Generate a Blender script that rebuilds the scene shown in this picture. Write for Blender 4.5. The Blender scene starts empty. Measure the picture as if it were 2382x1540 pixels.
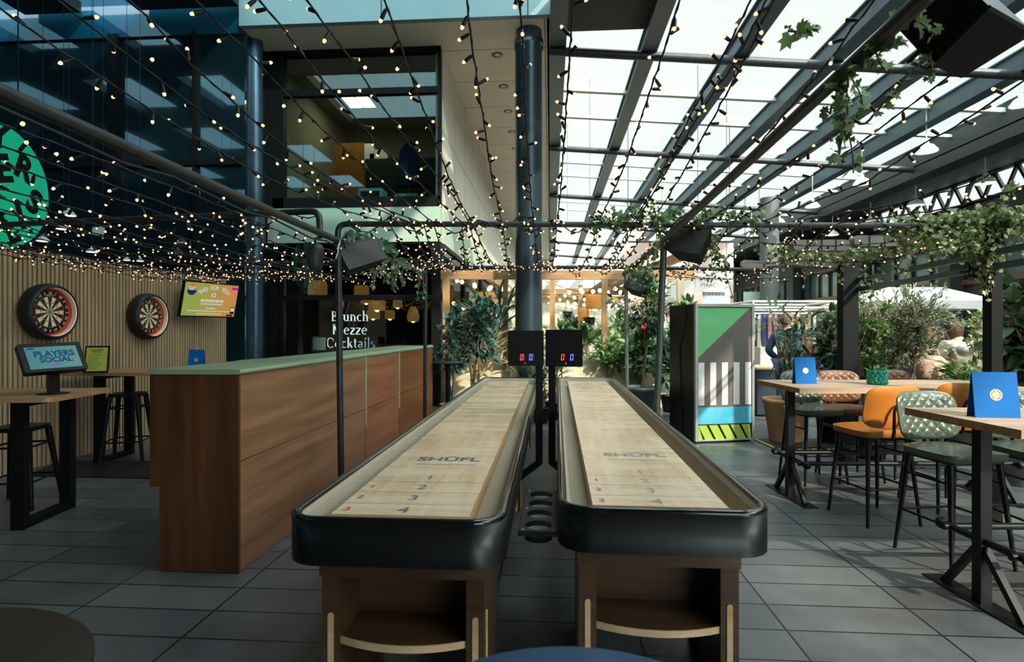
import bpy, bmesh, math, random
from mathutils import Vector, Matrix

SC = bpy.context.scene
COL = SC.collection
PI = math.pi
# ------------------------------------------------------------------ camera, sky, sun, exposure
F = 20.0 / 36.0 * 2382.0          # focal length in photo pixels
HC = 1.45                         # eye height
TH = math.atan((1280 - 1191) / F) # hall runs along +Y, camera turned a little to the left of it
CT, ST = math.cos(TH), math.sin(TH)
cam_d = bpy.data.cameras.new('camera')
cam_d.lens = 20; cam_d.sensor_width = 36; cam_d.clip_end = 300; cam_d.clip_start = 0.05
cam_d.dof.use_dof = True; cam_d.dof.focus_distance = 3.6; cam_d.dof.aperture_fstop = 2.6
cam = bpy.data.objects.new('camera', cam_d); COL.objects.link(cam)
cam.location = (0, 0, HC); cam.rotation_euler = (PI / 2, 0, TH)
SC.camera = cam

SC.view_settings.view_transform = 'Standard'
SC.view_settings.look = 'None'
SC.view_settings.exposure = 0.0
SC.view_settings.gamma = 1.0
SC.view_settings.use_curve_mapping = False
SC.cycles.max_bounces = 7; SC.cycles.diffuse_bounces = 4; SC.cycles.glossy_bounces = 3
SC.cycles.transmission_bounces = 4; SC.cycles.transparent_max_bounces = 10
SC.cycles.use_denoising = True
SC.cycles.sample_clamp_indirect = 3.0

world = bpy.data.worlds.new('sky'); SC.world = world; world.use_nodes = True
wn = world.node_tree; wn.nodes.clear()
wo = wn.nodes.new('ShaderNodeOutputWorld'); wb = wn.nodes.new('ShaderNodeBackground')
wtc = wn.nodes.new('ShaderNodeTexCoord'); wnz = wn.nodes.new('ShaderNodeTexNoise'); wr = wn.nodes.new('ShaderNodeValToRGB')
wnz.inputs['Scale'].default_value = 1.6; wnz.inputs['Detail'].default_value = 4
wr.color_ramp.elements[0].position = 0.35; wr.color_ramp.elements[0].color = (0.70, 0.86, 0.90, 1)
wr.color_ramp.elements[1].position = 0.62; wr.color_ramp.elements[1].color = (0.92, 0.95, 0.92, 1)
wn.links.new(wtc.outputs['Generated'], wnz.inputs['Vector']); wn.links.new(wnz.outputs['Fac'], wr.inputs['Fac'])
wn.links.new(wr.outputs['Color'], wb.inputs['Color'])
# cloudy sky that is brighter overhead and round the sun than ahead of us
SUN_TO = Vector((0.52, -0.70, 0.56)).normalized()
wdp = wn.nodes.new('ShaderNodeVectorMath'); wdp.operation = 'DOT_PRODUCT'; wdp.inputs[1].default_value = SUN_TO
wmr = wn.nodes.new('ShaderNodeMapRange'); wmr.inputs['From Min'].default_value = 0.02; wmr.inputs['From Max'].default_value = 0.9
wmr.inputs['To Min'].default_value = 1.12; wmr.inputs['To Max'].default_value = 9.0
wn.links.new(wtc.outputs['Generated'], wdp.inputs[0]); wn.links.new(wdp.outputs['Value'], wmr.inputs['Value']); wn.links.new(wmr.outputs[0], wb.inputs['Strength'])
wn.links.new(wb.outputs['Background'], wo.inputs['Surface'])

sun_d = bpy.data.lights.new('sun', 'SUN'); sun_d.energy = 6.3; sun_d.angle = math.radians(1.6); sun_d.color = (1.0, 0.90, 0.76)
sun = bpy.data.objects.new('sun', sun_d); COL.objects.link(sun)
sun.rotation_euler = SUN_TO.to_track_quat('Z', 'Y').to_euler(); sun.location = SUN_TO * 30

# ------------------------------------------------------------------ picture rays -> places in the hall
def P(u, v, d):
    a = (u - 1191) / F * d
    return Vector((a * CT - d * ST, a * ST + d * CT, HC - (v - 770) / F * d))
def PZ(u, v, z): return P(u, v, (HC - z) * F / (v - 770))
def PFL(u, v): return PZ(u, v, 0)
def PX(u, v, X): return P(u, v, X / ((u - 1191) / F * CT - ST))
def PY(u, v, Y): return P(u, v, Y / ((u - 1191) / F * ST + CT))

# ------------------------------------------------------------------ materials
def srgb(r, g, b):
    f = lambda c: ((c / 255 + 0.055) / 1.055) ** 2.4 if c > 10 else c / 255 / 12.92
    return (f(r), f(g), f(b), 1)
def dim(c, k): return (c[0] * k, c[1] * k, c[2] * k, 1)

def newmat(name):
    m = bpy.data.materials.new(name); m.use_nodes = True
    nt = m.node_tree
    return m, nt, nt.nodes['Principled BSDF'], nt.nodes['Material Output']

def mat(name, col, rough=0.5, metal=0.0, var=0.15, scale=8.0, bump=0.0, bscale=60.0, stretch=None, col2=None, emit=None, estr=1.0, spec=None, coat=0.0, coords='Object'):
    m, nt, b, out = newmat(name)
    N = nt.nodes; L = nt.links
    b.inputs['Roughness'].default_value = rough; b.inputs['Metallic'].default_value = metal
    if spec is not None: b.inputs['Specular IOR Level'].default_value = spec
    if coat: b.inputs['Coat Weight'].default_value = coat; b.inputs['Coat Roughness'].default_value = 0.12
    tc = N.new('ShaderNodeTexCoord'); vec = tc.outputs[coords]
    if stretch:
        mp = N.new('ShaderNodeMapping'); mp.inputs['Scale'].default_value = stretch
        L.new(vec, mp.inputs['Vector']); vec = mp.outputs['Vector']
    nz = N.new('ShaderNodeTexNoise'); nz.inputs['Scale'].default_value = scale; nz.inputs['Detail'].default_value = 6; nz.inputs['Roughness'].default_value = 0.6
    L.new(vec, nz.inputs['Vector'])
    rp = N.new('ShaderNodeValToRGB')
    c2 = col2 or dim(col, 1 + var)
    rp.color_ramp.elements[0].position = 0.32; rp.color_ramp.elements[0].color = dim(col, 1 - var) if not col2 else col
    rp.color_ramp.elements[1].position = 0.68; rp.color_ramp.elements[1].color = c2
    L.new(nz.outputs['Fac'], rp.inputs['Fac']); L.new(rp.outputs['Color'], b.inputs['Base Color'])
    if bump:
        n2 = N.new('ShaderNodeTexNoise'); n2.inputs['Scale'].default_value = bscale; n2.inputs['Detail'].default_value = 4
        L.new(vec, n2.inputs['Vector'])
        bp = N.new('ShaderNodeBump'); bp.inputs['Strength'].default_value = bump; bp.inputs['Distance'].default_value = 0.01
        L.new(n2.outputs['Fac'], bp.inputs['Height']); L.new(bp.outputs['Normal'], b.inputs['Normal'])
    if emit:
        b.inputs['Emission Color'].default_value = emit; b.inputs['Emission Strength'].default_value = estr
    return m

def glow(name, col, strength, sample=False):
    m, nt, b, out = newmat(name)
    nt.nodes.remove(b)
    e = nt.nodes.new('ShaderNodeEmission'); e.inputs['Color'].default_value = col; e.inputs['Strength'].default_value = strength
    nt.links.new(e.outputs[0], out.inputs['Surface'])
    if not sample: m.cycles.emission_sampling = 'NONE'
    return m

def glass(name, tint, refl=0.06, rough=0.0, gcol=(1, 1, 1, 1)):
    m, nt, b, out = newmat(name); nt.nodes.remove(b)
    t = nt.nodes.new('ShaderNodeBsdfTransparent'); t.inputs['Color'].default_value = tint
    g = nt.nodes.new('ShaderNodeBsdfGlossy'); g.inputs['Roughness'].default_value = rough; g.inputs['Color'].default_value = gcol
    mx = nt.nodes.new('ShaderNodeMixShader'); mx.inputs['Fac'].default_value = refl
    nt.links.new(t.outputs[0], mx.inputs[1]); nt.links.new(g.outputs[0], mx.inputs[2]); nt.links.new(mx.outputs[0], out.inputs['Surface'])
    return m

def leafmat(name, c1, c2, trans=0.3, rough=0.45):
    m, nt, b, out = newmat(name); N = nt.nodes; L = nt.links
    gi = N.new('ShaderNodeNewGeometry')
    rp = N.new('ShaderNodeValToRGB'); rp.color_ramp.elements[0].color = c1; rp.color_ramp.elements[1].color = c2
    L.new(gi.outputs['Random Per Island'], rp.inputs['Fac'])
    L.new(rp.outputs['Color'], b.inputs['Base Color']); b.inputs['Roughness'].default_value = rough
    tr = N.new('ShaderNodeBsdfTranslucent'); L.new(rp.outputs['Color'], tr.inputs['Color'])
    mx = N.new('ShaderNodeMixShader'); mx.inputs['Fac'].default_value = trans
    L.new(b.outputs[0], mx.inputs[1]); L.new(tr.outputs[0], mx.inputs[2]); L.new(mx.outputs[0], out.inputs['Surface'])
    return m

def wood(name, c1, c2, axis='Y', rough=0.45, scale=3.0, coat=0.0, bump=0.05):
    st = {'X': (0.35, 6, 6), 'Y': (6, 0.35, 6), 'Z': (6, 6, 0.35)}[axis]
    return mat(name, c1, rough, col2=c2, scale=scale, stretch=st, bump=bump, bscale=20, coat=coat)

def brickmat(name, c1, c2, mortar, bw, rh, ms=0.012, axes='XZ', offset=0.5, rough=0.85, ox=0, oy=0, noise=0.25, bump=0.4):
    m, nt, b, out = newmat(name); N = nt.nodes; L = nt.links
    tc = N.new('ShaderNodeTexCoord'); sp = N.new('ShaderNodeSeparateXYZ'); cb = N.new('ShaderNodeCombineXYZ')
    L.new(tc.outputs['Object'], sp.inputs[0])
    L.new(sp.outputs[axes[0]], cb.inputs[0]); L.new(sp.outputs[axes[1]], cb.inputs[1])
    mp = N.new('ShaderNodeMapping'); mp.inputs['Location'].default_value = (ox, oy, 0); L.new(cb.outputs[0], mp.inputs['Vector'])
    br = N.new('ShaderNodeTexBrick'); br.offset = offset; br.squash = 1
    br.inputs['Scale'].default_value = 1; br.inputs['Brick Width'].default_value = bw; br.inputs['Row Height'].default_value = rh
    br.inputs['Mortar Size'].default_value = ms; br.inputs['Mortar Smooth'].default_value = 0.1
    br.inputs['Color1'].default_value = c1; br.inputs['Color2'].default_value = c2; br.inputs['Mortar'].default_value = mortar
    L.new(mp.outputs[0], br.inputs['Vector'])
    nz = N.new('ShaderNodeTexNoise'); nz.inputs['Scale'].default_value = 2.2; nz.inputs['Detail'].default_value = 8; nz.inputs['Roughness'].default_value = 0.65
    L.new(tc.outputs['Object'], nz.inputs['Vector'])
    mr = N.new('ShaderNodeMapRange'); mr.inputs['From Min'].default_value = 0.3; mr.inputs['From Max'].default_value = 0.7
    mr.inputs['To Min'].default_value = 1 - noise; mr.inputs['To Max'].default_value = 1 + noise
    L.new(nz.outputs['Fac'], mr.inputs['Value'])
    mu = N.new('ShaderNodeVectorMath'); mu.operation = 'SCALE'
    L.new(br.outputs['Color'], mu.inputs[0]); L.new(mr.outputs[0], mu.inputs['Scale']); L.new(mu.outputs[0], b.inputs['Base Color'])
    b.inputs['Roughness'].default_value = rough
    mr2 = N.new('ShaderNodeMapRange'); mr2.inputs['To Min'].default_value = rough - 0.15; mr2.inputs['To Max'].default_value = rough + 0.12
    L.new(nz.outputs['Fac'], mr2.inputs['Value']); L.new(mr2.outputs[0], b.inputs['Roughness'])
    bp = N.new('ShaderNodeBump'); bp.inputs['Strength'].default_value = bump; bp.inputs['Distance'].default_value = 0.004; bp.invert = True
    L.new(br.outputs['Fac'], bp.inputs['Height']); L.new(bp.outputs['Normal'], b.inputs['Normal'])
    return m

MT = {}
MT['black'] = mat('black_metal', srgb(15, 16, 17), 0.45, 0.2, bump=0.02, spec=0.35)
MT['pipe'] = mat('dark_pipe', srgb(52, 54, 56), 0.42, 0.4, var=0.3, scale=14, bump=0.05)
MT['blackmatte'] = mat('black_paint', srgb(10, 11, 11), 0.65, spec=0.2)
MT['rubber'] = mat('black_rubber', srgb(20, 20, 21), 0.55)
MT['cable'] = mat('black_cable', srgb(14, 14, 15), 0.55)
MT['steel'] = mat('worn_steel', srgb(120, 126, 126), 0.35, 0.8, var=0.4, scale=10)
MT['white'] = mat('white_paint', srgb(225, 222, 214), 0.5, var=0.04)
MT['cream'] = mat('cream_panel', srgb(226, 214, 194), 0.6, var=0.05, scale=1.2)
MT['palegreen'] = mat('pale_green_panel', srgb(168, 190, 170), 0.5, var=0.06, scale=1.0)
MT['darkwall'] = mat('dark_wall', srgb(26, 28, 29), 0.6, var=0.2, scale=2)
MT['timber'] = wood('weathered_timber', srgb(150, 112, 70), srgb(190, 152, 104), 'Z')
MT['timberx'] = wood('weathered_timber_beam', srgb(140, 104, 66), srgb(180, 142, 96), 'X')
MT['bark'] = mat('bark', srgb(120, 100, 76), 0.8, var=0.35, scale=30, bump=0.3)
MT['soil'] = mat('soil', srgb(40, 30, 22), 0.95, var=0.5, scale=60, bump=0.6)
MT['terracotta'] = mat('terracotta', srgb(208, 156, 114), 0.75, var=0.1, scale=6, bump=0.06)
MT['blue'] = mat('blue_card', srgb(0, 98, 172), 0.6, spec=0.2, var=0.06)
MT['gold'] = mat('gold_foil', srgb(206, 190, 142), 0.35, 0.2, var=0.05)
MT['ink'] = mat('navy_ink', srgb(10, 40, 90), 0.5)
MT['skin'] = mat('skin', srgb(214, 164, 138), 0.5, var=0.08, scale=12)
MT['bulbglow'] = glow('warm_bulb', (1.0, 0.55, 0.28, 1), 2.0)
MT['globe'] = glow('festoon_globe', (1.0, 0.66, 0.34, 1), 6.0)
MT['lampglow'] = glow('lamp_light', (1.0, 0.93, 0.80, 1), 2.2)
MT['ivy'] = leafmat('ivy_leaf', srgb(52, 84, 40), srgb(128, 160, 92))
MT['teal_leaf'] = leafmat('dark_leaf', srgb(28, 62, 52), srgb(70, 116, 104), 0.2)
MT['olive_leaf'] = leafmat('olive_leaf', srgb(96, 110, 78), srgb(176, 182, 146), 0.25)
MT['green_leaf'] = leafmat('green_leaf', srgb(44, 84, 34), srgb(112, 148, 76), 0.3)
MT['dark_leaf'] = leafmat('deep_green_leaf', srgb(24, 48, 24), srgb(64, 92, 50), 0.2)
MT['straw'] = leafmat('dry_leaf', srgb(150, 130, 90), srgb(196, 180, 136), 0.3)

# ------------------------------------------------------------------ mesh builder
class G:
    def __init__(s): s.v = []; s.f = []; s.m = []; s.s = []
    def face(s, idx, m=0, sm=False): s.f.append(idx); s.m.append(m); s.s.append(sm)
    def add(s, pts): i = len(s.v); s.v += [tuple(p) for p in pts]; return i
    def poly(s, pts, m=0, sm=False):
        i = s.add(pts); s.face(tuple(range(i, i + len(pts))), m, sm)
    def box(s, x0, x1, y0, y1, z0, z1, m=0):
        i = s.add([(x, y, z) for z in (z0, z1) for y in (y0, y1) for x in (x0, x1)])
        for q in ((0, 2, 3, 1), (4, 5, 7, 6), (0, 1, 5, 4), (2, 6, 7, 3), (0, 4, 6, 2), (1, 3, 7, 5)): s.face(tuple(i + k for k in q), m)
    def hexa(s, b, t, m=0):  # bottom quad, top quad (same winding, ccw seen from the top)
        i = s.add(list(b) + list(t))
        s.face((i + 3, i + 2, i + 1, i), m); s.face((i + 4, i + 5, i + 6, i + 7), m)
        for k in range(4): j = (k + 1) % 4; s.face((i + k, i + j, i + 4 + j, i + 4 + k), m)
    def beam(s, a, b, w, h, m=0, up=(0, 0, 1)):
        a = Vector(a); b = Vector(b); d = (b - a).normalized(); up = Vector(up)
        if abs(d.dot(up)) > 0.98: up = Vector((0, 1, 0))
        sd = d.cross(up).normalized(); up = sd.cross(d)
        q = lambda c: [c - sd * w / 2 - up * h / 2, c + sd * w / 2 - up * h / 2, c + sd * w / 2 + up * h / 2, c - sd * w / 2 + up * h / 2]
        s.hexa(q(a), q(b), m)
    def tube(s, pts, r, n=8, m=0, closed=False, cap=True):
        pts = [Vector(p) for p in pts]; k = len(pts)
        rr = r if isinstance(r, (list, tuple)) else [r] * k
        rings = []; ref = None
        for i, p in enumerate(pts):
            if closed: t = pts[(i + 1) % k] - pts[i - 1]
            elif i == 0: t = pts[1] - p
            elif i == k - 1: t = p - pts[i - 1]
            else: t = (pts[i + 1] - p).normalized() + (p - pts[i - 1]).normalized()
            t = t.normalized() if t.length > 1e-9 else Vector((0, 0, 1))
            if ref is None: ref = Vector((0, 0, 1)) if abs(t.z) < 0.9 else Vector((1, 0, 0))
            ref = ref - t * ref.dot(t)
            if ref.length < 1e-6: ref = t.orthogonal()
            ref.normalize(); bi = t.cross(ref)
            rings.append(s.add([p + (ref * math.cos(2 * PI * j / n) + bi * math.sin(2 * PI * j / n)) * rr[i] for j in range(n)]))
        for i in range(k if closed else k - 1):
            a = rings[i]; b = rings[(i + 1) % k]
            for j in range(n): s.face((a + j, a + (j + 1) % n, b + (j + 1) % n, b + j), m, True)
        if cap and not closed:
            for a, o in ((rings[0], 1), (rings[-1], 0)):
                ps = [s.v[a + j] for j in range(n)]
                s.poly(ps[::-1] if o else ps, m)
    def lathe(s, prof, n=24, c=(0, 0, 0), m=0, mx=None, sm=True, seg=None):
        c = Vector(c); rings = []
        for (r, z) in prof:
            pts = []
            for j in range(n):
                p = Vector((r * math.cos(2 * PI * j / n), r * math.sin(2 * PI * j / n), z))
                if mx is not None: p = mx @ p
                pts.append(p + c)
            rings.append(s.add(pts))
        for i in range(len(prof) - 1):
            mm = seg[i] if seg else m
            for j in range(n): s.face((rings[i] + j, rings[i] + (j + 1) % n, rings[i + 1] + (j + 1) % n, rings[i + 1] + j), mm, sm)
    def prism(s, pts, z0, z1, m=0, mx=None, sm=False, bot=True):
        f = (lambda p: mx @ Vector(p)) if mx is not None else (lambda p: Vector(p))
        n = len(pts)
        lo = [f((p[0], p[1], z0)) for p in pts]; hi = [f((p[0], p[1], z1)) for p in pts]
        s.poly(hi, m)
        if bot: s.poly(lo[::-1], m)
        i = s.add(lo + hi)
        for k in range(n): j = (k + 1) % n; s.face((i + k, i + j, i + n + j, i + n + k), m, sm)
    def sphere(s, c, r, n=10, k=6, m=0, sc=(1, 1, 1)):
        c = Vector(c); prof = [(r * math.sin(PI * i / k), -r * math.cos(PI * i / k)) for i in range(k + 1)]
        prof[0] = (1e-5, -r); prof[-1] = (1e-5, r)
        s.lathe(prof, n, c, m, Matrix.Diagonal((sc[0], sc[1], sc[2])))
    def text(s, body, size, mx, m=0, bold=0.0, align='CENTER', shear=0.0, depth=0.0, spacing=1.0):
        cu = bpy.data.curves.new('t', 'FONT'); cu.body = body; cu.size = size; cu.align_x = align; cu.align_y = 'CENTER'
        cu.offset = bold * size; cu.shear = shear; cu.resolution_u = 3; cu.extrude = depth; cu.space_character = spacing
        o = bpy.data.objects.new('t', cu); COL.objects.link(o)
        dg = bpy.context.evaluated_depsgraph_get(); ev = o.evaluated_get(dg)
        me = bpy.data.meshes.new_from_object(ev)
        i = s.add([mx @ v.co for v in me.vertices])
        for p in me.polygons: s.face(tuple(i + k for k in p.vertices), m)
        bpy.data.objects.remove(o); bpy.data.curves.remove(cu); bpy.data.meshes.remove(me)
    def done(s, name, mats, parent=None, loc=None, rot=None, center=None):
        if center is None: center = parent is None and loc is None
        v = s.v; off = Vector((0, 0, 0))
        if center and v:
            xs = [p[0] for p in v]; ys = [p[1] for p in v]; zs = [p[2] for p in v]
            off = Vector(((min(xs) + max(xs)) / 2, (min(ys) + max(ys)) / 2, min(zs)))
            v = [(p[0] - off.x, p[1] - off.y, p[2] - off.z) for p in v]
        me = bpy.data.meshes.new(name); me.from_pydata(v, [], s.f)
        if not isinstance(mats, (list, tuple)): mats = [mats]
        for x in mats: me.materials.append(MT[x] if isinstance(x, str) else x)
        me.polygons.foreach_set('material_index', s.m); me.polygons.foreach_set('use_smooth', s.s); me.update()
        o = bpy.data.objects.new(name, me); COL.objects.link(o)
        o.location = off if loc is None else loc
        if rot is not None: o.rotation_euler = rot
        if parent: o.parent = parent
        return o

def thing(name, label, cat, loc=(0, 0, 0), rz=0.0, group=None):
    o = bpy.data.objects.new(name, None); COL.objects.link(o); o.empty_display_size = 0.1
    o.location = loc; o.rotation_euler = (0, 0, rz); o['label'] = label; o['category'] = cat
    if group: o['group'] = group
    return o
def tag(o, label, cat, group=None):
    o['label'] = label; o['category'] = cat
    if group: o['group'] = group
    return o
def struct(o): o['kind'] = 'structure'; return o
def kids(o): return [c for c in COL.objects if c.parent == o]
def dup(root, loc, rz, label=None, group=None, swap=None):
    def cp(o, par):
        c = o.copy(); COL.objects.link(c); c.parent = par
        for ch in CHILD.get(o.name, []): cp(ch, c)
        return c
    CHILD = {}
    for o in COL.objects:
        if o.parent: CHILD.setdefault(o.parent.name, []).append(o)
    r = cp(root, None); r.location = loc; r.rotation_euler = (0, 0, rz)
    if label: r['label'] = label
    if group: r['group'] = group
    return r
def rrect(x0, x1, y0, y1, r, n=6):
    pts = []
    for cx, cy, a0 in ((x1 - r, y0 + r, -PI / 2), (x1 - r, y1 - r, 0), (x0 + r, y1 - r, PI / 2), (x0 + r, y0 + r, PI)):
        for i in range(n + 1): a = a0 + PI / 2 * i / n; pts.append((cx + r * math.cos(a), cy + r * math.sin(a)))
    return pts
def frame(o, x, y, z):  # matrix with the given axes
    return Matrix(((x[0], y[0], z[0], o[0]), (x[1], y[1], z[1], o[1]), (x[2], y[2], z[2], o[2]), (0, 0, 0, 1)))
def elbow(a, b, c, r, n=5):  # path a -> b -> c with a rounded corner at b
    a, b, c = Vector(a), Vector(b), Vector(c)
    p = b + (a - b).normalized() * r; q = b + (c - b).normalized() * r
    return [a] + [(p * (1 - t) + b * t) * (1 - t) + (b * (1 - t) + q * t) * t for t in [i / n for i in range(n + 1)]] + [c]
ORD = ['first', 'second', 'third', 'fourth', 'fifth', 'sixth', 'seventh', 'eighth', 'ninth', 'tenth', 'eleventh', 'twelfth', 'thirteenth', 'fourteenth']
# ================================================================== THE SETTING
fm = brickmat('slate_paving', srgb(92, 96, 96), srgb(78, 82, 84), srgb(22, 24, 25), 0.72, 0.262, 0.006, 'XY', 0.0, 0.38, 0.298, 0.042, 0.3, 0.3)
g = G(); g.box(-18, 14, -12, 46, -0.1, 0); struct(g.done('floor', fm, center=False))

# slatted timber wall on the left
MT['slat'] = wood('oak_slat', srgb(150, 124, 94), srgb(186, 158, 122), 'Z', 0.55, 2.0)
w0 = PFL(0, 1108); w1 = PFL(531, 974); wd = (w1 - w0); wl = wd.length; wd.normalize(); wnrm = Vector((wd.y, -wd.x, 0))
if wnrm.x < 0: wnrm = -wnrm
def onwall(u, z, off=0.0):   # point on the slat wall seen at picture column u
    a = (u - 1191) / F; dx, dy = a * CT - ST, a * ST + CT
    o = w0 + wnrm * off
    den = dx * wd.y - dy * wd.x
    t = (o.x * wd.y - o.y * wd.x) / den
    return Vector((dx * t, dy * t, z))
g = G(); WH = 2.30
s0 = -2.6
a = w0 + wd * s0; b = w1
g.hexa([a - wnrm * 0.14, b - wnrm * 0.14, b - wnrm * 0.02, a - wnrm * 0.02], [p + Vector((0, 0, WH)) for p in (a - wnrm * 0.14, b - wnrm * 0.14, b - wnrm * 0.02, a - wnrm * 0.02)], 0)
n = int((wl - s0) / 0.0525)
for i in range(n):
    c = a + wd * (0.0525 * (i + 0.5)); h = wd * 0.017
    q = [c - h - wnrm * 0.02, c + h - wnrm * 0.02, c + h, c - h]
    g.hexa(q, [p + Vector((0, 0, WH)) for p in q], 1)
struct(g.done('wall_left', ['blackmatte', 'slat'], center=False))

# outer shell; unseen west and back walls added to block horizon light
g = G(); g.box(-18.2, -18, -12, 46, 0, 9); struct(g.done('wall_west_blocker', 'darkwall', center=False))
g = G(); g.box(-18, 4.5, -12.2, -12, 0, 9); g.box(4.5, 22, -12.2, -12, 5.8, 9); struct(g.done('wall_back_blocker', 'darkwall', center=False))
MT['rearfillglass'] = glass('rear_fill_light_glass', (0.75, 0.80, 0.80, 1), 0.05); g = G(); g.box(4.5, 14, -12.1, -12.08, 0, 5.8); struct(g.done('rear_light_opening', 'rearfillglass', center=False))  # opening behind the camera, added to let in light from the rear
MT['farwall'] = mat('far_wall', srgb(214, 214, 202), 0.8, var=0.1, scale=0.6)
g = G(); g.box(-2.1, 14, 44, 44.2, 0, 9); struct(g.done('wall_far', 'farwall', center=False))

# glazed roof: falls gently to the right
RZ = lambda x: 7.3 - 0.078 * x
MT['roofglass'] = glass('roof_glass', (0.95, 0.98, 0.97, 1), 0.05)
g = G(); g.poly([(0.05, -1, RZ(0.05)), (10.4, -1, RZ(10.4)), (10.4, 44, RZ(10.4)), (0.05, 44, RZ(0.05))])
struct(g.done('ceiling', 'roofglass', center=False))
g = G(); g.poly([(8, -12, RZ(8)), (22, -12, 6.4), (22, -1, 6.4), (8, -1, RZ(8))]); struct(g.done('ceiling_rear_sun_opening', 'roofglass', center=False))  # unseen glazing, placed to let the sun onto the right side
g = G(); g.box(-2, 8, -12, -1, 7.3, 7.5); g.box(0.05, 8, -1, 1.2, 7.32, 7.5)  # unseen solid ceilings added to block sun and sky light
for x0, x1 in ((-18, -13.6), (-12.4, -10.9), (-9.7, -8.6)): g.box(x0, x1, -12, 9.9, 7.3, 7.5)
g.box(-7.5, -2, -12, 6.0, 7.3, 7.5); g.box(-7.5, -5.6, 6.0, 9.9, 7.3, 7.5)
for y in (-9, -5.5, -2, 1.5, 5, 8.2): g.box(-13.6, -7.5, y - 0.5, y + 0.5, 7.28, 7.5)
g.box(-2, 0.05, -1, 6.0, 7.3, 7.5); g.box(0.05, 1.9, 7.9, 10.75, 7.08, 7.14)  # last box is the dark infill panel in view, the rest blocks light
struct(g.done('ceiling_blocker_and_panel', 'darkwall', center=False))
MT['blueglass'] = glass('blue_tinted_roof_glass', (0.16, 0.34, 0.44, 1), 0.05)
g = G(); g.poly([(-13.6, -12, 7.4), (-7.5, -12, 7.4), (-7.5, 9.9, 7.4), (-13.6, 9.9, 7.4)]); struct(g.done('ceiling_tinted_glass', 'blueglass', center=False))  # unseen skylights for the facade reflections, tinted to cut their light
g = G(); g.poly([(-5.6, 6.0, 7.4), (0.05, 6.0, 7.4), (0.05, 9.9, 7.4), (-5.6, 9.9, 7.4)]); MT['fillglass'] = glass('grey_fill_light_glass', (0.24, 0.34, 0.36, 1), 0.05); struct(g.done('ceiling_fill_light_glass', 'fillglass', center=False))  # unseen roof opening added to light the fascia, tinted to dim it
g = G(); g.box(10.4, 14, -1, 44, 6.5, 6.7); struct(g.done('ceiling_market', 'darkwall', center=False))
MT['steelblue'] = mat('grey_blue_steel', srgb(66, 84, 92), 0.45, 0.1, var=0.12)
for k in range(7):
    x = 0.15 + 1.7 * k
    g = G(); z = RZ(x)
    g.box(x - 0.05, x + 0.05, -1, 44, z - 0.42, z - 0.04); g.box(x - 0.15, x + 0.15, -1, 44, z - 0.46, z - 0.42); g.box(x - 0.10, x + 0.10, -1, 44, z - 0.05, z - 0.02)
    struct(g.done('roof_rafter_beam', 'steelblue'))
for k, d in enumerate((5.0, 10.85, 16.6, 22.4, 28.2, 34, 40)):
    g = G(); pa = Vector((-0.02, d, RZ(0) - 0.52)); pb = Vector((10.4, d + 0.15, RZ(10.4) - 0.52))
    g.tube([pa, pb], 0.085, 10); struct(g.done('roof_purlin_beam', 'pipe'))
    for dd, hh in ((2.7, 0.10), (4.4, 0.07)):
        g = G(); g.beam((0.05, d + dd, RZ(0) - 0.09), (10.4, d + dd, RZ(10.4) - 0.09), 0.13, hh); struct(g.done('roof_glazing_beam', 'palegreen'))
g = G(); g.box(10.2, 10.75, -1, 44, 5.75, 6.5); struct(g.done('roof_gutter_beam', mat('dark_gutter', srgb(50, 54, 56), 0.5)))
# zigzag clerestory truss above the far right building
g = G(); g.box(13.9, 14.1, -1, 44, 5.6, 5.75); g.box(13.9, 14.1, -1, 44, 6.45, 6.6)
y = 14.0
while y < 30: g.beam((14, y, 5.72), (14, y + 0.45, 6.48), 0.09, 0.09); g.beam((14, y + 0.45, 6.48), (14, y + 0.9, 5.72), 0.09, 0.09); y += 0.9
g.box(13.9, 14.1, -1, 14, 5.7, 6.5); g.box(13.9, 14.1, 25.5, 44, 5.7, 6.5)
struct(g.done('wall_truss', 'blackmatte', center=False))

# right hand market building
MT['stonegrey'] = mat('grey_cladding', srgb(92, 96, 94), 0.6, var=0.12, scale=1.5)
MT['greenglass'] = mat('green_tinted_glass', srgb(120, 158, 150), 0.12, var=0.35, scale=0.5)
MT['brownrail'] = wood('brown_rail', srgb(140, 96, 58), srgb(168, 120, 76), 'Y')
g = G(); g.box(14, 14.6, -12, 46, 0, 3.0, 0); g.box(13.85, 14.6, -12, 46, 3.0, 3.16, 1); g.box(13.9, 14.6, -12, 46, 4.5, 5.6, 0); g.box(13.8, 13.9, -12, 46, 4.42, 4.52, 1); g.box(13.84, 13.9, -12, 46, 5.1, 5.2, 0)
struct(g.done('wall_right', ['stonegrey', 'brownrail'], center=False))
g = G(); g.box(14.15, 14.2, -12, 46, 3.16, 4.5, 0); y = -12
while y < 46: g.box(14.05, 14.2, y - 0.035, y + 0.035, 3.16, 4.5, 1); y += 1.1
struct(g.done('window_4', ['greenglass', 'stonegrey'], center=False))
for y in (20.5, 26, 33): 
    g = G(); g.box(13.5, 13.95, y - 0.3, y + 0.3, 0, 5.6); struct(g.done('column', 'stonegrey'))
c = P(1790, 770, 19.5); g = G(); g.lathe([(0.30, 0), (0.30, 6.0)], 20, (c.x, c.y, 0)); struct(g.done('column', 'stonegrey'))

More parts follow.
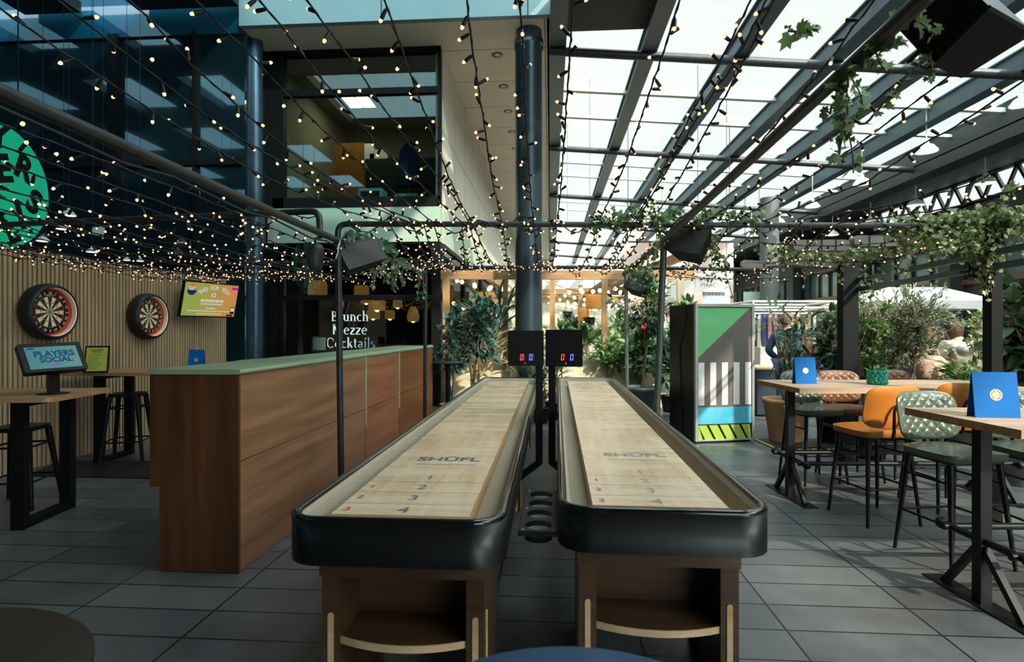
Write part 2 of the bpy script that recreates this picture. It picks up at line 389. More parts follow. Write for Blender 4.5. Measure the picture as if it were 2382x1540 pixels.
# ------------------------------------------------------------------ office building on the left
SZ = 6.95
soff = brickmat('soffit_panels', srgb(226, 214, 194), srgb(222, 210, 190), srgb(120, 112, 100), 2.75, 1.42, 0.012, 'XY', 0.0, 0.6, 0.1, 0.3, 0.04, 0.1)
g = G(); g.box(-5.6, -0.02, 10.02, 44, SZ, SZ + 0.25); struct(g.done('ceiling_soffit', soff, center=False))
MT['fascia'] = mat('pale_fascia', srgb(122, 146, 152), 0.45, var=0.05, scale=0.7)
g = G(); g.box(-5.6, 0, 9.9, 10.02, SZ, 9.4, 0); g.box(-0.06, 0, 10.02, 44, SZ - 0.0, 9.4, 0)
for u in (887, 1228): x = PY(u, 30, 9.9).x; g.box(x - 0.008, x + 0.008, 9.895, 9.9, SZ, 9.4, 1)
struct(g.done('trim_1', ['fascia', 'blackmatte'], center=False))
MT['facadeglass'] = mat('dark_facade_glass', srgb(16, 34, 40), 0.03, var=0.1, scale=0.3, spec=1.0, coat=0.6)
MT['fasciaglass'] = mat('blue_spandrel_glass', srgb(18, 66, 88), 0.05, var=0.1, scale=0.3, spec=0.8)
g = G(); g.box(-18, -5.6, 10.1, 10.16, 0.0, SZ - 0.05, 0); g.box(-18, -5.62, 10.04, 10.1, SZ - 0.05, 9.4, 1); g.box(-5.68, -5.6, 10.16, 10.95, 0, SZ + 0.3, 0)
struct(g.done('window_1', ['facadeglass', 'fasciaglass'], center=False))
for u, w in ((268, 0.20), (-60, 0.10), (455, 0.04), (-330, 0.1)):
    x = PY(u, 400, 10.08).x; g = G(); g.box(x - w / 2, x + w / 2, 10.0, 10.1, 0, SZ); struct(g.done('trim_2', 'blackmatte'))
for z in (2.7, 4.55):
    g = G(); g.box(-18, -5.62, 10.03, 10.1, z - 0.05, z + 0.05); struct(g.done('trim_3', 'blackmatte'))
c = PY(594, 500, 10.45); MT['bluecol'] = mat('blue_black_paint', srgb(70, 90, 106), 0.32, 0.6)
g = G(); g.lathe([(0.135, 0), (0.135, SZ)], 20, (c.x, c.y, 0)); struct(g.done('column', 'bluecol'))
MT['maincol'] = mat('black_green_column_paint', srgb(70, 86, 94), 0.30, 0.65, var=0.06, coat=0.3)
c = P(1230, 770, 10.45); cx, cy = c.x, c.y
g = G(); g.lathe([(0.25, 0), (0.25, SZ - 0.35), (0.27, SZ - 0.33), (0.27, SZ - 0.18), (0.24, SZ - 0.15), (0.24, SZ)], 36, (cx, cy, 0)); struct(g.done('column', 'maincol'))

# first floor box window
bx0, bx1, by = -5.45, -2.12, 10.9
MT['sidepanel'] = brickmat('side_panels', srgb(220, 214, 196), srgb(214, 208, 192), srgb(110, 108, 100), 1.42, 1.55, 0.012, 'YZ', 0.0, 0.6, 0.2, 0.8, 0.04, 0.1)
g = G(); g.box(bx1 - 0.1, bx1, by + 0.02, 44, 3.86, SZ); struct(g.done('wall_side', 'sidepanel', center=False))
tz = PY(830, 215, by).z
g = G(); fr = 0.20
g.box(bx0 - 0.2, bx0 + 0.22, by - 0.06, by + 0.1, 3.86, SZ); g.box(bx1 - 0.04, bx1 + 0.01, by - 0.06, by + 0.1, 3.86, SZ)
g.box(bx0, bx1, by - 0.06, by + 0.1, 3.86, 4.06); g.box(bx0, bx1, by - 0.06, by + 0.1, SZ - 0.10, SZ); g.box(bx0, bx1, by - 0.05, by + 0.08, tz - 0.06, tz + 0.06)
fr_o = struct(g.done('window_2', 'blackmatte', center=False))
MT['officeglass'] = glass('office_glass', (0.62, 0.74, 0.74, 1), 0.07)
g = G(); g.box(bx0 + 0.2, bx1 - 0.04, by + 0.02, by + 0.03, 4.06, SZ - 0.1); pn = g.done('pane', 'officeglass', fr_o, center=False)
g = G(); MT['officewall'] = mat('office_wall', srgb(150, 140, 122), 0.8, var=0.05)
g.box(bx0, bx1 - 0.1, 15, 15.1, 3.86, SZ, 0); g.box(bx0 - 0.1, bx0, by + 0.1, 15, 3.86, SZ, 0); g.box(bx0, bx1 - 0.1, by + 0.1, 15, 3.9, 4.0, 1); g.box(bx0, bx1 - 0.1, by + 0.1, 15, SZ - 0.16, SZ - 0.02, 0)
struct(g.done('wall_office', ['officewall', 'darkwall'], center=False))
MT['paneltrof'] = glow('ceiling_panel_light', (1.0, 0.84, 0.50, 1), 22, True)
for i, (u, v, y) in enumerate(((835, 236, 13.2), (650, 294, 14.6))):
    p = PZ(u, v, SZ - 0.18); t = thing('ceiling_light', ('larger', 'smaller')[i] + ' lit yellow ceiling light inside the upstairs office', 'light', (p.x, p.y, SZ - 0.2))
    w = 0.30 if i == 0 else 0.2
    g = G(); g.box(-w - 0.03, w + 0.03, -0.33, 0.33, 0, 0.04); g.done('housing', 'white', t)
    g = G(); g.box(-w, -0.02, -0.3, 0.3, -0.004, 0); g.box(0.02, w, -0.3, 0.3, -0.004, 0); g.done('diffuser', 'paneltrof', t)
MT['orangewood'] = mat('orange_wood', srgb(190, 112, 44), 0.5, var=0.2)
sh = thing('shelf_unit', 'long orange wooden shelf unit along the back of the upstairs office', 'shelf', (-3.9, 14.6, 4.0))
g = G(); g.box(-1.4, 1.5, -0.2, 0.3, 0.0, 0.06); g.box(-1.4, 1.5, -0.2, 0.3, 1.0, 1.06); g.box(-1.4, 1.5, 0.25, 0.3, 0, 1.5)
for x in (-1.4, -0.4, 0.6, 1.44): g.box(x, x + 0.06, -0.2, 0.3, 0, 1.5)
g.done('carcass', 'orangewood', sh)
g = G(); g.box(-1.35, 1.4, -0.19, -0.17, 0.08, 0.98); g.done('front_panel', 'darkwall', sh)
t = thing('office_partition', 'tall orange brown partition near the left of the upstairs office', 'partition', (-4.75, 13.2, 4.0))
g = G(); g.box(-0.35, 0.35, -0.03, 0.03, 0, 1.9); g.done('panel', 'orangewood', t)
for i, (u, v, w, h) in enumerate(((858, 362, 0.17, 0.16), (884, 372, 0.22, 0.12))):
    p = PY(u, v, 13.6); g = G(); g.box(-w, w, -0.12, 0.12, 0, 2 * h); g.box(-w * 0.7, w * 0.7, -0.1, 0.1, 2 * h, 2 * h + 0.1)
    tag(g.done('storage_box', 'white', None, (p.x, p.y, p.z - h)), ('upright', 'wide low')[i] + ' white box on the dark cabinet in the upstairs office', 'box', 'white office boxes')
g = G(); g.box(-4.4, -2.5, 13.3, 13.95, 4.0, PY(858, 362, 13.6).z - 0.17); tag(g.done('cabinet', 'darkwall'), 'dark low cabinet carrying white boxes in the upstairs office', 'cabinet')
p = PY(952, 390, 12.2); t = thing('coat_stand', 'thin metal coat stand by the upstairs office window', 'coat stand', (p.x, p.y, 4.0))
g = G(); g.tube([(0, 0, 0), (0, 0, 1.75)], 0.02); g.tube([(-0.2, 0, 1.6), (0, 0, 1.7), (0.2, 0, 1.6)], 0.014); g.lathe([(0.25, 0), (0.24, 0.03), (0.02, 0.05)], 16); g.done('pole', 'steel', t)
MT['navycloth'] = mat('navy_cloth', srgb(24, 50, 84), 0.85, var=0.2)
g = G(); g.lathe([(0.02, 1.42), (0.16, 1.36), (0.24, 1.2), (0.26, 0.8), (0.30, 0.45), (0.27, 0.44)], 14, (0, 0, 0), 0, Matrix.Diagonal((1, 0.5, 1)))
tag(g.done('jacket', 'navycloth', None, (p.x, p.y - 0.02, 4.15)), 'dark blue jacket hanging on the office coat stand', 'jacket')
for i, (u, v) in enumerate(((868, 428), (948, 420))):
    p = PY(u, v, 11.8 + 0.5 * i); g = G(); g.box(-0.25, 0.25, -0.2, 0.2, 0, 0.42, 0); g.box(-0.2, 0.2, -0.21, -0.2, 0.25, 0.36, 1); tag(g.done('filing_box', ['palegreen', 'darkwall'], None, (p.x, p.y, 4.0)), ('pale green filing box under the office cabinet', 'pale green filing box beside the coat stand')[i], 'box')

# canopy band between the floors and the shop front below
g = G(); g.box(bx0, bx1, by - 0.05, by + 0.25, 3.18, 3.86); g.box(bx1 - 0.3, bx1 + 0.02, by + 0.25, 44, 3.18, 3.86); struct(g.done('trim_4', 'palegreen', center=False))
g = G(); g.box(bx0, bx1, by + 0.25, 22, 3.12, 3.18); struct(g.done('ceiling_shop', 'darkwall', center=False))
MT['shopwall'] = mat('shop_wall', srgb(52, 38, 28), 0.8, var=0.4, scale=1.5)
g = G(); g.box(bx0 - 0.1, bx1, 22, 22.1, 0, 3.18); g.box(bx0 - 0.15, bx0, by, 22, 0, 3.18); struct(g.done('wall_shop', 'shopwall', center=False))
tz2 = PY(830, 692, by).z
g = G(); g.box(bx1 - 0.17, bx1, by - 0.05, by + 0.1, 0, 3.18); g.box(bx0 - 0.2, bx0 + 0.05, by - 0.05, by + 0.1, 0, 3.18); g.box(bx0, bx1, by - 0.04, by + 0.06, tz2 - 0.05, tz2 + 0.05)
g.box(-4.95, -4.87, by - 0.02, by + 0.06, 0, 3.18); g.box(bx1 - 0.1, bx1, 14, 14.2, 0, 3.18); g.box(bx1 - 0.1, bx1, 17.5, 17.7, 0, 3.18)
shf = struct(g.done('window_3', 'blackmatte', center=False))
MT['shopglass'] = glass('shop_glass', (0.55, 0.62, 0.60, 1), 0.07)
g = G(); g.box(bx0, bx1, by + 0.01, by + 0.02, 0, 3.18); g.box(bx1 - 0.06, bx1 - 0.05, by + 0.1, 22, 0, 3.18); g.done('pane', 'shopglass', shf, center=False)
# writing on the shop glass
MT['paleblue'] = mat('pale_blue_vinyl', srgb(186, 208, 216), 0.5, var=0.03)
def serif_word(g, s, mx, m=0):
    """draws a word in a thick-and-thin serif letter; mx maps em units (x right, y up, cap height 0.7) to the place"""
    TK, TN = 0.105, 0.034
    S = {  # stems (x, y0, y1, serif bottom, serif top) / arcs (cx, cy, rx, ry, a0, a1) / lines (x0, y0, x1, y1, width); advance
     'B': ([(0.14, 0, .70, 1, 1)], [(0.22, .53, .22, .17, -90, 90), (0.22, .18, .27, .18, -90, 90)], [(0.14, .70, .24, .70, TN), (.14, .355, .24, .355, TN), (.14, 0, .24, 0, TN)], .58),
     'M': ([(0.10, 0, .70, 1, 1), (0.72, 0, .70, 1, 1)], [], [(.10, .70, .40, .04, TK), (.40, .04, .70, .70, TN)], .86),
     'C': ([], [(0.36, .35, .30, .36, 48, 312)], [(.56, .62, .57, .46, TN)], .68),
     'r': ([(0.14, 0, .46, 1, 2)], [(0.29, .33, .13, .13, 40, 170)], [], .42),
     'u': ([(0.12, .12, .46, 0, 2), (0.42, 0, .46, 2, 2)], [(0.27, .14, .15, .14, 180, 350)], [], .56),
     'n': ([(0.14, 0, .46, 1, 2), (0.44, 0, .32, 1, 0)], [(0.29, .31, .15, .15, 0, 170)], [], .58),
     'h': ([(0.14, 0, .74, 1, 2), (0.44, 0, .32, 1, 0)], [(0.29, .31, .15, .15, 0, 170)], [], .58),
     'c': ([], [(0.26, .225, .19, .235, 50, 310)], [], .46),
     'e': ([], [(0.26, .225, .19, .235, 10, 315)], [(.08, .26, .44, .26, TN)], .50),
     'o': ([], [(0.27, .225, .20, .235, 0, 360)], [], .54),
     'z': ([], [], [(.06, .43, .40, .43, TN * 1.2), (.40, .43, .06, .02, TK), (.05, .015, .42, .015, TN * 1.2)], .46),
     'k': ([(0.14, 0, .74, 1, 2)], [], [(.16, .20, .42, .44, TN), (.24, .28, .46, .0, TK)], .54),
     't': ([(0.16, .06, .62, 0, 0)], [(0.26, .09, .10, .09, 185, 300)], [(.04, .44, .32, .44, TN)], .36),
     'a': ([(0.36, .06, .34, 2, 0)], [(0.24, .33, .13, .13, 0, 150), (0.22, .13, .14, .14, 20, 340)], [], .50),
     'i': ([(0.14, 0, .46, 1, 2)], [], [(.12, .58, .20, .70, TK * .7)], .28),
     'l': ([(0.14, 0, .74, 1, 2)], [], [], .28),
     's': ([], [(0.21, .345, .13, .115, 40, 270), (0.21, .115, .15, .115, -140, 90)], [], .42)}
    def quad(p): i = g.add([mx @ Vector((a, b, 0)) for a, b in p]); g.face((i, i + 1, i + 2, i + 3), m)
    def line(x0, y0, x1, y1, w):
        d = Vector((x1 - x0, y1 - y0)).normalized(); n = Vector((-d.y, d.x)) * (w / 2); quad([(x0 - n.x, y0 - n.y), (x1 - n.x, y1 - n.y), (x1 + n.x, y1 + n.y), (x0 + n.x, y0 + n.y)])
    adv = sum(S[c][3] for c in s); x = -adv / 2
    for c in s:
        st, ar, ln, w = S[c]
        for sx, y0, y1, b, t in st:
            line(x + sx, y0, x + sx, y1, TK)
            if b: line(x + sx - (0.10 if b == 1 else 0.0), y0 + .012, x + sx + 0.10, y0 + .012, .026)
            if t: line(x + sx - 0.11, y1 - .012, x + sx + (0.10 if t == 1 else 0.0), y1 - .012, .026)
        for cx_, cy_, rx, ry, a0, a1 in ar:
            n = 16; pr = None
            for k in range(n + 1):
                a = math.radians(a0 + (a1 - a0) * k / n); wd_ = TN + (TK - TN) * abs(math.cos(a)) ** 1.3; o = (x + cx_ + (rx + wd_ * .3) * math.cos(a), cy_ + ry * math.sin(a)); q = (x + cx_ + (rx - wd_ * .7) * math.cos(a), cy_ + (ry - TN) * math.sin(a))
                if pr: quad([pr[1], pr[0], o, q])
                pr = (o, q)
        for x0, y0, x1, y1, w_ in ln: line(x + x0, y0, x + x1, y1, w_)
        x += w
    return adv
g = G()
for s, u, v, wpx in (('Brunch', 814, 747, 88), ('Mezze', 814, 778, 81), ('Cocktails', 816, 809, 114)):
    p = PY(u, v, by - 0.012); w = (PY(u + wpx / 2, v, by).x - PY(u - wpx / 2, v, by).x); adv = {'Brunch': 3.18, 'Mezze': 2.78, 'Cocktails': 4.06}[s]; sc = w / adv
    serif_word(g, s, frame(p, (sc, 0, 0), (0, 0, sc * 1.15), (0, -1, 0)))
tag(g.done('window_lettering', 'paleblue'), 'pale blue words Brunch Mezze Cocktails on the dark shop window', 'sign')
# rattan pendant lamps behind the shop glass and in the garden restaurant
MT['rattan'] = None
def rattanmat():
    m, nt, b, out = newmat('woven_rattan'); N = nt.nodes; L = nt.links
    tc = N.new('ShaderNodeTexCoord'); w = N.new('ShaderNodeTexWave'); w.inputs['Scale'].default_value = 14; w.inputs['Distortion'].default_value = 1.5; w.bands_direction = 'DIAGONAL'
    L.new(tc.outputs['Object'], w.inputs['Vector']); rp = N.new('ShaderNodeValToRGB'); rp.color_ramp.elements[0].color = srgb(120, 70, 24); rp.color_ramp.elements[1].color = srgb(226, 160, 84)
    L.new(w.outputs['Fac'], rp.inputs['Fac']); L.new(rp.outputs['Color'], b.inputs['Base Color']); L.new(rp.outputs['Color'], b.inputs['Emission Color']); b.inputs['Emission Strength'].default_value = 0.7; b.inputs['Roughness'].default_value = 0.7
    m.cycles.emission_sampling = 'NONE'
    return m
MT['rattan'] = rattanmat()
def rattan_lamp(p, r, h, top, label, group, dome=False):
    t = thing('pendant_lamp', label, 'lamp', p, 0, group)
    g = G(); pr = [(r * 0.92, 0), (r, h * 0.15), (r, h * 0.75), (r * 0.86, h), (0.03, h)] if not dome else [(r * 0.8, 0), (r, h * 0.3), (r * 0.8, h * 0.7), (r * 0.35, h), (0.02, h)]
    g.lathe(pr, 20); g.done('lamp_shade', 'rattan', t)
    g = G(); g.sphere((0, 0, h * 0.08), 0.06, 10, 6); g.done('light_bulb', 'globe', t)
    g = G(); g.tube([(0, 0, h), (0, 0, top - p[2])], 0.008, 5); g.done('cord', 'cable', t)
LS = [(739, 688, 12.2, 0.20, 0.32, 0), (762, 704, 14.6, 0.17, 0.26, 0), (841, 688, 13.2, 0.17, 0.24, 0), (785, 716, 15, 0.16, 0.22, 0), (852, 706, 16.5, 0.17, 0.22, 0), (877, 722, 12.6, 0.19, 0.26, 0), (868, 742, 16, 0.19, 0.25, 0), (907, 742, 15.5, 0.13, 0.24, 0), (925, 716, 17, 0.14, 0.26, 0), (961, 748, 13.5, 0.15, 0.36, 1)]
WHERE = ['nearest the left pole, upper row', 'just behind the leftmost lamp', 'right of the near pole, upper row', 'behind the near pole', 'below the middle upper lamp', 'over the word Brunch', 'touching the end of the word Brunch', 'small and square right of the lettering', 'narrow and high beside the transom', 'domed, farthest right in the shop window']
for i, (u, v, d, r, h, dm) in enumerate(LS):
    p = P(u, v, d); rattan_lamp((p.x, p.y, p.z), r, h, 3.12, 'glowing rattan pendant lamp in the shop, ' + WHERE[i], 'rattan lamps behind the shop window', dm)
# bar counter and steel hood inside the shop
t = thing('shop_counter', 'dim timber service counter inside the shop window', 'counter', (-4.3, 16.5, 0))
g = G(); g.box(-0.9, 1.6, 0, 0.6, 0, 1.0); g.done('body', 'shopwall', t); g = G(); g.box(-0.95, 1.65, -0.05, 0.65, 1.0, 1.05); g.done('worktop', 'timberx', t)
t = thing('extractor_hood', 'dull steel kitchen hood hanging inside the shop', 'hood', (-4.35, 17.6, 2.05))
g = G(); g.hexa([(-1.1, -0.4, 0), (1.0, -0.4, 0), (1.0, 0.4, 0), (-1.1, 0.4, 0)], [(-0.9, 0.0, 0.5), (0.8, 0.0, 0.5), (0.8, 0.4, 0.5), (-0.9, 0.4, 0.5)]); g.done('canopy', 'steel', t)
g = G(); g.box(-0.3, 0.2, 0.1, 0.4, 0.5, 1.05); g.done('duct', 'steel', t)
for i, (u, v) in enumerate(((1180, 1180), )): pass
# recessed lights in the soffit
MT['dlring'] = mat('grey_ring', srgb(88, 86, 82), 0.4, 0.5)
for k in range(9):
    y = 11.28 + 1.46 * k; t = thing('recessed_light', ORD[k] + ' round recessed light from the front in the cream soffit', 'light', (-1.05, y, SZ), 0, 'soffit downlights')
    g = G(); g.lathe([(0.05, -0.004), (0.11, -0.012), (0.115, 0.0)], 20); g.done('ring', 'dlring', t)
    g = G(); g.lathe([(0.0001, -0.006), (0.05, -0.006)], 16); g.done('lens', 'white', t)
# ================================================================== SHUFFLEBOARD TABLES
MT['lacquer'] = mat('black_lacquer', srgb(9, 9, 8), 0.42, bump=0.08, bscale=18, coat=0.12)
MT['gloss'] = mat('gloss_black_rim', srgb(20, 20, 19), 0.14, coat=0.5)
MT['carpet'] = mat('grey_beige_carpet', srgb(168, 158, 138), 0.95, var=0.12, scale=120, bump=0.3, bscale=300)
MT['brownstain'] = wood('dark_stained_ply', srgb(64, 44, 30), srgb(98, 70, 48), 'X', 0.35, 2.5, 0.2)
MT['plyedge'] = wood('bare_ply', srgb(196, 156, 104), srgb(230, 200, 164), 'X', 0.5)
MT['redink'] = mat('red_paint', srgb(200, 50, 40), 0.4)
MT['darkink'] = mat('grey_paint', srgb(92, 100, 104), 0.4)
def boardmat():
    m, nt, b, out = newmat('waxed_maple'); N = nt.nodes; L = nt.links
    tc = N.new('ShaderNodeTexCoord')
    def nz(scale, st, det=5):
        mp = N.new('ShaderNodeMapping'); mp.inputs['Scale'].default_value = st; L.new(tc.outputs['Object'], mp.inputs[0])
        n = N.new('ShaderNodeTexNoise'); n.inputs['Scale'].default_value = scale; n.inputs['Detail'].default_value = det; L.new(mp.outputs[0], n.inputs['Vector']); return n
    a = nz(3, (9, 0.6, 1)); r1 = N.new('ShaderNodeValToRGB'); r1.color_ramp.elements[0].position = 0.3; r1.color_ramp.elements[0].color = srgb(206, 168, 124); r1.color_ramp.elements[1].position = 0.7; r1.color_ramp.elements[1].color = srgb(230, 200, 164)
    L.new(a.outputs['Fac'], r1.inputs['Fac'])
    w = nz(2.2, (0.6, 4.5, 1), 8); r2 = N.new('ShaderNodeValToRGB'); r2.color_ramp.elements[0].position = 0.44; r2.color_ramp.elements[0].color = (0.10, 0.10, 0.10, 1); r2.color_ramp.elements[1].position = 0.60; r2.color_ramp.elements[1].color = (0.5, 0.5, 0.5, 1)
    L.new(w.outputs['Fac'], r2.inputs['Fac'])
    mx = N.new('ShaderNodeMix'); mx.data_type = 'RGBA'; L.new(r2.outputs['Color'], mx.inputs['Factor']); L.new(r1.outputs['Color'], mx.inputs['A']); mx.inputs['B'].default_value = srgb(234, 218, 196)
    L.new(mx.outputs['Result'], b.inputs['Base Color'])
    mr = N.new('ShaderNodeMapRange'); mr.inputs['To Min'].default_value = 0.22; mr.inputs['To Max'].default_value = 0.42; L.new(r2.outputs['Color'], mr.inputs['Value']); L.new(mr.outputs[0], b.inputs['Roughness'])
    return m
MT['board'] = boardmat(); MT['boardside'] = wood('board_side', srgb(176, 140, 98), srgb(196, 160, 118), 'Y', 0.6)
def shuffle_table(x, y, rz, length, label, faint):
    W = 0.3875; t = thing('shuffleboard_table', label, 'games table', (x, y, 0), rz)
    RH = 0.81; ZB = 0.645
    o = rrect(-W, W, 0, length, 0.125, 8); i1 = rrect(-W + 0.035, W - 0.035, 0.035, length - 0.035, 0.092, 8)
    g = G(); n = len(o)
    a = g.add([(p[0], p[1], ZB) for p in o] + [(p[0], p[1], RH - 0.012) for p in o] + [(p[0], p[1], RH - 0.012) for p in i1])
    for k in range(n):
        j = (k + 1) % n; g.face((a + k, a + j, a + n + j, a + n + k), 0, True); g.face((a + n + k, a + n + j, a + 2 * n + j, a + 2 * n + k), 0)
    g.poly([(p[0], p[1], ZB) for p in o][::-1]); g.done('rail', 'lacquer', t)
    mid = rrect(-W + 0.014, W - 0.014, 0.014, length - 0.014, 0.112, 8)
    g = G(); g.tube([(p[0], p[1], RH - 0.014) for p in mid], 0.0165, 8, closed=True); g.done('rim', 'gloss', t)
    # carpet lined inner wall and gutter
    i2 = rrect(-W + 0.047, W - 0.047, 0.047, length - 0.047, 0.085, 8); i3 = rrect(-W + 0.06, W - 0.06, 0.06, length - 0.06, 0.07, 8)
    g = G(); a = g.add([(p[0], p[1], RH - 0.012) for p in i1] + [(p[0], p[1], RH - 0.03) for p in i2] + [(p[0], p[1], 0.715) for p in i3])
    for s in (0, n):
        for k in range(n): j = (k + 1) % n; g.face((a + s + j, a + s + k, a + s + n + k, a + s + n + j), 0)
    g.poly([(p[0], p[1], 0.715) for p in i3]); g.done('gutter_lining', 'carpet', t)
    b0, b1 = 0.125, length - 0.26; BW = 0.254
    g = G(); g.poly([(-BW, b0, 0.783), (BW, b0, 0.783), (BW, b1, 0.783), (-BW, b1, 0.783)], 0); g.box(-BW, BW, b0, b1, 0.715, 0.7828, 1); bd = g.done('playing_board', ['board', 'boardside'], t)
    g = G(); g.box(-BW, BW, b0 - 0.006, b0, 0.72, 0.779); g.done('board_end', 'plyedge', bd)
    # printed marks, mirrored at the far end
    g = G(); z = 0.7838
    for far in (0, 1):
        def at(px, py, s=1.0): return frame((px if not far else -px, (b0 + py) if not far else (b1 - py), z), (s if not far else -s, 0, 0), (0, s if not far else -s, 0), (0, 0, 1))
        g.text('SH\u00dcFL', 0.115, at(0.02, 0.90), 0, 0.03); g.text('WWW.SHUFL.CO.UK', 0.032, at(0.02, 0.785), 0, 0.005)
        for k, yy in enumerate((0.06, 0.215, 0.37, 0.53)): g.text(str(4 - k), 0.095, at(0.0, yy), 0, 0.0)
        for k, yy in enumerate((0.06, 0.215, 0.37)): g.text(str(3 - k), 0.06, at(-0.215, yy), 1, 0.01)
        for yy in (0.135, 0.295, 0.455):
            yq = (b0 + yy) if not far else (b1 - yy); g.poly([(-BW, yq - 0.0012, z - 0.0003), (BW, yq - 0.0012, z - 0.0003), (BW, yq + 0.0012, z - 0.0003), (-BW, yq + 0.0012, z - 0.0003)], 0)
    g.done('lettering', [faint, 'redink'], bd)
    # pedestals
    for q, y0 in enumerate((0.17, length / 2 - 0.3, length - 0.77)):
        H = 0.545; pw = 0.305; d = 0.55
        p = bpy.data.objects.new('pedestal', None); COL.objects.link(p); p.parent = t; p.location = (0, y0, 0)
        g = G(); g.box(-pw - 0.006, pw + 0.006, -0.01, d + 0.01, H - 0.005, ZB); g.done('top_board', 'brownstain', p)
        for sx in (-1, 1):
            g = G(); x0, x1 = (pw - 0.068, pw) if sx > 0 else (-pw, -pw + 0.068); g.box(x0, x1, 0, d, 0, H - 0.005); g.done('side_panel', 'brownstain', p)
            xm = (x0 + x1) / 2; xo = sx * pw
            g = G(); pts = [(xm - 0.011, 0.0)] + [(xm + 0.011, 0.0)] + [(xm + 0.011 * math.cos(a), 0.39 + 0.011 * math.sin(a)) for a in [PI * k / 8 for k in range(9)]]
            g.prism(pts, 0, 0.004, 0, frame((0, 0.0, 0), (1, 0, 0), (0, 0, 1), (0, -1, 0)))
            pts2 = [(0.05, 0), (0.072, 0)] + [(0.061 + 0.011 * math.cos(a), 0.39 + 0.011 * math.sin(a)) for a in [PI * k / 8 for k in range(9)]]
            g.prism(pts2, 0, 0.004, 0, frame((xo, 0, 0), (0, 1, 0), (0, 0, 1), (sx, 0, 0))); g.done('inlay_strip', 'plyedge', p)
        g = G(); g.box(-pw + 0.068, pw - 0.068, 0.22, 0.25, 0.3, H - 0.005); g.done('back_panel', 'brownstain', p)
        sh = [(-pw + 0.06, 0.25)] + [(-pw + 0.06 + (2 * pw - 0.12) * k / 12, 0.02 - 0.055 * (1 - (k / 6 - 1) ** 2)) for k in range(13)] + [(pw - 0.06, 0.25)]
        g = G(); g.prism(sh, 0.292, 0.305); sf = g.done('shelf', 'brownstain', p)
        g = G(); c = [Vector((-pw + 0.06 + (2 * pw - 0.12) * k / 12, 0.017 - 0.055 * (1 - (k / 6 - 1) ** 2), 0)) for k in range(13)]
        for k in range(12): u_, w_ = c[k], c[k + 1]; e = Vector((0, -0.006, 0)); g.hexa([u_ + e + Vector((0, 0, .283)), w_ + e + Vector((0, 0, .283)), w_ + Vector((0, 0, .283)), u_ + Vector((0, 0, .283))], [u_ + e + Vector((0, 0, .309)), w_ + e + Vector((0, 0, .309)), w_ + Vector((0, 0, .309)), u_ + Vector((0, 0, .309))])
        g.done('shelf_edge', 'plyedge', p)
    return t
TL = shuffle_table(-0.545, 1.90, 0.0, 5.95, 'left shuffleboard table, maple board with clear dark lettering, beside the timber counter', 'darkink')
MT['faintink'] = mat('worn_grey_paint', srgb(150, 144, 128), 0.4)
TR = shuffle_table(0.415, 2.07, -math.radians(0.72), 5.85, 'right shuffleboard table with faded lettering and a four hole cup tray', 'faintink')
# cup tray on the side of the right table
MT['cupmetal'] = mat('pale_cup_lining', srgb(214, 222, 220), 0.5, var=0.1, scale=30)
tr = bpy.data.objects.new('cup_tray', None); COL.objects.link(tr); tr.parent = TR; tr.location = (-0.3875, 0.58, 0.60)
MT['trayblack'] = mat('scuffed_black_ply', srgb(36, 36, 38), 0.4, var=0.5, scale=20)
g = G(); x0, x1, ya, yb = -0.165, 0.0, -0.30, 0.30
holes = [(-0.082, -0.225 + 0.15 * k) for k in range(4)]
for k in range(4):   # tray plate with four round holes
    cy0 = ya + 0.15 * k; cy1 = cy0 + 0.15; hx, hy = -0.082, (cy0 + cy1) / 2; R = 0.058; nn = 24
    ring = [(hx + R * math.cos(2 * PI * j / nn), hy + R * math.sin(2 * PI * j / nn)) for j in range(nn)]
    def sq(px, py):
        dx, dy = px - hx, py - hy; s = min(((x1 - hx) if dx > 0 else (hx - x0)) / max(abs(dx), 1e-9), (0.075) / max(abs(dy), 1e-9)); return (hx + dx * s, hy + dy * s)
    outr = [sq(*p) for p in ring]
    for zz, fl in ((0.022, 0), (0.0, 1)):
        i = g.add([(p[0], p[1], zz) for p in ring] + [(p[0], p[1], zz) for p in outr])
        for j in range(nn):
            q = (i + j, i + (j + 1) % nn, i + nn + (j + 1) % nn, i + nn + j); g.face(q[::-1] if not fl else q, 0)
    i = g.add([(p[0], p[1], 0.022) for p in ring] + [(p[0], p[1], 0.0) for p in ring])
    for j in range(nn): g.face((i + j, i + (j + 1) % nn, i + nn + (j + 1) % nn, i + nn + j), 0, True)
g.box(x0, x0 + 0.002, ya, yb, 0, 0.022); g.box(x0, x1, ya - 0.002, ya, 0, 0.022); g.box(x0, x1, yb, yb + 0.002, 0, 0.022)
g.done('tray_plate', 'trayblack', tr)
for hx, hy in holes:
    g = G(); g.lathe([(0.057, 0.0), (0.057, -0.03), (0.0001, -0.03)], 24, (hx, hy, 0)); g.lathe([(0.0595, 0.0), (0.0595, -0.034), (0.0001, -0.034)], 24, (hx, hy, 0), 1); g.done('cup_holder', ['cupmetal', 'trayblack'], tr)
for hx, hy in ((-0.145, -0.285), (-0.02, -0.285), (-0.145, 0.0), (-0.02, 0.0), (-0.145, 0.285), (-0.02, 0.285)):
    g = G(); g.lathe([(0.006, 0.0), (0.0055, 0.002), (0.0001, 0.0025)], 10, (hx, hy, 0.022)); g.done('screw', 'plyedge', tr)

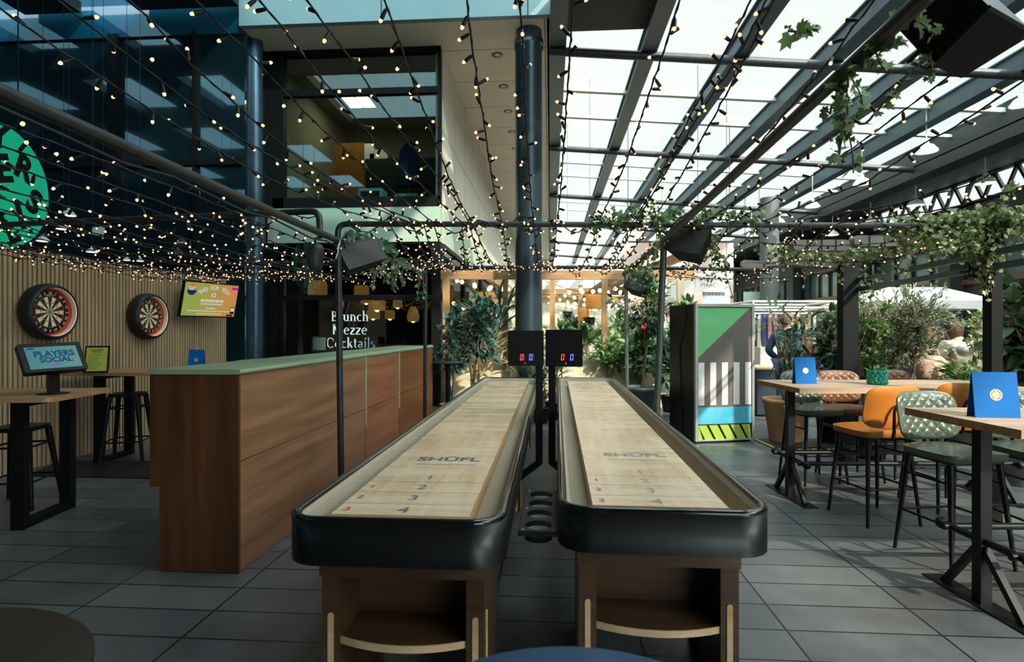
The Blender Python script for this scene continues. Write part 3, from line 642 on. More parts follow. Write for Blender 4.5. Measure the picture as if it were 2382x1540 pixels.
# electronic scoreboards on bent posts
MT['ledred'] = glow('red_digit', (1.0, 0.03, 0.05, 1), 3.0); MT['ledblue'] = glow('blue_digit', (0.10, 0.10, 1.0, 1), 3.2)
MT['smoke'] = mat('smoked_plastic', srgb(34, 28, 28), 0.25)
def seg0(g, cx, cz, w, h, m, y=-0.002):
    s = 0.006; sk = 0.10
    def bar(x0, z0, x1, z1):
        g.hexa([(cx + x0 + sk * z0, y, cz + z0), (cx + x1 + sk * z0, y, cz + z0), (cx + x1 + sk * z0, y + 0.001, cz + z0), (cx + x0 + sk * z0, y + 0.001, cz + z0)], [(cx + x0 + sk * z1, y, cz + z1), (cx + x1 + sk * z1, y, cz + z1), (cx + x1 + sk * z1, y + 0.001, cz + z1), (cx + x0 + sk * z1, y + 0.001, cz + z1)], m)
    bar(-w, -h, w, -h + s); bar(-w, h - s, w, h)
    for sx in (-1, 1):
        xa, xb = (w - s, w) if sx > 0 else (-w, -w + s); bar(xa, -h + 0.002, xb, -0.002); bar(xa, 0.002, xb, h - 0.002)
def scoreboard(u0, u1, v0, v1, d, up, rz, sgn, label, dg):
    pl = P(u0, v1, d); pr = P(u1, v1, d); zt = P(u0, v0, d).z; w = (pr - pl).length; h = zt - pl.z
    c = (pl + pr) / 2; t = thing('scoreboard', label, 'scoreboard', (c.x, c.y, 0), TH + rz)
    g = G(); g.prism(rrect(-w / 2, w / 2, pl.z, zt, 0.006, 2), 0, 0.13, 0, frame((0, 0.13, 0), (1, 0, 0), (0, 0, 1), (0, -1, 0))); bx = g.done('housing', 'blackmatte', t)
    pp = P(up, 1000, d + 0.06); q = (Matrix.Rotation(-(TH + rz), 4, 'Z') @ (Vector((pp.x, pp.y, 0)) - Vector((c.x, c.y, 0))))
    g = G(); g.beam((q.x, q.y, pl.z), (q.x, q.y, 0.37), 0.055, 0.03, up=(0, 1, 0)); g.beam((q.x, q.y, 0.385), (q.x + sgn * 0.17, q.y, 0.26), 0.05, 0.03, up=(0, 1, 0)); g.done('post', 'blackmatte', t)
    k = G(); kb = G()
    for du, m in dg:
        px = (du - (u0 + u1) / 2) / F * d; pz = P(u0, 831, d).z
        kb.box(px - 0.022, px + 0.026, -0.002, 0.0, pz - 0.03, pz + 0.03); seg0(k, px, pz, 0.012, 0.024, m, -0.004)
    px = ((dg[0][0] + dg[1][0]) / 2 - (u0 + u1) / 2) / F * d - 0.01; pz = P(u0, 845, d).z
    k.box(px - 0.002, px + 0.002, -0.003, -0.001, pz - 0.006, pz + 0.006, 0)
    if sgn > 0: k.box(px - 0.005, px + 0.004, -0.003, -0.001, pz - 0.008, pz - 0.003, 0); 
    kb.done('display_window', 'smoke', bx); k.done('digits', ['ledred', 'ledblue'], bx)
scoreboard(1183, 1265, 769, 851, 4.55, 1254, 0.05, -1, 'left black scoreboard with a red and a blue zero, over the left shuffleboard table', ((1214, 0), (1235, 1)))
scoreboard(1269, 1355, 767, 853, 4.55, 1284, -0.12, 1, 'right black scoreboard with a red and a blue zero, over the right shuffleboard table', ((1309, 0), (1330, 1)))

# ================================================================== TIMBER COUNTER
MT['cpanel'] = wood('stained_ply_front', srgb(112, 76, 52), srgb(158, 114, 82), 'Y', 0.5, 1.6, bump=0.04)
MT['cpanel2'] = wood('reddish_ply_front', srgb(124, 72, 46), srgb(164, 104, 72), 'Y', 0.5, 1.6)
MT['cpanel3'] = wood('orange_ply_front', srgb(112, 60, 26), srgb(146, 88, 44), 'Y', 0.5, 1.6)
MT['cend'] = wood('dark_red_ply_end', srgb(70, 40, 21), srgb(104, 62, 33), 'Z', 0.45, 2.0)
MT['sage'] = mat('sage_leather', srgb(140, 160, 128), 0.45, var=0.06, bump=0.05)
ca = PFL(555, 1335); CX = ca.x; CY0 = ca.y; CZ = 1.19; CY1 = 8.9; CW = 0.555
t = thing('counter', 'long timber counter with sage green padded top, left of the shuffleboard tables', 'counter', (CX, CY0, 0))
ys = [0, PX(850, 900, CX).y - CY0, PX(928, 900, CX).y - CY0, CY1 - CY0]
g = G(); g.box(-CW, -0.02, 0.02, CY1 - CY0, 0.51, CZ); g.box(-CW + 0.06, -0.02, 0.02, CY1 - CY0, 0.0, 0.51); g.done('body', 'cend', t)
g = G(); g.box(-CW, -0.0, 0, 0.02, 0.51, CZ); g.box(-CW + 0.06, 0, 0, 0.02, 0.004, 0.51); g.done('end_panel', 'cend', t)
zs = 0.667
for k in range(3):
    m = ('cpanel', 'cpanel2', 'cpanel3')[k]
    y0, y1 = ys[k] + (0.021 if k == 0 else 0.008), ys[k + 1] - 0.008
    g = G(); g.box(-0.02, 0, y0, y1, zs + 0.003, CZ); g.done('front_panel', m, t)
    g = G(); g.box(-0.02, 0, y0, y1, 0.004, zs - 0.003); g.done('front_panel', m, t)
    if k: g = G(); g.tube([(0.002, ys[k], 0.5), (0.002, ys[k], CZ)], 0.012, 8); g.done('piping', 'sage', t)
for k in range(3):
    y0, y1 = ys[k] + (-0.012 if k == 0 else 0.004), ys[k + 1] - 0.004
    g = G(); pr = rrect(-CW - 0.012, 0.018, CZ, CZ + 0.03, 0.014, 4)
    g.prism(pr, y0, y1, 0, frame((0, 0, 0), (1, 0, 0), (0, 0, 1), (0, 1, 0)), True); g.done('padded_top', 'sage', t)
# padded ridge continuing behind the near top, seen as a soft roll along the edge
g = G(); y0 = PX(655, 840, CX).y - CY0
g.tube([(-0.02, y0, CZ + 0.012), (-0.02, y0 + 0.05, CZ + 0.012), (-0.02, y0 + 0.5, CZ + 0.012), (-0.02, CY1 - CY0, CZ + 0.012)], [0.012, 0.02, 0.03, 0.03], 10); g.done('edge_roll', 'sage', t)

# ================================================================== LEFT: DARTS, TABLES, STOOLS
MT['dcream'] = mat('dart_cream', srgb(226, 206, 164), 0.8, var=0.05); MT['dblack'] = mat('dart_black', srgb(24, 22, 20), 0.8); MT['dred'] = mat('dart_red', srgb(186, 40, 36), 0.8); MT['dgreen'] = mat('dart_green', srgb(30, 100, 60), 0.8)
MT['ringred'] = mat('orange_red_foam', srgb(232, 72, 40), 0.7, var=0.05); MT['ringcream'] = mat('cream_foam', srgb(236, 216, 186), 0.7, var=0.04)
MT['dnum'] = mat('white_numbers', srgb(230, 226, 216), 0.5); MT['led'] = glow('led_strip', (1.0, 0.80, 0.56, 1), 9.0, True)
def dartboard(u, v, label):
    c = onwall(u, 0); d = (c.x * -ST + c.y * CT); zc = HC - (v - 770) / F * d; c = onwall(u, zc, 0.003)
    t = thing('dartboard', label, 'dartboard', c); rot = wnrm.to_track_quat('Z', 'Y').to_matrix().to_4x4()
    ang = math.atan2(wnrm.y, wnrm.x) + PI / 2
    # local frame: x along the wall (to the viewer's right), y up, z out of the wall
    xr = Vector((wnrm.y, -wnrm.x, 0)) * -1; mx = frame((0, 0, 0), xr, (0, 0, 1), wnrm)
    g = G(); g.lathe([(0.27, 0), (0.30, 0.03), (0.305, 0.10), (0.297, 0.15), (0.280, 0.172), (0.266, 0.176), (0.258, 0.168)], 40, (0, 0, 0), 0, mx); s = g.done('surround', 'rubber', t)
    g = G(); g.lathe([(0.258, 0.168), (0.250, 0.118)], 40, (0, 0, 0), 0, mx); g.done('rim_liner', 'ringcream', s)
    g = G(); g.lathe([(0.250, 0.118), (0.236, 0.06), (0.2, 0.05)], 40, (0, 0, 0), 0, mx); g.done('inner_ring', 'ringred', s)
    g = G(); g.lathe([(0.2575, 0.165), (0.2565, 0.157)], 40, (0, 0, 0), 0, mx); g.done('light_ring', 'led', s)
    z = 0.098; g = G(); g.lathe([(0.2255, 0.03), (0.2255, z - 0.002), (0.0001, z - 0.002)], 40, (0, 0, 0), 1, mx)
    rr = [0.00635, 0.0159, 0.099, 0.107, 0.162, 0.170]
    for k in range(20):
        a0, a1 = PI / 2 + (k - 0.5) * PI / 10, PI / 2 + (k + 0.5) * PI / 10
        for j in range(1, 6):
            m = ((1, 3, 1, 3)[0] if k % 2 == 0 else 0) if j in (1, 3) else 0
            dark = k % 2 == 0
            m = {1: (1 if dark else 0), 2: (2 if dark else 3), 3: (1 if dark else 0), 4: (1 if dark else 0), 5: (2 if dark else 3)}[j]
            if j == 2: r0, r1, m = 0.099, 0.107, (2 if dark else 3)
            elif j == 1: r0, r1 = 0.0159, 0.099
            elif j == 3: continue
            elif j == 4: r0, r1 = 0.107, 0.162
            else: r0, r1 = 0.162, 0.170
            pts = [(r1 * math.cos(a0), r1 * math.sin(a0), z), (r1 * math.cos((a0 + a1) / 2), r1 * math.sin((a0 + a1) / 2), z), (r1 * math.cos(a1), r1 * math.sin(a1), z), (r0 * math.cos(a1), r0 * math.sin(a1), z), (r0 * math.cos(a0), r0 * math.sin(a0), z)]
            g.poly([mx @ Vector(p) for p in pts], m)
    g.lathe([(0.0159, z + 0.0004), (0.0064, z + 0.0004)], 16, (0, 0, 0), 3, mx); g.lathe([(0.0064, z + 0.0005), (0.0001, z + 0.0005)], 12, (0, 0, 0), 2, mx)
    b = g.done('target_face', ['dcream', 'dblack', 'dred', 'dgreen'], t)
    g = G(); nums = [20, 5, 12, 9, 14, 11, 8, 16, 7, 19, 3, 17, 2, 15, 10, 6, 13, 4, 18, 1]
    for k, nmb in enumerate(nums):
        a = PI / 2 + k * PI / 10; p = Vector((0.203 * math.cos(a), 0.203 * math.sin(a), z + 0.004)); r = Vector((math.sin(a), -math.cos(a), 0)); up = Vector((math.cos(a), math.sin(a), 0))
        if math.sin(a) < -0.1: r, up = -r, -up
        g.text(str(nmb), 0.040, mx @ frame(p, r, up, (0, 0, 1)), 0, 0.012)
    for k, (a0, word) in enumerate(((PI / 2, 'unicorn'), )):
        g.text(word, 0.030, mx @ frame((0, 0.181, z + 0.003), (1, 0, 0), (0, 1, 0), (0, 0, 1)), 1, 0.01)
    g.done('numbers', ['dnum', 'gold'], t)
    return t
dartboard(97, 726, 'larger looking nearer dartboard in a round black surround, above the tablet screen')
dartboard(331, 736, 'farther dartboard in a round black surround, between the near dartboard and the television')

# television
MT['screen2'] = None
def gradscreen(name, c1, c2, st, axis='X', lo=-0.5, hi=0.5):
    m, nt, b, out = newmat(name); N = nt.nodes; L = nt.links
    tc = N.new('ShaderNodeTexCoord'); sp = N.new('ShaderNodeSeparateXYZ'); L.new(tc.outputs['Object'], sp.inputs[0])
    mr = N.new('ShaderNodeMapRange'); mr.inputs['From Min'].default_value = lo; mr.inputs['From Max'].default_value = hi; L.new(sp.outputs[axis], mr.inputs['Value'])
    rp = N.new('ShaderNodeValToRGB'); rp.color_ramp.elements[0].color = c1; rp.color_ramp.elements[1].color = c2; L.new(mr.outputs[0], rp.inputs['Fac'])
    b.inputs['Base Color'].default_value = (0.01, 0.01, 0.01, 1); b.inputs['Roughness'].default_value = 0.15
    L.new(rp.outputs['Color'], b.inputs['Emission Color']); b.inputs['Emission Strength'].default_value = st; m.cycles.emission_sampling = 'NONE'
    return m
MT['tvscreen'] = gradscreen('tv_picture', srgb(142, 156, 72), srgb(190, 132, 66), 1.0, 'X', -0.3, 0.35)
MT['sc_white'] = glow('screen_white', srgb(196, 200, 192), 1.0); MT['sc_pink'] = glow('screen_magenta', srgb(196, 20, 170), 1.0); MT['sc_navy'] = glow('screen_navy', srgb(28, 40, 92), 1.0); MT['sc_orange'] = glow('screen_orange', srgb(196, 104, 44), 1.0); MT['sc_dark'] = glow('screen_dark', srgb(40, 24, 20), 1.0)
pl = P(424, 692, 8.0); pr = P(551, 704, 8.85); xd = (pr - pl); w = math.hypot(xd.x, xd.y); xd.z = 0; xd.normalize(); nr = Vector((xd.y, -xd.x, 0)); tilt = math.radians(13)
up = Vector((0, 0, 1)) * math.cos(tilt) + nr * math.sin(tilt); nn_ = nr * math.cos(tilt) - Vector((0, 0, 1)) * math.sin(tilt)
c = (pl + pr) / 2; tv = thing('television', 'wall television tilted down, showing TWO FOR YOU in yellow and orange', 'television', c)
tv.rotation_euler = frame((0, 0, 0), xd, up, nn_).to_euler(); hw, hh = w / 2, w / 2 * 0.565
g = G(); g.box(-hw, hw, -hh, hh, -0.05, 0.0); g.done('casing', 'black', tv)
g = G(); g.box(-hw + 0.015, hw - 0.015, -hh + 0.02, hh - 0.015, 0.0, 0.002); sc = g.done('screen', 'tvscreen', tv)
g = G(); I4 = Matrix.Identity(4); Z = 0.004
for k, ch in enumerate('TWO FOR YOU!'):
    a = (5.5 - k) * 0.115; g.text(ch, 0.085, frame((0.05 + 0.42 * math.sin(-a), -0.235 + 0.42 * math.cos(a) + 0.0, Z), (math.cos(-a), math.sin(a), 0), (-math.sin(a), math.cos(a), 0), (0, 0, 1)), 0, 0.02)
g.text('\u00a32', 0.085, frame((0.03, 0.075, Z), (1, 0, 0), (0, 1, 0), (0, 0, 1)), 0, 0.02)
for yy, x0, x1, h in ((-0.01, -0.17, 0.21, 0.04), (-0.06, -0.16, 0.20, 0.022), (-0.125, -0.07, 0.10, 0.018), (-0.165, -0.36, 0.34, 0.014), (-0.205, -0.20, 0.21, 0.014)):
    x = x0
    random.seed(int(1000 * (yy + 1)))
    while x < x1: wl_ = min(random.uniform(0.02, 0.06), x1 - x); g.poly([(x, yy - h / 2, Z), (x + wl_, yy - h / 2, Z), (x + wl_, yy + h / 2, Z), (x, yy + h / 2, Z)], 0); x += wl_ + 0.009
def disc(g, cx, cy, r, m, a0=0, a1=2 * PI, z=Z, n=24): g.poly([(cx + r * math.cos(a0 + (a1 - a0) * k / n), cy + r * math.sin(a0 + (a1 - a0) * k / n), z) for k in range(n + (0 if a1 - a0 > 6.2 else 1))], m)
disc(g, -hw + 0.125, hh - 0.115, 0.076, 3, 0.05 * PI, 0.95 * PI); disc(g, -hw + 0.125, hh - 0.125, 0.076, 2, PI, 2 * PI)
g.text('ROOM', 0.04, frame((-hw + 0.125, hh - 0.085, Z + 0.002), (1, 0, 0), (0, 1, 0), (0, 0, 1)), 0, 0.03); g.text('BAR', 0.04, frame((-hw + 0.12, hh - 0.115, Z + 0.002), (1, 0, 0), (0, 1, 0), (0, 0, 1)), 0, 0.03)
g.box(hw - 0.13, hw - 0.016, hh - 0.085, hh - 0.045, 0.003, Z, 1); g.box(hw - 0.10, hw - 0.03, -hh + 0.06, -hh + 0.17, 0.003, Z, 4); g.box(hw - 0.095, hw - 0.035, -hh + 0.10, -hh + 0.155, Z, Z + 0.001, 0); g.box(hw - 0.16, hw - 0.05, -hh + 0.025, -hh + 0.052, 0.003, Z, 4)
g.done('picture_lettering', ['sc_white', 'sc_pink', 'sc_navy', 'sc_orange', 'sc_dark'], sc)
g = G(); wp = onwall(424, c.z); q = tv.matrix_basis.inverted() @ Vector(wp); g.tube([(-hw * 0.6, 0, -0.05), q], 0.02, 8); g.done('bracket', 'black', tv)

# round green hanging sign
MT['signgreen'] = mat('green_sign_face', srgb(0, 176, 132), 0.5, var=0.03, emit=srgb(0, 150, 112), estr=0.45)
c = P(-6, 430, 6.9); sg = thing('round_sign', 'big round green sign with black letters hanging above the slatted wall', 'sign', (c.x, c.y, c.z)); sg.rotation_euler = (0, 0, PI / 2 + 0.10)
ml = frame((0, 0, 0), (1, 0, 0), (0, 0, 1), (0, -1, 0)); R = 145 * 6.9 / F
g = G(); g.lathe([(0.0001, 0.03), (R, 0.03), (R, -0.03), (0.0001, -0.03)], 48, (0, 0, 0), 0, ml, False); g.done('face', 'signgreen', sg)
g = G()
def sign_letter(ch, u, v, hpx, rot):
    k = R / 145.0; x = (u + 6) * k / 0.91; z_ = (430 - v) * k; a = math.radians(rot)
    g.text(ch, hpx * k / 0.7, ml @ frame((x, z_, 0.034), (math.cos(a), math.sin(a), 0), (-math.sin(a), math.cos(a), 0), (0, 0, 1)), 0, 0.045)
for q in (('P', -108, 395, 56, 35), ('L', -82, 345, 56, 20), ('A', -46, 315, 54, 8), ('Y', -8, 318, 54, -4), ('E', 2, 392, 60, 16), ('R', 54, 374, 58, -18), ('S', 82, 450, 58, -26), ('S', -95, 470, 56, 12), ('O', -52, 440, 56, 8), ('C', -70, 528, 54, 16), ('I', 46, 492, 62, 20), ('A', -20, 500, 56, 14), ('L', 24, 535, 52, 24)): sign_letter(*q)
g.done('lettering', 'blackmatte', sg)
g = G()
for x in (-0.3, 0.3): g.tube([(x, 0, math.sqrt(R * R - 0.09) - 0.02), (x, 0, 7.28 - c.z)], 0.008, 6)
g.done('hanging_rod', 'black', sg)

# high tables on the left
MT['oaktop'] = wood('oak_top', srgb(146, 108, 72), srgb(182, 142, 100), 'X', 0.45, 2.0)
def left_table(loc, rz, L, D, h, label, rounded, legs):
    t = thing('high_table', label, 'table', loc, rz)
    g = G(); g.prism(rrect(-L, 0, -D / 2, D / 2, rounded, 6), h - 0.035, h); g.done('tabletop', 'oaktop', t)
    for x in legs:
        g = G()
        for y in (-D / 2 + 0.1, D / 2 - 0.13): g.box(x - 0.045, x + 0.045, y - 0.03, y + 0.03, 0.0, h - 0.035)
        g.box(x - 0.045, x + 0.045, -D / 2 + 0.1, D / 2 - 0.13, 0, 0.05); g.box(x - 0.045, x + 0.045, -D / 2 + 0.1, D / 2 - 0.13, h - 0.075, h - 0.035); g.done('leg_frame', 'blackmatte', t)
pA = PZ(150, 923, 0.97); pB = PZ(228, 903, 0.97); m_ = (pA + pB) / 2
left_table((m_.x + 0.02, m_.y, 0), 0.16, 1.62, 0.74, 0.97, 'oak high table with black frame carrying the tablet screen', 0.07, (-0.28, -1.4))
pA = PZ(600, 868, 1.0); left_table((-3.35, 6.28, 0), TH, 1.95, 0.72, 1.0, 'oak high table behind the counter, below the farther dartboard', 0.02, (-0.2, -1.6))
left_table((-3.3, 8.75, 0), TH, 1.5, 0.6, 1.0, 'narrow oak high table below the television', 0.02, (-0.2, -1.3))
# tablet screen
MT['tablet'] = gradscreen('tablet_picture', srgb(84, 158, 168), srgb(120, 178, 168), 0.6, 'X', -0.2, 0.2); MT['tabink'] = glow('tablet_ink', srgb(50, 92, 130), 0.7); MT['tabpill'] = glow('tablet_pill', srgb(136, 110, 190), 0.8)
c = P(124, 907, 4.35); t = thing('tablet_stand', 'black tablet screen reading PLAYERS SOCIAL on the left oak table', 'tablet', (c.x, c.y, 0.97), 1.12)
g = G(); g.lathe([(0.0001, 0.0), (0.105, 0.0), (0.105, 0.006), (0.03, 0.01)], 28); g.done('base', 'black', t)
g = G(); g.box(-0.035, 0.035, -0.02, 0.02, 0.005, 0.26); g.done('post', 'black', t)
tl = math.radians(34); zx = frame((0.0, -0.03, 0.285), (1, 0, 0.0), (0, math.sin(tl), math.cos(tl)), (0, -math.cos(tl), math.sin(tl)))
rx = Matrix.Rotation(math.radians(-2), 4, 'Y')
g = G(); g.prism(rrect(-0.20, 0.20, -0.125, 0.125, 0.012, 3), -0.05, 0.0, 0, rx @ zx); hs = g.done('housing', 'black', t)
g = G(); i = g.add([rx @ zx @ Vector(p) for p in ((-0.165, -0.10, 0.001), (0.165, -0.10, 0.001), (0.165, 0.092, 0.001), (-0.165, 0.092, 0.001))]); g.face((i, i + 1, i + 2, i + 3)); sc = g.done('screen', 'tablet', hs)
g = G()
g.text('PLAYERS', 0.068, rx @ zx @ frame((0.01, 0.025, 0.003), (1, 0, 0), (0, 1, 0), (0, 0, 1)), 0, 0.045); g.text('SOCIAL', 0.062, rx @ zx @ frame((0.01, -0.028, 0.003), (1, 0, 0), (0, 1, 0), (0, 0, 1)), 0, 0.045)
g.prism(rrect(-0.03, 0.03, -0.078, -0.062, 0.007, 3), 0.002, 0.003, 1, rx @ zx); g.prism(rrect(-0.15, -0.10, 0.07, 0.084, 0.006, 3), 0.002, 0.003, 0, rx @ zx); g.done('screen_lettering', ['tabink', 'tabpill'], sc)
# lime menu in a black stand on the second table
MT['lime'] = mat('lime_paper', srgb(186, 196, 74), 0.6, var=0.04)
c = P(222, 862, 6.05); t = thing('menu_stand', 'lime green drinks list in a black frame beside the tablet', 'menu', (c.x, c.y, 1.0), 0.30)
tl = math.radians(10); zx = frame((0, 0, 0.005), (1, 0, 0), (0, math.sin(tl), math.cos(tl)), (0, -math.cos(tl), math.sin(tl)))
g = G(); g.prism(rrect(-0.115, 0.115, 0, 0.29, 0.006, 2), -0.012, 0, 0, zx); g.done('frame', 'black', t)
g = G(); g.prism(rrect(-0.10, 0.10, 0.018, 0.272, 0.002, 1), 0.0, 0.001, 0, zx); pg = g.done('page', 'lime', t)
g = G(); g.text('PLAYERS', 0.03, zx @ frame((0, 0.245, 0.002), (1, 0, 0), (0, 1, 0), (0, 0, 1)), 0, 0.03); g.text('SOCIAL', 0.026, zx @ frame((0, 0.222, 0.002), (1, 0, 0), (0, 1, 0), (0, 0, 1)), 0, 0.03)
for k in range(9): y = 0.19 - 0.018 * k; x = -0.08; wv = random.Random(k).uniform(0.08, 0.15); g.poly([zx @ Vector(p) for p in ((x, y, .0015), (x + wv, y, .0015), (x + wv, y + .004, .0015), (x, y + .004, .0015))], 0)
g.done('print', 'darkink', pg)
# blue menus
def blue_menu(p, rz, w, h, label, logo=True):
    t = thing('menu', label, 'menu', p, rz, 'standing blue menus')
    dpt = 0.07
    g = G(); th = 0.003
    g.hexa([(-w / 2, 0, 0), (w / 2, 0, 0), (w / 2, th, 0), (-w / 2, th, 0)], [(-w / 2, dpt * .45, h), (w / 2, dpt * .45, h), (w / 2, dpt * .45 + th, h), (-w / 2, dpt * .45 + th, h)]); fc = g.done('front_cover', 'blue', t)
    g = G(); g.hexa([(-w / 2, dpt, 0), (w / 2, dpt, 0), (w / 2, dpt + th, 0), (-w / 2, dpt + th, 0)], [(-w / 2, dpt * .45 + .003, h), (w / 2, dpt * .45 + .003, h), (w / 2, dpt * .45 + .006, h), (-w / 2, dpt * .45 + .006, h)]); g.tube([(-w / 2, 0.002, 0.0), (-w / 2, dpt * .45, h)], 0.004, 6); g.done('back_cover', 'blue', t)
    s = dpt * .45 / h; mx = frame((0, s * h * 0.5, h * 0.5), (1, 0, 0), (0, s, 1), (0, -1, s)); R = w * 0.14
    g = G(); disc(g, 0, 0, R, 0, z=0.0005); g.v = [tuple(mx @ Vector(p)) for p in g.v]
    if logo:
        for k, ch in enumerate('PLAYERSSOCIAL'):
            a = PI * 0.95 - k * 2 * PI / 13; g.text(ch, R * 0.42, mx @ frame((R * 0.7 * math.cos(a), R * 0.7 * math.sin(a), 0.0012), (math.sin(a), -math.cos(a), 0), (math.cos(a), math.sin(a), 0), (0, 0, 1)), 1, 0.03)
    g.done('emblem', ['gold', 'ink'], fc)
p = P(455, 856, 6.5); blue_menu((p.x, p.y, 1.0), 0.2, 0.165, 0.235, 'blue standing menu on the oak table behind the counter')

# black metal bar stools on the left
def bar_stool(p, rz, h, label):
    t = thing('bar_stool', label, 'stool', p, rz, 'black metal stools by the slatted wall')
    g = G(); g.prism(rrect(-0.155, 0.155, -0.155, 0.155, 0.04, 4), h - 0.035, h); g.done('seat', 'black', t)
    for sx in (-1, 1):
        for sy in (-1, 1):
            a = Vector((sx * 0.135, sy * 0.135, h - 0.03)); b = Vector((sx * 0.205, sy * 0.205, 0)); g = G(); g.tube([a, b], [0.03, 0.017], 6); g.done('leg', 'black', t)
    for z, k in ((0.22, 0.19), (h - 0.16, 0.15)):
        g = G(); f = 0.205 - (0.07) * z / h
        for a, b in (((-f, -f), (f, -f)), ((f, -f), (f, f)), ((f, f), (-f, f)), ((-f, f), (-f, -f))): g.tube([(a[0], a[1], z), (b[0], b[1], z)], 0.009, 6)
        g.done('footrest' if z < 0.3 else 'brace', 'black', t)
p = PFL(290, 1070); bar_stool((p.x, p.y + 0.05, 0), 0.35, 0.75, 'black metal stool under the oak table below the far dartboard')
p = P(46, 1150, 4.75); bar_stool((p.x, p.y, 0), 0.25, 0.66, 'black metal stool behind the leg of the tablet table')
g = G(); q = [onwall(0, 0, 0.02), onwall(338, 0, 0.02), onwall(338, 0, 0.02) + wnrm * 2.6, onwall(0, 0, 0.02) + wnrm * 1.2]
q = [PFL(60, 1108), PFL(420, 1116), PFL(420, 1074), PFL(140, 1074)]
g.hexa(q, [p + Vector((0, 0, 0.012)) for p in q]); tag(g.done('floor_mat', 'rubber'), 'black rubber mat on the floor under the darts tables', 'mat')

# near round table tops
MT['blueseat'] = mat('blue_lacquer_top', srgb(38, 78, 112), 0.35, var=0.05)
def round_table(p, r, m, h, label):
    t = thing('round_table', label, 'table', p); g = G(); g.lathe([(0.0001, h - 0.03), (r - 0.01, h - 0.03), (r, h - 0.02), (r, h - 0.008), (r - 0.008, h), (0.0001, h)], 64); g.done('tabletop', m, t)
    g = G(); g.lathe([(0.035, 0.02), (0.035, h - 0.03)], 16); g.done('pedestal', 'black', t); g = G(); g.lathe([(0.0001, 0.0), (0.24, 0.0), (0.24, 0.012), (0.03, 0.03)], 32); g.done('base', 'black', t)
c = P(1362, 770, 0.925); round_table((c.x, c.y, 0), 0.40, 'blueseat', 0.72, 'round blue table close in front of the shuffleboard tables')
MT['brown2'] = wood('dark_brown_top', srgb(28, 21, 14), srgb(38, 28, 19), 'X', 0.55)
round_table((-1.40, 0.98, 0), 0.44, 'brown2', 0.72, 'dark brown round table at the near left, cut off by the picture edge')
# ================================================================== RIGHT: HIGH TABLES AND STOOLS
MT['grainytop'] = wood('weathered_oak_top', srgb(150, 124, 102), srgb(190, 164, 138), 'X', 0.5, 3.0)
MT['grainyend'] = wood('oak_edge', srgb(150, 100, 54), srgb(196, 146, 92), 'X', 0.6, 3.0)
def high_table(loc, L, D, label):
    h = 0.98; t = thing('high_table', label, 'table', loc, TH)
    for k, (y0, y1) in enumerate(((0, D * 0.5 - 0.002), (D * 0.5 + 0.002, D))):
        g = G(); g.box(0, L, y0, y1, h - 0.042, h, 0); g.box(-0.0005, 0, y0, y1, h - 0.042, h - 0.0005, 1); g.done('top_board', ['grainytop', 'grainyend'], t)
    for x in (0.09, L - 0.09):
        f = bpy.data.objects.new('leg_frame', None); COL.objects.link(f); f.parent = t; f.location = (x, D * 0.42, 0)
        g = G(); g.box(-0.03, 0.03, -0.03, 0.03, 0.006, h - 0.042); g.done('post', 'black', f)
        g = G(); g.box(-0.06, 0.06, -0.36, 0.36, 0, 0.007); g.done('floor_plate', 'black', f)
        g = G(); g.box(-0.04, 0.04, -0.25, 0.25, h - 0.05, h - 0.042); g.done('top_plate', 'black', f)
        for s in (-1, 1): g = G(); g.beam((0, s * 0.02, 0.30), (0, s * 0.26, 0.005), 0.034, 0.034); g.done('brace', 'black', f)
        g = G(); g.tube([(0, -0.27, 0.335), (0, 0.27, 0.335)], 0.02, 10); g.sphere((0, -0.285, 0.335), 0.034, 12, 8); g.sphere((0, 0.285, 0.335), 0.034, 12, 8); g.done('cross_pipe', 'black', f)
    for y in (-0.22, 0.22): g = G(); g.tube([(0.05, D * 0.42 + y, 0.335), (L - 0.05, D * 0.42 + y, 0.335)], 0.02, 10); g.done('foot_rail', 'black', t)
    return t
c = P(1860, 770, 4.66); high_table((c.x, c.y, 0), 1.95, 0.82, 'farther weathered oak high table carrying the teal plant pot')
c = PZ(2376, 1001, 0.98); high_table((c.x, c.y, 0), 1.9, 0.80, 'nearer weathered oak high table at the right edge')

MT['gleather'] = mat('green_leather', srgb(78, 90, 74), 0.32, var=0.1, scale=6, bump=0.03, coat=0.15)
MT['oleather'] = mat('tan_leather', srgb(196, 118, 40), 0.42, var=0.12, scale=5, bump=0.03)
MT['bleather'] = mat('brown_leather', srgb(112, 70, 44), 0.42, var=0.12, scale=5, bump=0.03)
def quilt_grid(g, fn, nu, nv, amp, k, m):
    """fn(a,b)->(point, normal), a,b in 0..1; diamonds pillowed along the normal"""
    i = len(g.v); pts = []
    for b in range(nv + 1):
        for a in range(nu + 1):
            p, nn = fn(a / nu, b / nv); u, w = a / nu * k[0], b / nv * k[1]
            h = abs(math.sin(PI * (u + w))) * abs(math.sin(PI * (u - w))); e = min(1, 6 * min(a / nu, 1 - a / nu, b / nv, 1 - b / nv))
            pts.append(p + nn * (amp * math.sqrt(h) * e))
    i = g.add(pts)
    for b in range(nv):
        for a in range(nu): q = i + b * (nu + 1) + a; g.face((q, q + 1, q + nu + 2, q + nu + 1), m, True)
def squircle(a, b, w, h, e=0.22):
    x, y = 2 * a - 1, 2 * b - 1
    return x * (w - w * e * 0.5 * y ** 4 * abs(x) ** 3), y * (h - h * e * 0.5 * x ** 4 * abs(y) ** 3)
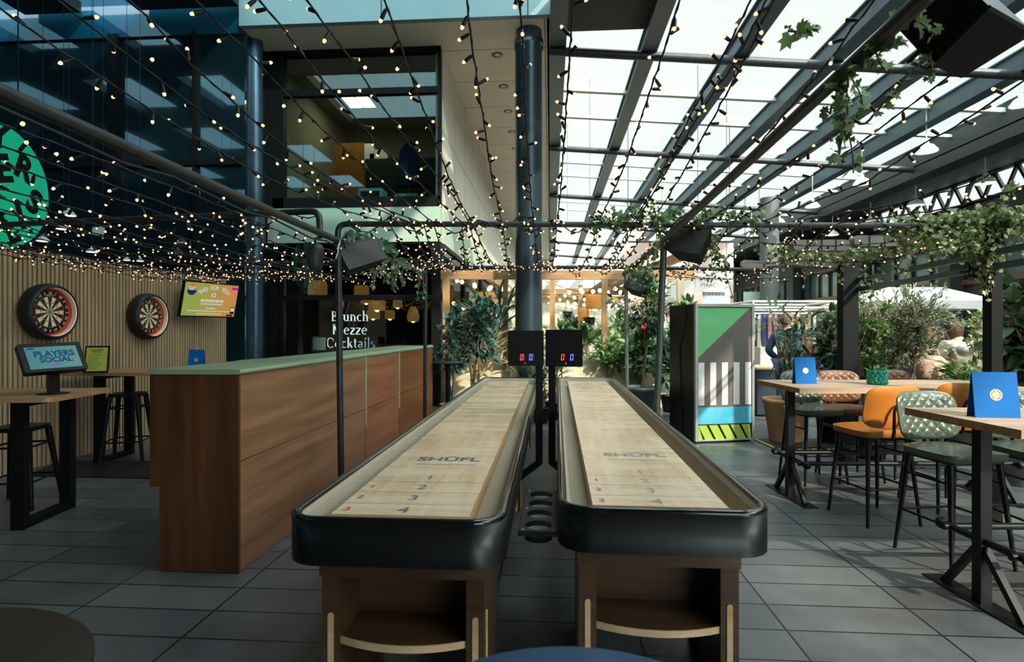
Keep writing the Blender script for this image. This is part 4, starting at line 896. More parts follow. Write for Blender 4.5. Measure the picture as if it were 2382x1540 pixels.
def make_stool(label, leather, quilted=True, group='padded bar stools round the high tables'):
    t = thing('padded_bar_stool', label, 'stool', (0, 0, 0), 0, group)
    g = G()   # seat: quilted top, plain sides; sitter faces +Y
    def seat_top(a, b):
        x, y = squircle(a, b, 0.215, 0.21); return Vector((x, y + 0.01, 0.70 + 0.015 * (abs(2 * b - 1) ** 3 > 0.5) * 0 - 0.012 * x * x / 0.046 + 0.01)), Vector((0, 0, 1))
    quilt_grid(g, seat_top, 36, 36, 0.008, (4.5, 4.5), 0)
    e = [Vector(g.v[k]) for k in list(range(0, 37)) + [37 * r + 36 for r in range(1, 37)] + list(range(37 * 36 + 35, 37 * 36 - 1, -1)) + [37 * r for r in range(35, 0, -1)]]
    n = len(e); i = g.add(e + [Vector((p.x * 0.97, p.y * 0.97, 0.655)) for p in e])
    for k in range(n): j = (k + 1) % n; g.face((i + k, i + n + k, i + n + j, i + j), 0, True)
    g.face(tuple(i + n + k for k in range(n))[::-1], 0); g.done('seat', leather, t)
    def back(a, b, s):
        x, z = squircle(a, b, 0.215, 0.152, 0.3); cv = 0.045 * (x / 0.215) ** 2; th = 0.02 * (1 - 0.6 * max(abs(2 * a - 1), abs(2 * b - 1)) ** 6)
        return Vector((x, -0.225 - 0.20 * (z) * 0.9 + cv + s * th, 0.885 + z)), Vector((0, s, 0.2 * s)).normalized()
    g = G(); quilt_grid(g, lambda a, b: back(a, b, 1), 100, 68, 0.0105 if quilted else 0.0, (6.0, 4.2), 0)
    nF = len(g.v); quilt_grid(g, lambda a, b: back(1 - a, b, -1), 24, 16, 0.0, (1, 1), 0)
    loop = lambda o, nu, nv: [o + k for k in range(nu + 1)] + [o + (nu + 1) * r + nu for r in range(1, nv + 1)] + [o + (nu + 1) * nv + k for k in range(nu - 1, -1, -1)] + [o + (nu + 1) * r for r in range(nv - 1, 0, -1)]
    cl = [(0.0 + k / 20, 0) for k in range(20)] + [(1, k / 14) for k in range(14)] + [(1 - k / 20, 1) for k in range(20)] + [(0, 1 - k / 14) for k in range(14)]
    i = g.add([back(a, b, 1)[0] for a, b in cl] + [back(a, b, -1)[0] for a, b in cl]); n = len(cl)
    for k in range(n): j = (k + 1) % n; g.face((i + k, i + j, i + n + j, i + n + k), 0, True)
    bk = g.done('backrest', leather, t)
    g = G(); g.tube([back(a, b, 0)[0] + Vector((0, 0, 0)) for a, b in cl], 0.008, 6, closed=True); g.done('piping', leather, bk)
    g = G(); hp = [(-0.055, -0.15, 0.645), (-0.056, -0.26, 0.655), (-0.055, -0.275, 0.72), (-0.05, -0.272, 0.86), (-0.03, -0.276, 0.905), (0, -0.278, 0.918), (0.03, -0.276, 0.905), (0.05, -0.272, 0.86), (0.055, -0.275, 0.72), (0.056, -0.26, 0.655), (0.055, -0.15, 0.645)]
    g.tube(hp, 0.0105, 8); g.done('back_support', 'black', t)
    g = G(); g.tube([(p[0], p[1] + 0.01, 0.648) for p in rrect(-0.18, 0.18, -0.17, 0.17, 0.03, 3)], 0.011, 6, closed=True); g.done('seat_frame', 'black', t)
    for sx in (-1, 1):
        for sy in (-1, 1):
            g = G(); g.tube([(sx * 0.165, sy * 0.155, 0.65), (sx * 0.215, sy * 0.215, 0.0)], [0.019, 0.011], 8); g.done('leg', 'black', t)
    for a, b, z in ((( -0.193, -0.19), (0.193, -0.19), 0.27), ((0.193, -0.19), (0.193, 0.19), 0.27), ((0.193, 0.19), (-0.193, 0.19), 0.27), ((-0.193, 0.19), (-0.193, -0.19), 0.27), ((-0.175, -0.17), (-0.175, 0.17), 0.52), ((0.175, -0.17), (0.175, 0.17), 0.52)): g = G(); g.tube([(a[0], a[1], z), (b[0], b[1], z)], 0.008, 6); g.done('footrest' if z < 0.4 else 'brace', 'black', t)
    return t
def spot(u, d): c = P(u, 770, d); return (c.x, c.y, 0)
SO = make_stool('tan leather bar stool with plain back and bent tube towards us', 'oleather')
SO.location = spot(2030, 4.42); SO.rotation_euler = (0, 0, TH + 0.12)
dup(SO, spot(2192, 4.72), TH + 0.05, 'tan leather bar stool mostly hidden behind a green quilted stool, at the farther table')
SG = make_stool('green quilted bar stool in full view behind the nearer table', 'gleather')
SG.location = spot(2215, 3.62); SG.rotation_euler = (0, 0, PI + TH + 0.12)
dup(SG, spot(2415, 3.66), PI + TH - 0.05, 'green quilted bar stool peeping out behind the tall blue menu')
dup(SG, spot(1890, 5.55), PI + TH + 0.10, 'green quilted bar stool beyond the farther table, behind the smaller blue menu')
SB = make_stool('brown quilted bar stool beyond the farther table, beside the green one', 'bleather')
SB.location = spot(1975, 5.62); SB.rotation_euler = (0, 0, PI + TH)
dup(SB, spot(2098, 5.75), PI + TH, 'brown quilted bar stool behind the teal plant pot')

c = P(1876, 889, 5.05); blue_menu((c.x, c.y, 0.98), TH + 0.0, 0.185, 0.235, 'smaller looking blue menu standing on the farther oak table', False)
c = PZ(2322, 972, 0.98); blue_menu((c.x, c.y, 0.98), TH - 0.12, 0.225, 0.245, 'large blue menu with a gold emblem on the nearer oak table')
# teal pot with scales
MT['tealpot'] = mat('teal_ceramic', srgb(0, 142, 116), 0.3, var=0.06)
c = P(2041, 888, 5.0); t = thing('plant_pot', 'small teal pot with scale pattern and white dots on the farther table', 'plant pot', (c.x, c.y, 0.98))
g = G(); R = 0.076; g.lathe([(R * 0.97, 0), (R, 0.01), (R, 0.12), (R * 0.97, 0.13), (R * 0.9, 0.128), (R * 0.88, 0.11), (0.0001, 0.108)], 28); g.lathe([(R * 0.97, 0), (0.0001, 0)], 28)
for r in range(4):
    for k in range(12):
        a = 2 * PI * (k + 0.5 * (r % 2)) / 12; p = Vector((math.cos(a) * R * 0.86, math.sin(a) * R * 0.86, 0.022 + 0.029 * r)); g.sphere(p, 0.0185, 10, 7, 0, (1, 1, 1.05))
g.done('pot', 'tealpot', t)
g = G(); rnd = random.Random(5)
for k in range(9): a = rnd.uniform(-2.2, -0.4); g.sphere((math.cos(a) * (R + 0.004), math.sin(a) * (R + 0.004), rnd.uniform(0.015, 0.12)), 0.005, 8, 6)
g.done('dots', 'white', t)

# ------------------------------------------------------------------ leaf and plant makers
def leaf(g, p, d, nrm, L, W, m=0, droop=0.25):
    d = d.normalized(); s = d.cross(nrm)
    s = s.normalized() if s.length > 1e-4 else d.orthogonal().normalized(); n = s.cross(d)
    q = lambda t, w, b: p + d * (L * t) + s * (W * w) - n * (L * droop * t * t) + n * (W * b)
    i = g.add([q(0, 0, 0), q(0.35, 0.5, 0.12), q(0.35, 0, 0), q(0.35, -0.5, 0.12), q(0.75, 0.36, 0.1), q(0.75, 0, 0), q(0.75, -0.36, 0.1), q(1, 0, 0)])
    for f in ((0, 2, 1), (0, 3, 2), (1, 2, 5, 4), (2, 3, 6, 5), (4, 5, 7), (5, 6, 7)): g.face(tuple(i + k for k in f), m, False)
IVY = [(0, 0), (0.28, -0.12), (0.52, 0.10), (0.34, 0.30), (0.50, 0.62), (0.20, 0.58), (0, 1.0), (-0.20, 0.58), (-0.50, 0.62), (-0.34, 0.30), (-0.52, 0.10), (-0.28, -0.12)]
def ivyleaf(g, p, d, nrm, L, m=0):
    d = d.normalized(); s = d.cross(nrm); s = s.normalized() if s.length > 1e-4 else d.orthogonal().normalized(); n = s.cross(d)
    pts = [p + s * (x * L) + d * (y * L) + n * (0.12 * abs(x) * L) for x, y in IVY]; c = p + d * (0.3 * L)
    i = g.add([c] + pts); k = len(pts)
    for j in range(k): g.face((i, i + 1 + j, i + 1 + (j + 1) % k), m)
def rv(r): return Vector((r.uniform(-1, 1), r.uniform(-1, 1), r.uniform(-1, 1)))
def ivy_on(path, seed, n, size, spread, label, parent=None, hang=0, hl=0.4, name='ivy', mt='ivy', group=None):
    r = random.Random(seed); path = [Vector(p) for p in path]
    seg = [(path[i + 1] - path[i]).length for i in range(len(path) - 1)]; tot = sum(seg)
    def at(t):
        t *= tot
        for i, s in enumerate(seg):
            if t <= s or i == len(seg) - 1: return path[i].lerp(path[i + 1], min(1, t / max(s, 1e-6)))
            t -= s
    o = thing(name, label, 'ivy', at(0.5), 0, group); base = o.location.copy()
    lg = G(); sg_ = G()
    stem = [at(k / 24) + rv(r) * spread * 0.35 for k in range(25)]; sg_.tube(stem, 0.005, 5)
    for k in range(n):
        p = at(r.random()) + rv(r) * spread * r.random() ** 0.5; d = rv(r) + Vector((0, 0, -0.5)); nr_ = rv(r) + Vector((0, -0.9, 0.7)); ivyleaf(lg, p, d, nr_, size * r.uniform(0.6, 1.2))
    for k in range(hang):
        p = at(r.random()); L = hl * r.uniform(0.4, 1.0); pts = [p]; m_ = max(4, int(L / 0.05)); dr = rv(r) * 0.25
        for j in range(m_): dr = dr * 0.9 + rv(r) * 0.25; pts.append(pts[-1] + Vector((dr.x * 0.03, dr.y * 0.03, -L / m_)))
        sg_.tube(pts, 0.003, 4)
        for q in pts[1:]:
            for _ in range(2): ivyleaf(lg, q + rv(r) * 0.02, rv(r) + Vector((0, 0, -0.8)), rv(r) + Vector((0, -1, 0.4)), size * r.uniform(0.5, 1.0))
    for g_, nm, mm in ((sg_, 'stem', 'bark'), (lg, 'foliage', mt)):
        g_.v = [tuple(Vector(p) - base) for p in g_.v]; g_.done(nm, mm, o)
    return o
def plant(name, label, base, height, crown, nleaf, L, W, mt, seed, stems=3, crown_z=0.65, droop=0.3, upright=0.2, pot=None, branches=14, rad=0.014, group=None):
    """crown: (rx, ry, rz) half sizes of the leafy volume, centred crown_z*height up"""
    r = random.Random(seed); o = thing(name, label, 'plant', base, 0, group); z0 = 0
    if pot:
        R, H, pm = pot
        g = G(); g.lathe([(R * 0.72, 0), (R * 0.98, H * 0.9), (R * 1.03, H * 0.9), (R * 1.03, H), (R * 0.94, H), (R * 0.92, H * 0.9)], 30); g.lathe([(R * 0.72, 0), (0.0001, 0)], 30); g.done('pot', pm, o)
        g = G(); g.lathe([(R * 0.92, H * 0.9), (0.0001, H * 0.92)], 24); g.done('soil', 'soil', o); z0 = H * 0.9
    c = Vector((0, 0, z0 + (height - z0) * crown_z)); sg_ = G(); lg = G(); tips = []
    for k in range(stems):
        a = rv(r) * 0.06 * (stems > 1); top = c + Vector((r.uniform(-.4, .4) * crown[0], r.uniform(-.4, .4) * crown[1], r.uniform(0.0, 0.6) * crown[2])); s = Vector((a.x, a.y, z0))
        md = s.lerp(top, 0.5) + rv(r) * 0.05; pts = [s, s.lerp(md, 0.6) + rv(r) * 0.02, md, md.lerp(top, 0.5) + rv(r) * 0.03, top]; sg_.tube(pts, [rad, rad * 0.9, rad * 0.75, rad * 0.6, rad * 0.3], 6)
        for b in range(max(1, branches // stems)):
            v = rv(r); 
            while v.length > 1: v = rv(r)
            e = c + Vector((v.x * crown[0], v.y * crown[1], v.z * crown[2])); q = pts[2 + r.randint(0, 2)]; m2 = q.lerp(e, 0.5) + Vector((0, 0, 0.03)) + rv(r) * 0.03
            sg_.tube([q, m2, e], [rad * 0.5, rad * 0.35, rad * 0.15], 5); tips.append((q, m2, e))
    for k in range(nleaf):
        q, m2, e = tips[r.randrange(len(tips))]; t = r.uniform(0.25, 1.08); p = (q.lerp(m2, t * 2) if t < 0.5 else m2.lerp(e, t * 2 - 1)) + rv(r) * L * 0.35
        d = (p - c) * 0.8 + rv(r) * 0.5 * max(crown) + Vector((0, 0, upright)); leaf(lg, p, d, Vector((0, -0.3, 1)) + rv(r) * 0.6, L * r.uniform(0.65, 1.2), W * r.uniform(0.7, 1.2), 0, droop)
    sg_.done('stem', 'bark', o); lg.done('foliage', mt, o); return o

# little plant in the teal pot
c = P(2041, 888, 5.0)
r = random.Random(3); g = G()
for k in range(26): leaf(g, Vector((r.uniform(-.05, .05), r.uniform(-.05, .05), 0.11)), Vector((r.uniform(-1, 1), r.uniform(-1, 1), 0.9)), Vector((0, 0, 1)), 0.07, 0.03)
tp = g.done('potted_seedling', 'green_leaf', None, (c.x, c.y, 0.98)); tag(tp, 'low green leaves growing in the teal pot', 'plant')

# terracotta planter with a long leaved shrub on a striped mat
c = PFL(1827, 1032); base = (c.x + 0.08, c.y + 0.2, 0.012)
plant('potted_shrub', 'long leaved shrub in a big terracotta pot beside the painted drinks fridge', base, 1.85, (0.46, 0.42, 0.55), 95, 0.22, 0.05, 'dark_leaf', 11, 4, 0.62, 0.35, 0.1, (0.275, 0.55, 'terracotta'), 20)
MT['yellow'] = mat('yellow_stripe', srgb(214, 190, 60), 0.6)
a = PFL(1790, 1040); b = PFL(2010, 1034); t = thing('floor_mat', 'black rubber mat with broken yellow edging under the terracotta pot', 'mat', (a.x, a.y - 0.05, 0), TH)
g = G(); g.box(0, 1.2, -0.16, 0.55, 0, 0.012); g.done('pad', 'rubber', t)
g = G()
for k in range(14): g.box(0.01 + 0.085 * k, 0.06 + 0.085 * k, -0.155, -0.12, 0.012, 0.0135)
for k in range(8): g.box(0.005, 0.04, -0.155 + 0.085 * k, -0.105 + 0.085 * k, 0.012, 0.0135)
g.done('stripe', 'yellow', t)

# ------------------------------------------------------------------ painted drinks fridge
MT['fgreen'] = mat('mint_green_print', srgb(108, 186, 122), 0.35, var=0.04); MT['ftaupe'] = mat('taupe_print', srgb(104, 96, 90), 0.35, var=0.06); MT['fwhite'] = mat('white_print', srgb(226, 224, 220), 0.35, var=0.03); MT['fblue'] = mat('blue_print', srgb(44, 160, 194), 0.35, var=0.15, scale=3, col2=srgb(110, 186, 204)); MT['flime'] = mat('lime_print', srgb(156, 182, 70), 0.35, var=0.04)
MT['fside'] = mat('dark_green_cabinet', srgb(20, 23, 19), 0.35, var=0.12, scale=2); MT['alu'] = mat('brushed_aluminium', srgb(190, 192, 186), 0.35, 0.6, var=0.05)
fl0 = PFL(1618, 1033); fr0 = PFL(1755, 1033); ww = (fr0 - fl0).length; fb = P(1557, 1010, 8.02); 
t = thing('drinks_fridge', 'tall dark fridge with a green, white, blue and lime geometric front', 'fridge', (fl0.x, fl0.y, 0), TH + 0.19)
dpt = 0.72; ww = 0.84
sk = -0.02
g = G(); g.box(0, ww, 0.045, dpt, 0.02, 1.80); g.box(0.03, ww - 0.03, 0.06, dpt - 0.03, 0, 0.02); g.done('cabinet', 'fside', t)
dr = bpy.data.objects.new('door', None); COL.objects.link(dr); dr.parent = t
g = G(); g.box(0, 0.035, 0.0, 0.045, 0.03, 1.80); g.box(ww - 0.035, ww, 0.0, 0.045, 0.03, 1.80); g.box(0.035, ww - 0.035, 0, 0.045, 1.765, 1.80); g.box(0.035, ww - 0.035, 0, 0.045, 0.03, 0.05); g.done('door_frame', 'alu', dr)
g = G(); x0, x1 = 0.035, ww - 0.035; hz = lambda v: HC - (v - 770) / F * 7.29
g.box(x0, x1, 0.012, 0.04, 0.05, 1.765, 1)
def pp(pts, m, y=0.0105): g.poly([(x, y, z) for x, z in pts], m)
pp([(x0 + 0.005, hz(716)), (x0 + 0.005, hz(833)), (x1 - 0.03, hz(716))], 0)
pw = (x1 - x0 - 0.02) / 9
for k in range(5): xa = x0 + 0.01 + 2 * k * pw; pp([(xa, hz(944)), (xa + pw, hz(944)), (xa + pw, hz(844)), (xa, hz(844))], 2)
pp([(x0, hz(988)), (x1, hz(988)), (x1, hz(949)), (x0, hz(949))], 3); pp([(x0, hz(1027)), (x1, hz(1027)), (x1, hz(989)), (x0, hz(989))], 5, 0.0108)
zz0, zz1 = hz(1025), hz(991); st = (x1 - x0) / 5.0
for k in range(-1, 5):
    xa = x0 + 0.012 + st * k; q = [(xa + st * 0.62, zz0), (xa + st * 1.40, zz0), (xa + st * 0.72, zz1), (xa - st * 0.06, zz1)]
    def clip(pts):
        out = []
        for i in range(len(pts)):
            for lim, sg2 in (): pass
        return [(min(max(x, x0 + 0.008), x1 - 0.008), z) for x, z in pts]
    pp(clip(q), 4, 0.0102)
g.done('front_panel', ['fgreen', 'ftaupe', 'fwhite', 'fblue', 'flime', 'blackmatte'], dr)
g = G(); g.tube([(-0.004, 0.25, 1.80), (-0.008, 0.26, 1.5), (-0.006, 0.42, 1.25), (-0.006, 0.40, 0.8), (-0.006, 0.34, 0.05)], 0.005, 5); g.done('cord', 'cable', t)

# ================================================================== PIPE PERGOLA, SPEAKERS, HEATERS
PR = 0.0245
def pipe(pts, label, cat='pipe', r=PR, group='dark pergola pipes', m='pipe', name='pergola_pipe'):
    g = G(); g.tube(pts, r, 12, 0); return tag(g.done(name, m), label, cat, group)
NL = P(786, 560, 4.32); FLp = P(990, 635, 7.15); NR = P(1545, 558, 4.62); FRp = P(1456, 635, 7.05)
zl = NL.z; xl = (NL.x + FLp.x) / 2
pipe([P(797, 1300, 4.32) * Vector((1, 1, 0)) if False else Vector((P(795, 1105, 4.32).x, P(795, 1105, 4.32).y, 0)), NL + Vector((0, 0, 0.03))], 'nearer upright pole against the counter front')
pipe([Vector((P(988, 970, 7.15).x, P(988, 970, 7.15).y, 0)), FLp + Vector((0, 0, 0.03))], 'farther slim upright pole against the counter front')
pipe([Vector((P(1518, 960, 4.62).x, P(1518, 960, 4.62).y, 0)), NR + Vector((0, 0, 0.02))], 'leaning upright pole right of the right shuffleboard table', r=0.027, m=mat('grey_green_pipe', srgb(58, 68, 66), 0.45, 0.3, col2=srgb(96, 106, 102), scale=7, stretch=(1, 1, 0.4)))
pipe([Vector((P(1460, 900, 7.05).x, P(1460, 900, 7.05).y, 0)), FRp + Vector((0, 0, 0.02))], 'paint flecked far upright pole near the grey planter', r=0.022, m=mat('flecked_pipe', srgb(70, 80, 78), 0.5, 0.3, col2=srgb(170, 176, 170), scale=9, stretch=(1, 1, 0.5)))
dl = (FLp - NL); dl = Vector((dl.x / dl.y, 1, dl.z / dl.y))
La = P(-120, 160, 1.42)
pipe([La, NL], 'long pipe from the top left corner to the nearer left pole', r=0.023)
pipe([NL, FLp], 'pipe joining the two left poles behind the black speaker', r=0.022)
pipe([P(2165, -20, 1.50), NR], 'ivy wound pipe from the top right to the leaning pole', r=0.025)
pipe([NR, FRp], 'pipe joining the leaning pole and the paint flecked pole', r=0.024)
ncp0 = P(786, 524, 4.32); ncp1 = P(1990, 524, 4.5)
pipe(elbow(NL, ncp0 + Vector((0, 0, 0.01)), P(1260, 522, 4.42), 0.07) + [P(1560, 523, 4.5), ncp1, P(2290, 526, 4.5)], 'near cross pipe over both shuffleboard tables, wrapped in lights', r=0.022)
pipe(elbow(FLp, FLp + Vector((0, 0, 0.065)), P(1240, 622, 7.15), 0.05) + [P(1460, 622, 7.1), P(1790, 628, 7.0)], 'far cross pipe below the near one, wrapped in lights', r=0.024)
pipe(elbow(P(0, 523, 5.0) + (P(0, 523, 5.0) - P(600, 498, 4.45)) * 0.3, P(742, 491, 4.33), P(745, 548, 4.30), 0.07), 'bent pipe from the left ending in an elbow over the long pipe')
pipe(elbow(P(560, 614, 7.4), P(986, 606, 7.15), P(990, 640, 7.15), 0.06), 'far bent pipe over the counter end with an elbow')
g = G(); g.tube([La + Vector((0, 0.03, -0.04))] + [La.lerp(NL, k / 10) + Vector((0.02, 0.0, -0.045 - 0.012 * (k % 3))) for k in range(1, 10)] + [NL + Vector((0, 0, -0.05))], 0.006, 6); tag(g.done('cable', 'cable'), 'black cable tied along the long left pipe', 'cable')

def mesh_speaker(c, rz, tilt, s, label, roll=0.0):
    """PA wedge in a perforated grille; front faces -Y"""
    t = thing('loudspeaker', label, 'speaker', c); t.rotation_euler = (tilt, roll, rz)
    w, h, d = s
    fr_ = [(-w / 2, 0, -h / 2), (w / 2, 0, -h / 2), (w / 2, 0, h / 2), (-w / 2, 0, h / 2)]; bk = [(-w * 0.32, d, -h * 0.42), (w * 0.32, d, -h * 0.42), (w * 0.32, d, h * 0.42), (-w * 0.32, d, h * 0.42)]
    g = G(); i = g.add(fr_ + bk); 
    for q in ((0, 4, 5, 1), (1, 5, 6, 2), (2, 6, 7, 3), (3, 7, 4, 0), (4, 7, 6, 5)): g.face(tuple(i + k for k in q), 0)
    g.done('cabinet', 'blackmatte', t)
    g = G(); g.poly([(p[0], -0.004, p[2]) for p in fr_], 0); g.box(-w / 2, w / 2, -0.008, 0.004, h / 2 - 0.01, h / 2, 0); g.box(-w / 2, w / 2, -0.008, 0.004, -h / 2, -h / 2 + 0.01, 0); g.done('grille', 'perf', t)
    g = G(); g.tube([(-w * 0.2, d, 0), (-w * 0.2, d + 0.05, 0), (w * 0.2, d + 0.05, 0), (w * 0.2, d, 0)], 0.01, 6); g.done('bracket', 'black', t); return t
def perfmat():
    m, nt, b, out = newmat('perforated_steel'); N = nt.nodes; L = nt.links
    tc = N.new('ShaderNodeTexCoord'); sp = N.new('ShaderNodeSeparateXYZ'); cb = N.new('ShaderNodeCombineXYZ'); L.new(tc.outputs['Object'], sp.inputs[0]); L.new(sp.outputs['X'], cb.inputs[0]); L.new(sp.outputs['Z'], cb.inputs[1])
    br = N.new('ShaderNodeTexBrick'); br.inputs['Scale'].default_value = 1; br.inputs['Brick Width'].default_value = 0.022; br.inputs['Row Height'].default_value = 0.014; br.inputs['Mortar Size'].default_value = 0.003
    br.inputs['Color1'].default_value = br.inputs['Color2'].default_value = (0.006, 0.006, 0.006, 1); br.inputs['Mortar'].default_value = srgb(52, 51, 48); L.new(cb.outputs[0], br.inputs['Vector']); L.new(br.outputs['Color'], b.inputs['Base Color']); b.inputs['Roughness'].default_value = 0.5
    return m
MT['perf'] = perfmat()
mesh_speaker(P(2300, 0, 2.05), TH + 0.5, -0.55, (0.34, 0.26, 0.22), 'big black speaker hanging in the top right corner')
mesh_speaker(P(1600, 555, 4.50), TH - 0.75, -0.45, (0.30, 0.24, 0.2), 'black perforated speaker on the leaning pole', 0.25)
mesh_speaker(P(1484, 655, 6.95), TH - 0.7, -0.5, (0.30, 0.24, 0.2), 'smaller looking perforated speaker on the far flecked pole', 0.3)
mesh_speaker(P(843, 588, 4.45), TH + 0.7, -0.35, (0.34, 0.2, 0.2), 'plain black speaker on the nearer left pole', -0.35)
c = P(733, 597, 4.4); t = thing('outdoor_speaker', 'grey rounded outdoor speaker hanging by the nearer left pole', 'speaker', (c.x, c.y, c.z))
g = G(); MT['greyplast'] = mat('dark_grey_plastic', srgb(52, 56, 60), 0.5); g.lathe([(0.0001, -0.105), (0.045, -0.1), (0.058, -0.07), (0.066, 0.0), (0.064, 0.06), (0.05, 0.095), (0.0001, 0.1)], 20); g.done('casing', 'greyplast', t)
g = G(); g.tube([(0, 0, 0.09), (0.0, 0, 0.14), (0.10, 0, 0.16)], 0.01, 6); g.done('bracket', 'black', t)
g = G(); g.tube([P(789, 566, 4.26), P(786, 585, 4.25), P(781, 602, 4.25)], 0.004, 5); g.tube([P(790, 570, 4.26), P(792, 555, 4.26), P(784, 580, 4.25)], 0.004, 5); tag(g.done('cable_tie', 'white'), 'white tie knotted round the nearer left pole', 'tie')
# right hand pergola: posts, rails, heaters
p = P(1972, 770, 6.3); g = G(); g.box(-0.085, 0.085, -0.06, 0.06, 0, 2.35); o = g.done('pergola_post', 'blackmatte', None, (p.x, p.y, 0), (0, 0, TH)); tag(o, 'thick black square post beyond the farther oak table', 'post')
p2 = P(2309, 770, 4.3); g = G(); g.box(-0.042, 0.042, -0.042, 0.042, 0, 2.25); o = g.done('pergola_post', 'blackmatte', None, (p2.x, p2.y, 0), (0, 0, TH)); tag(o, 'black square post under the thick ivy at the right', 'post')
for k, (v0, v1) in enumerate(((652, 571), (674, 607))):
    g = G(); g.beam(P(1990, v0, 6.3), P(2395, v1, 3.9), 0.03, 0.045); tag(g.done('pergola_rail', 'bluecol'), ('upper', 'lower')[k] + ' dark metal rail running back to the thick black post', 'rail', 'pergola rails')
mesh_speaker(P(2290, 632, 4.5), TH + 0.9, 0.0, (0.5, 0.12, 0.1), 'long black speaker between the two right rails')
MT['heater'] = mat('grey_heater', srgb(120, 118, 110), 0.4, 0.4, var=0.15)
for k, (u, v, w) in enumerate(((1905, 572, 0.52), (2050, 562, 0.56))):
    c = P(u, v, 5.3); t = thing('patio_heater', ('left', 'right')[k] + ' grey infrared heater hanging under the ivy covered pipe', 'heater', c, TH)
    g = G(); pr = [(-w / 2, -0.05), (w / 2, -0.05), (w / 2 - 0.02, 0.05), (-w / 2 + 0.02, 0.05)]; g.prism(rrect(-w / 2, w / 2, -0.05, 0.05, 0.04, 4), -0.05, 0.05, 0, frame((0, 0, 0), (1, 0, 0), (0, 0, 1), (0, -1, 0)), True); g.done('housing', 'heater', t)
    g = G(); 
    for x in (-w * 0.25, 0, w * 0.25): g.box(x - 0.005, x + 0.005, -0.056, 0.05, -0.052, 0.052)
    g.done('guard', 'pipe', t); g = G(); g.tube([(0, 0, 0.04), (0, -0.5, 0.22)], 0.012, 6); g.done('arm', 'pipe', t)
g = G(); a, b = P(1722, 615, 6.6), P(1972, 615, 6.45); d = (b - a).normalized(); g.prism([(0.05 - 0.05 * math.cos(x), 0.05 * math.sin(x)) for x in [PI / 2 - PI * k / 8 for k in range(9)]][::-1] + [((b - a).length, 0.05), ((b - a).length, -0.05)][::-1], -0.03, 0.03, 0, frame(a, d, (0, 0, 1), d.cross(Vector((0, 0, 1)))))
MT['greytimber'] = wood('silver_grey_timber', srgb(118, 112, 102), srgb(150, 144, 132), 'X', 0.7); tag(g.done('pergola_beam', 'greytimber'), 'silver grey timber beam with a rounded end by the thick black post', 'beam')

# white market pendants
def enamel(u, v, d, wpx, label, group, glowing=True, dz=0.0):
    c = P(u, v, d); R = wpx / 2 / F * d; t = thing('pendant_lamp', label, 'lamp', c, 0, group)
    g = G(); g.lathe([(R, -R * 0.25), (R * 0.98, -R * 0.1), (R * 0.6, R * 0.38), (R * 0.25, R * 0.55), (R * 0.22, R * 0.9), (0.001, R * 0.95)], 24); g.done('lamp_shade', 'white', t)
    g = G(); g.lathe([(R * 0.93, -R * 0.2), (R * 0.5, -R * 0.26), (0.0001, -R * 0.28)], 20); g.done('light_bulb', 'lampglow', t)
    top = RZ(c.x) if 0 < c.x < 10.3 else (6.5 if c.x > 0 else 7.3)
    if dz: top = c.z + dz
    g = G(); g.tube([(0, 0, R * 0.9), (0, 0, top - c.z)], 0.012 if c.x > 0 else 0.004, 5); g.done('cord', 'white' if c.x > 0 else 'cable', t)
ENL = [(2155, 348, 13, 47, 'largest, right of the ivy wound pipe'), (1806, 350, 13.5, 42, 'half hidden by the ivy wound pipe'), (2005, 424, 15.5, 38, 'between the two near lamps, lower'), (2130, 474, 17, 36, 'below the lattice truss'), (2292, 422, 14.5, 42, 'over the right end of the lattice truss'), (1890, 478, 18, 32, 'left of the truss, above the cross pipe'), (2375, 240, 11.5, 46, 'cut off by the right picture edge'), (1812, 515, 21, 26, 'just above the cross pipe'), (1748, 546, 23, 24, 'under the cross pipe near the pink banner'), (1937, 544, 21, 26, 'under the cross pipe near the heaters'), (1808, 592, 25, 16, 'smallest, beside the grey column'), (2025, 514, 19, 26, 'just above the cross pipe over the heaters')]
for u, v, d, w, s in ENL: enamel(u, v, d, w, 'white enamel market pendant lamp, ' + s, 'white market pendants')
for k, (u, v, w) in enumerate(((148, 530, 30), (100, 558, 28), (214, 584, 24), (160, 498, 30), (295, 604, 16), (326, 606, 16))): enamel(u, v, 9.2, w, 'small white pendant above the slatted wall, ' + ('right of the green sign', 'low under the green sign', 'left of the small white notice', 'highest by the green sign', 'far one of the low pair, left', 'far one of the low pair, right')[k], 'white pendants over the darts area')
c = P(229, 537, 9.3); t = thing('hanging_notice', 'small white hanging notice above the slatted wall', 'sign', c, TH); g = G(); g.box(-0.10, 0.10, -0.006, 0.006, -0.07, 0.07); g.done('board', 'white', t)
g = G(); g.tube([(-0.08, 0, 0.07), (-0.08, 0, 7.3 - c.z)], 0.004, 4); g.tube([(0.08, 0, 0.07), (0.08, 0, 7.3 - c.z)], 0.004, 4); g.done('wire', 'cable', t)
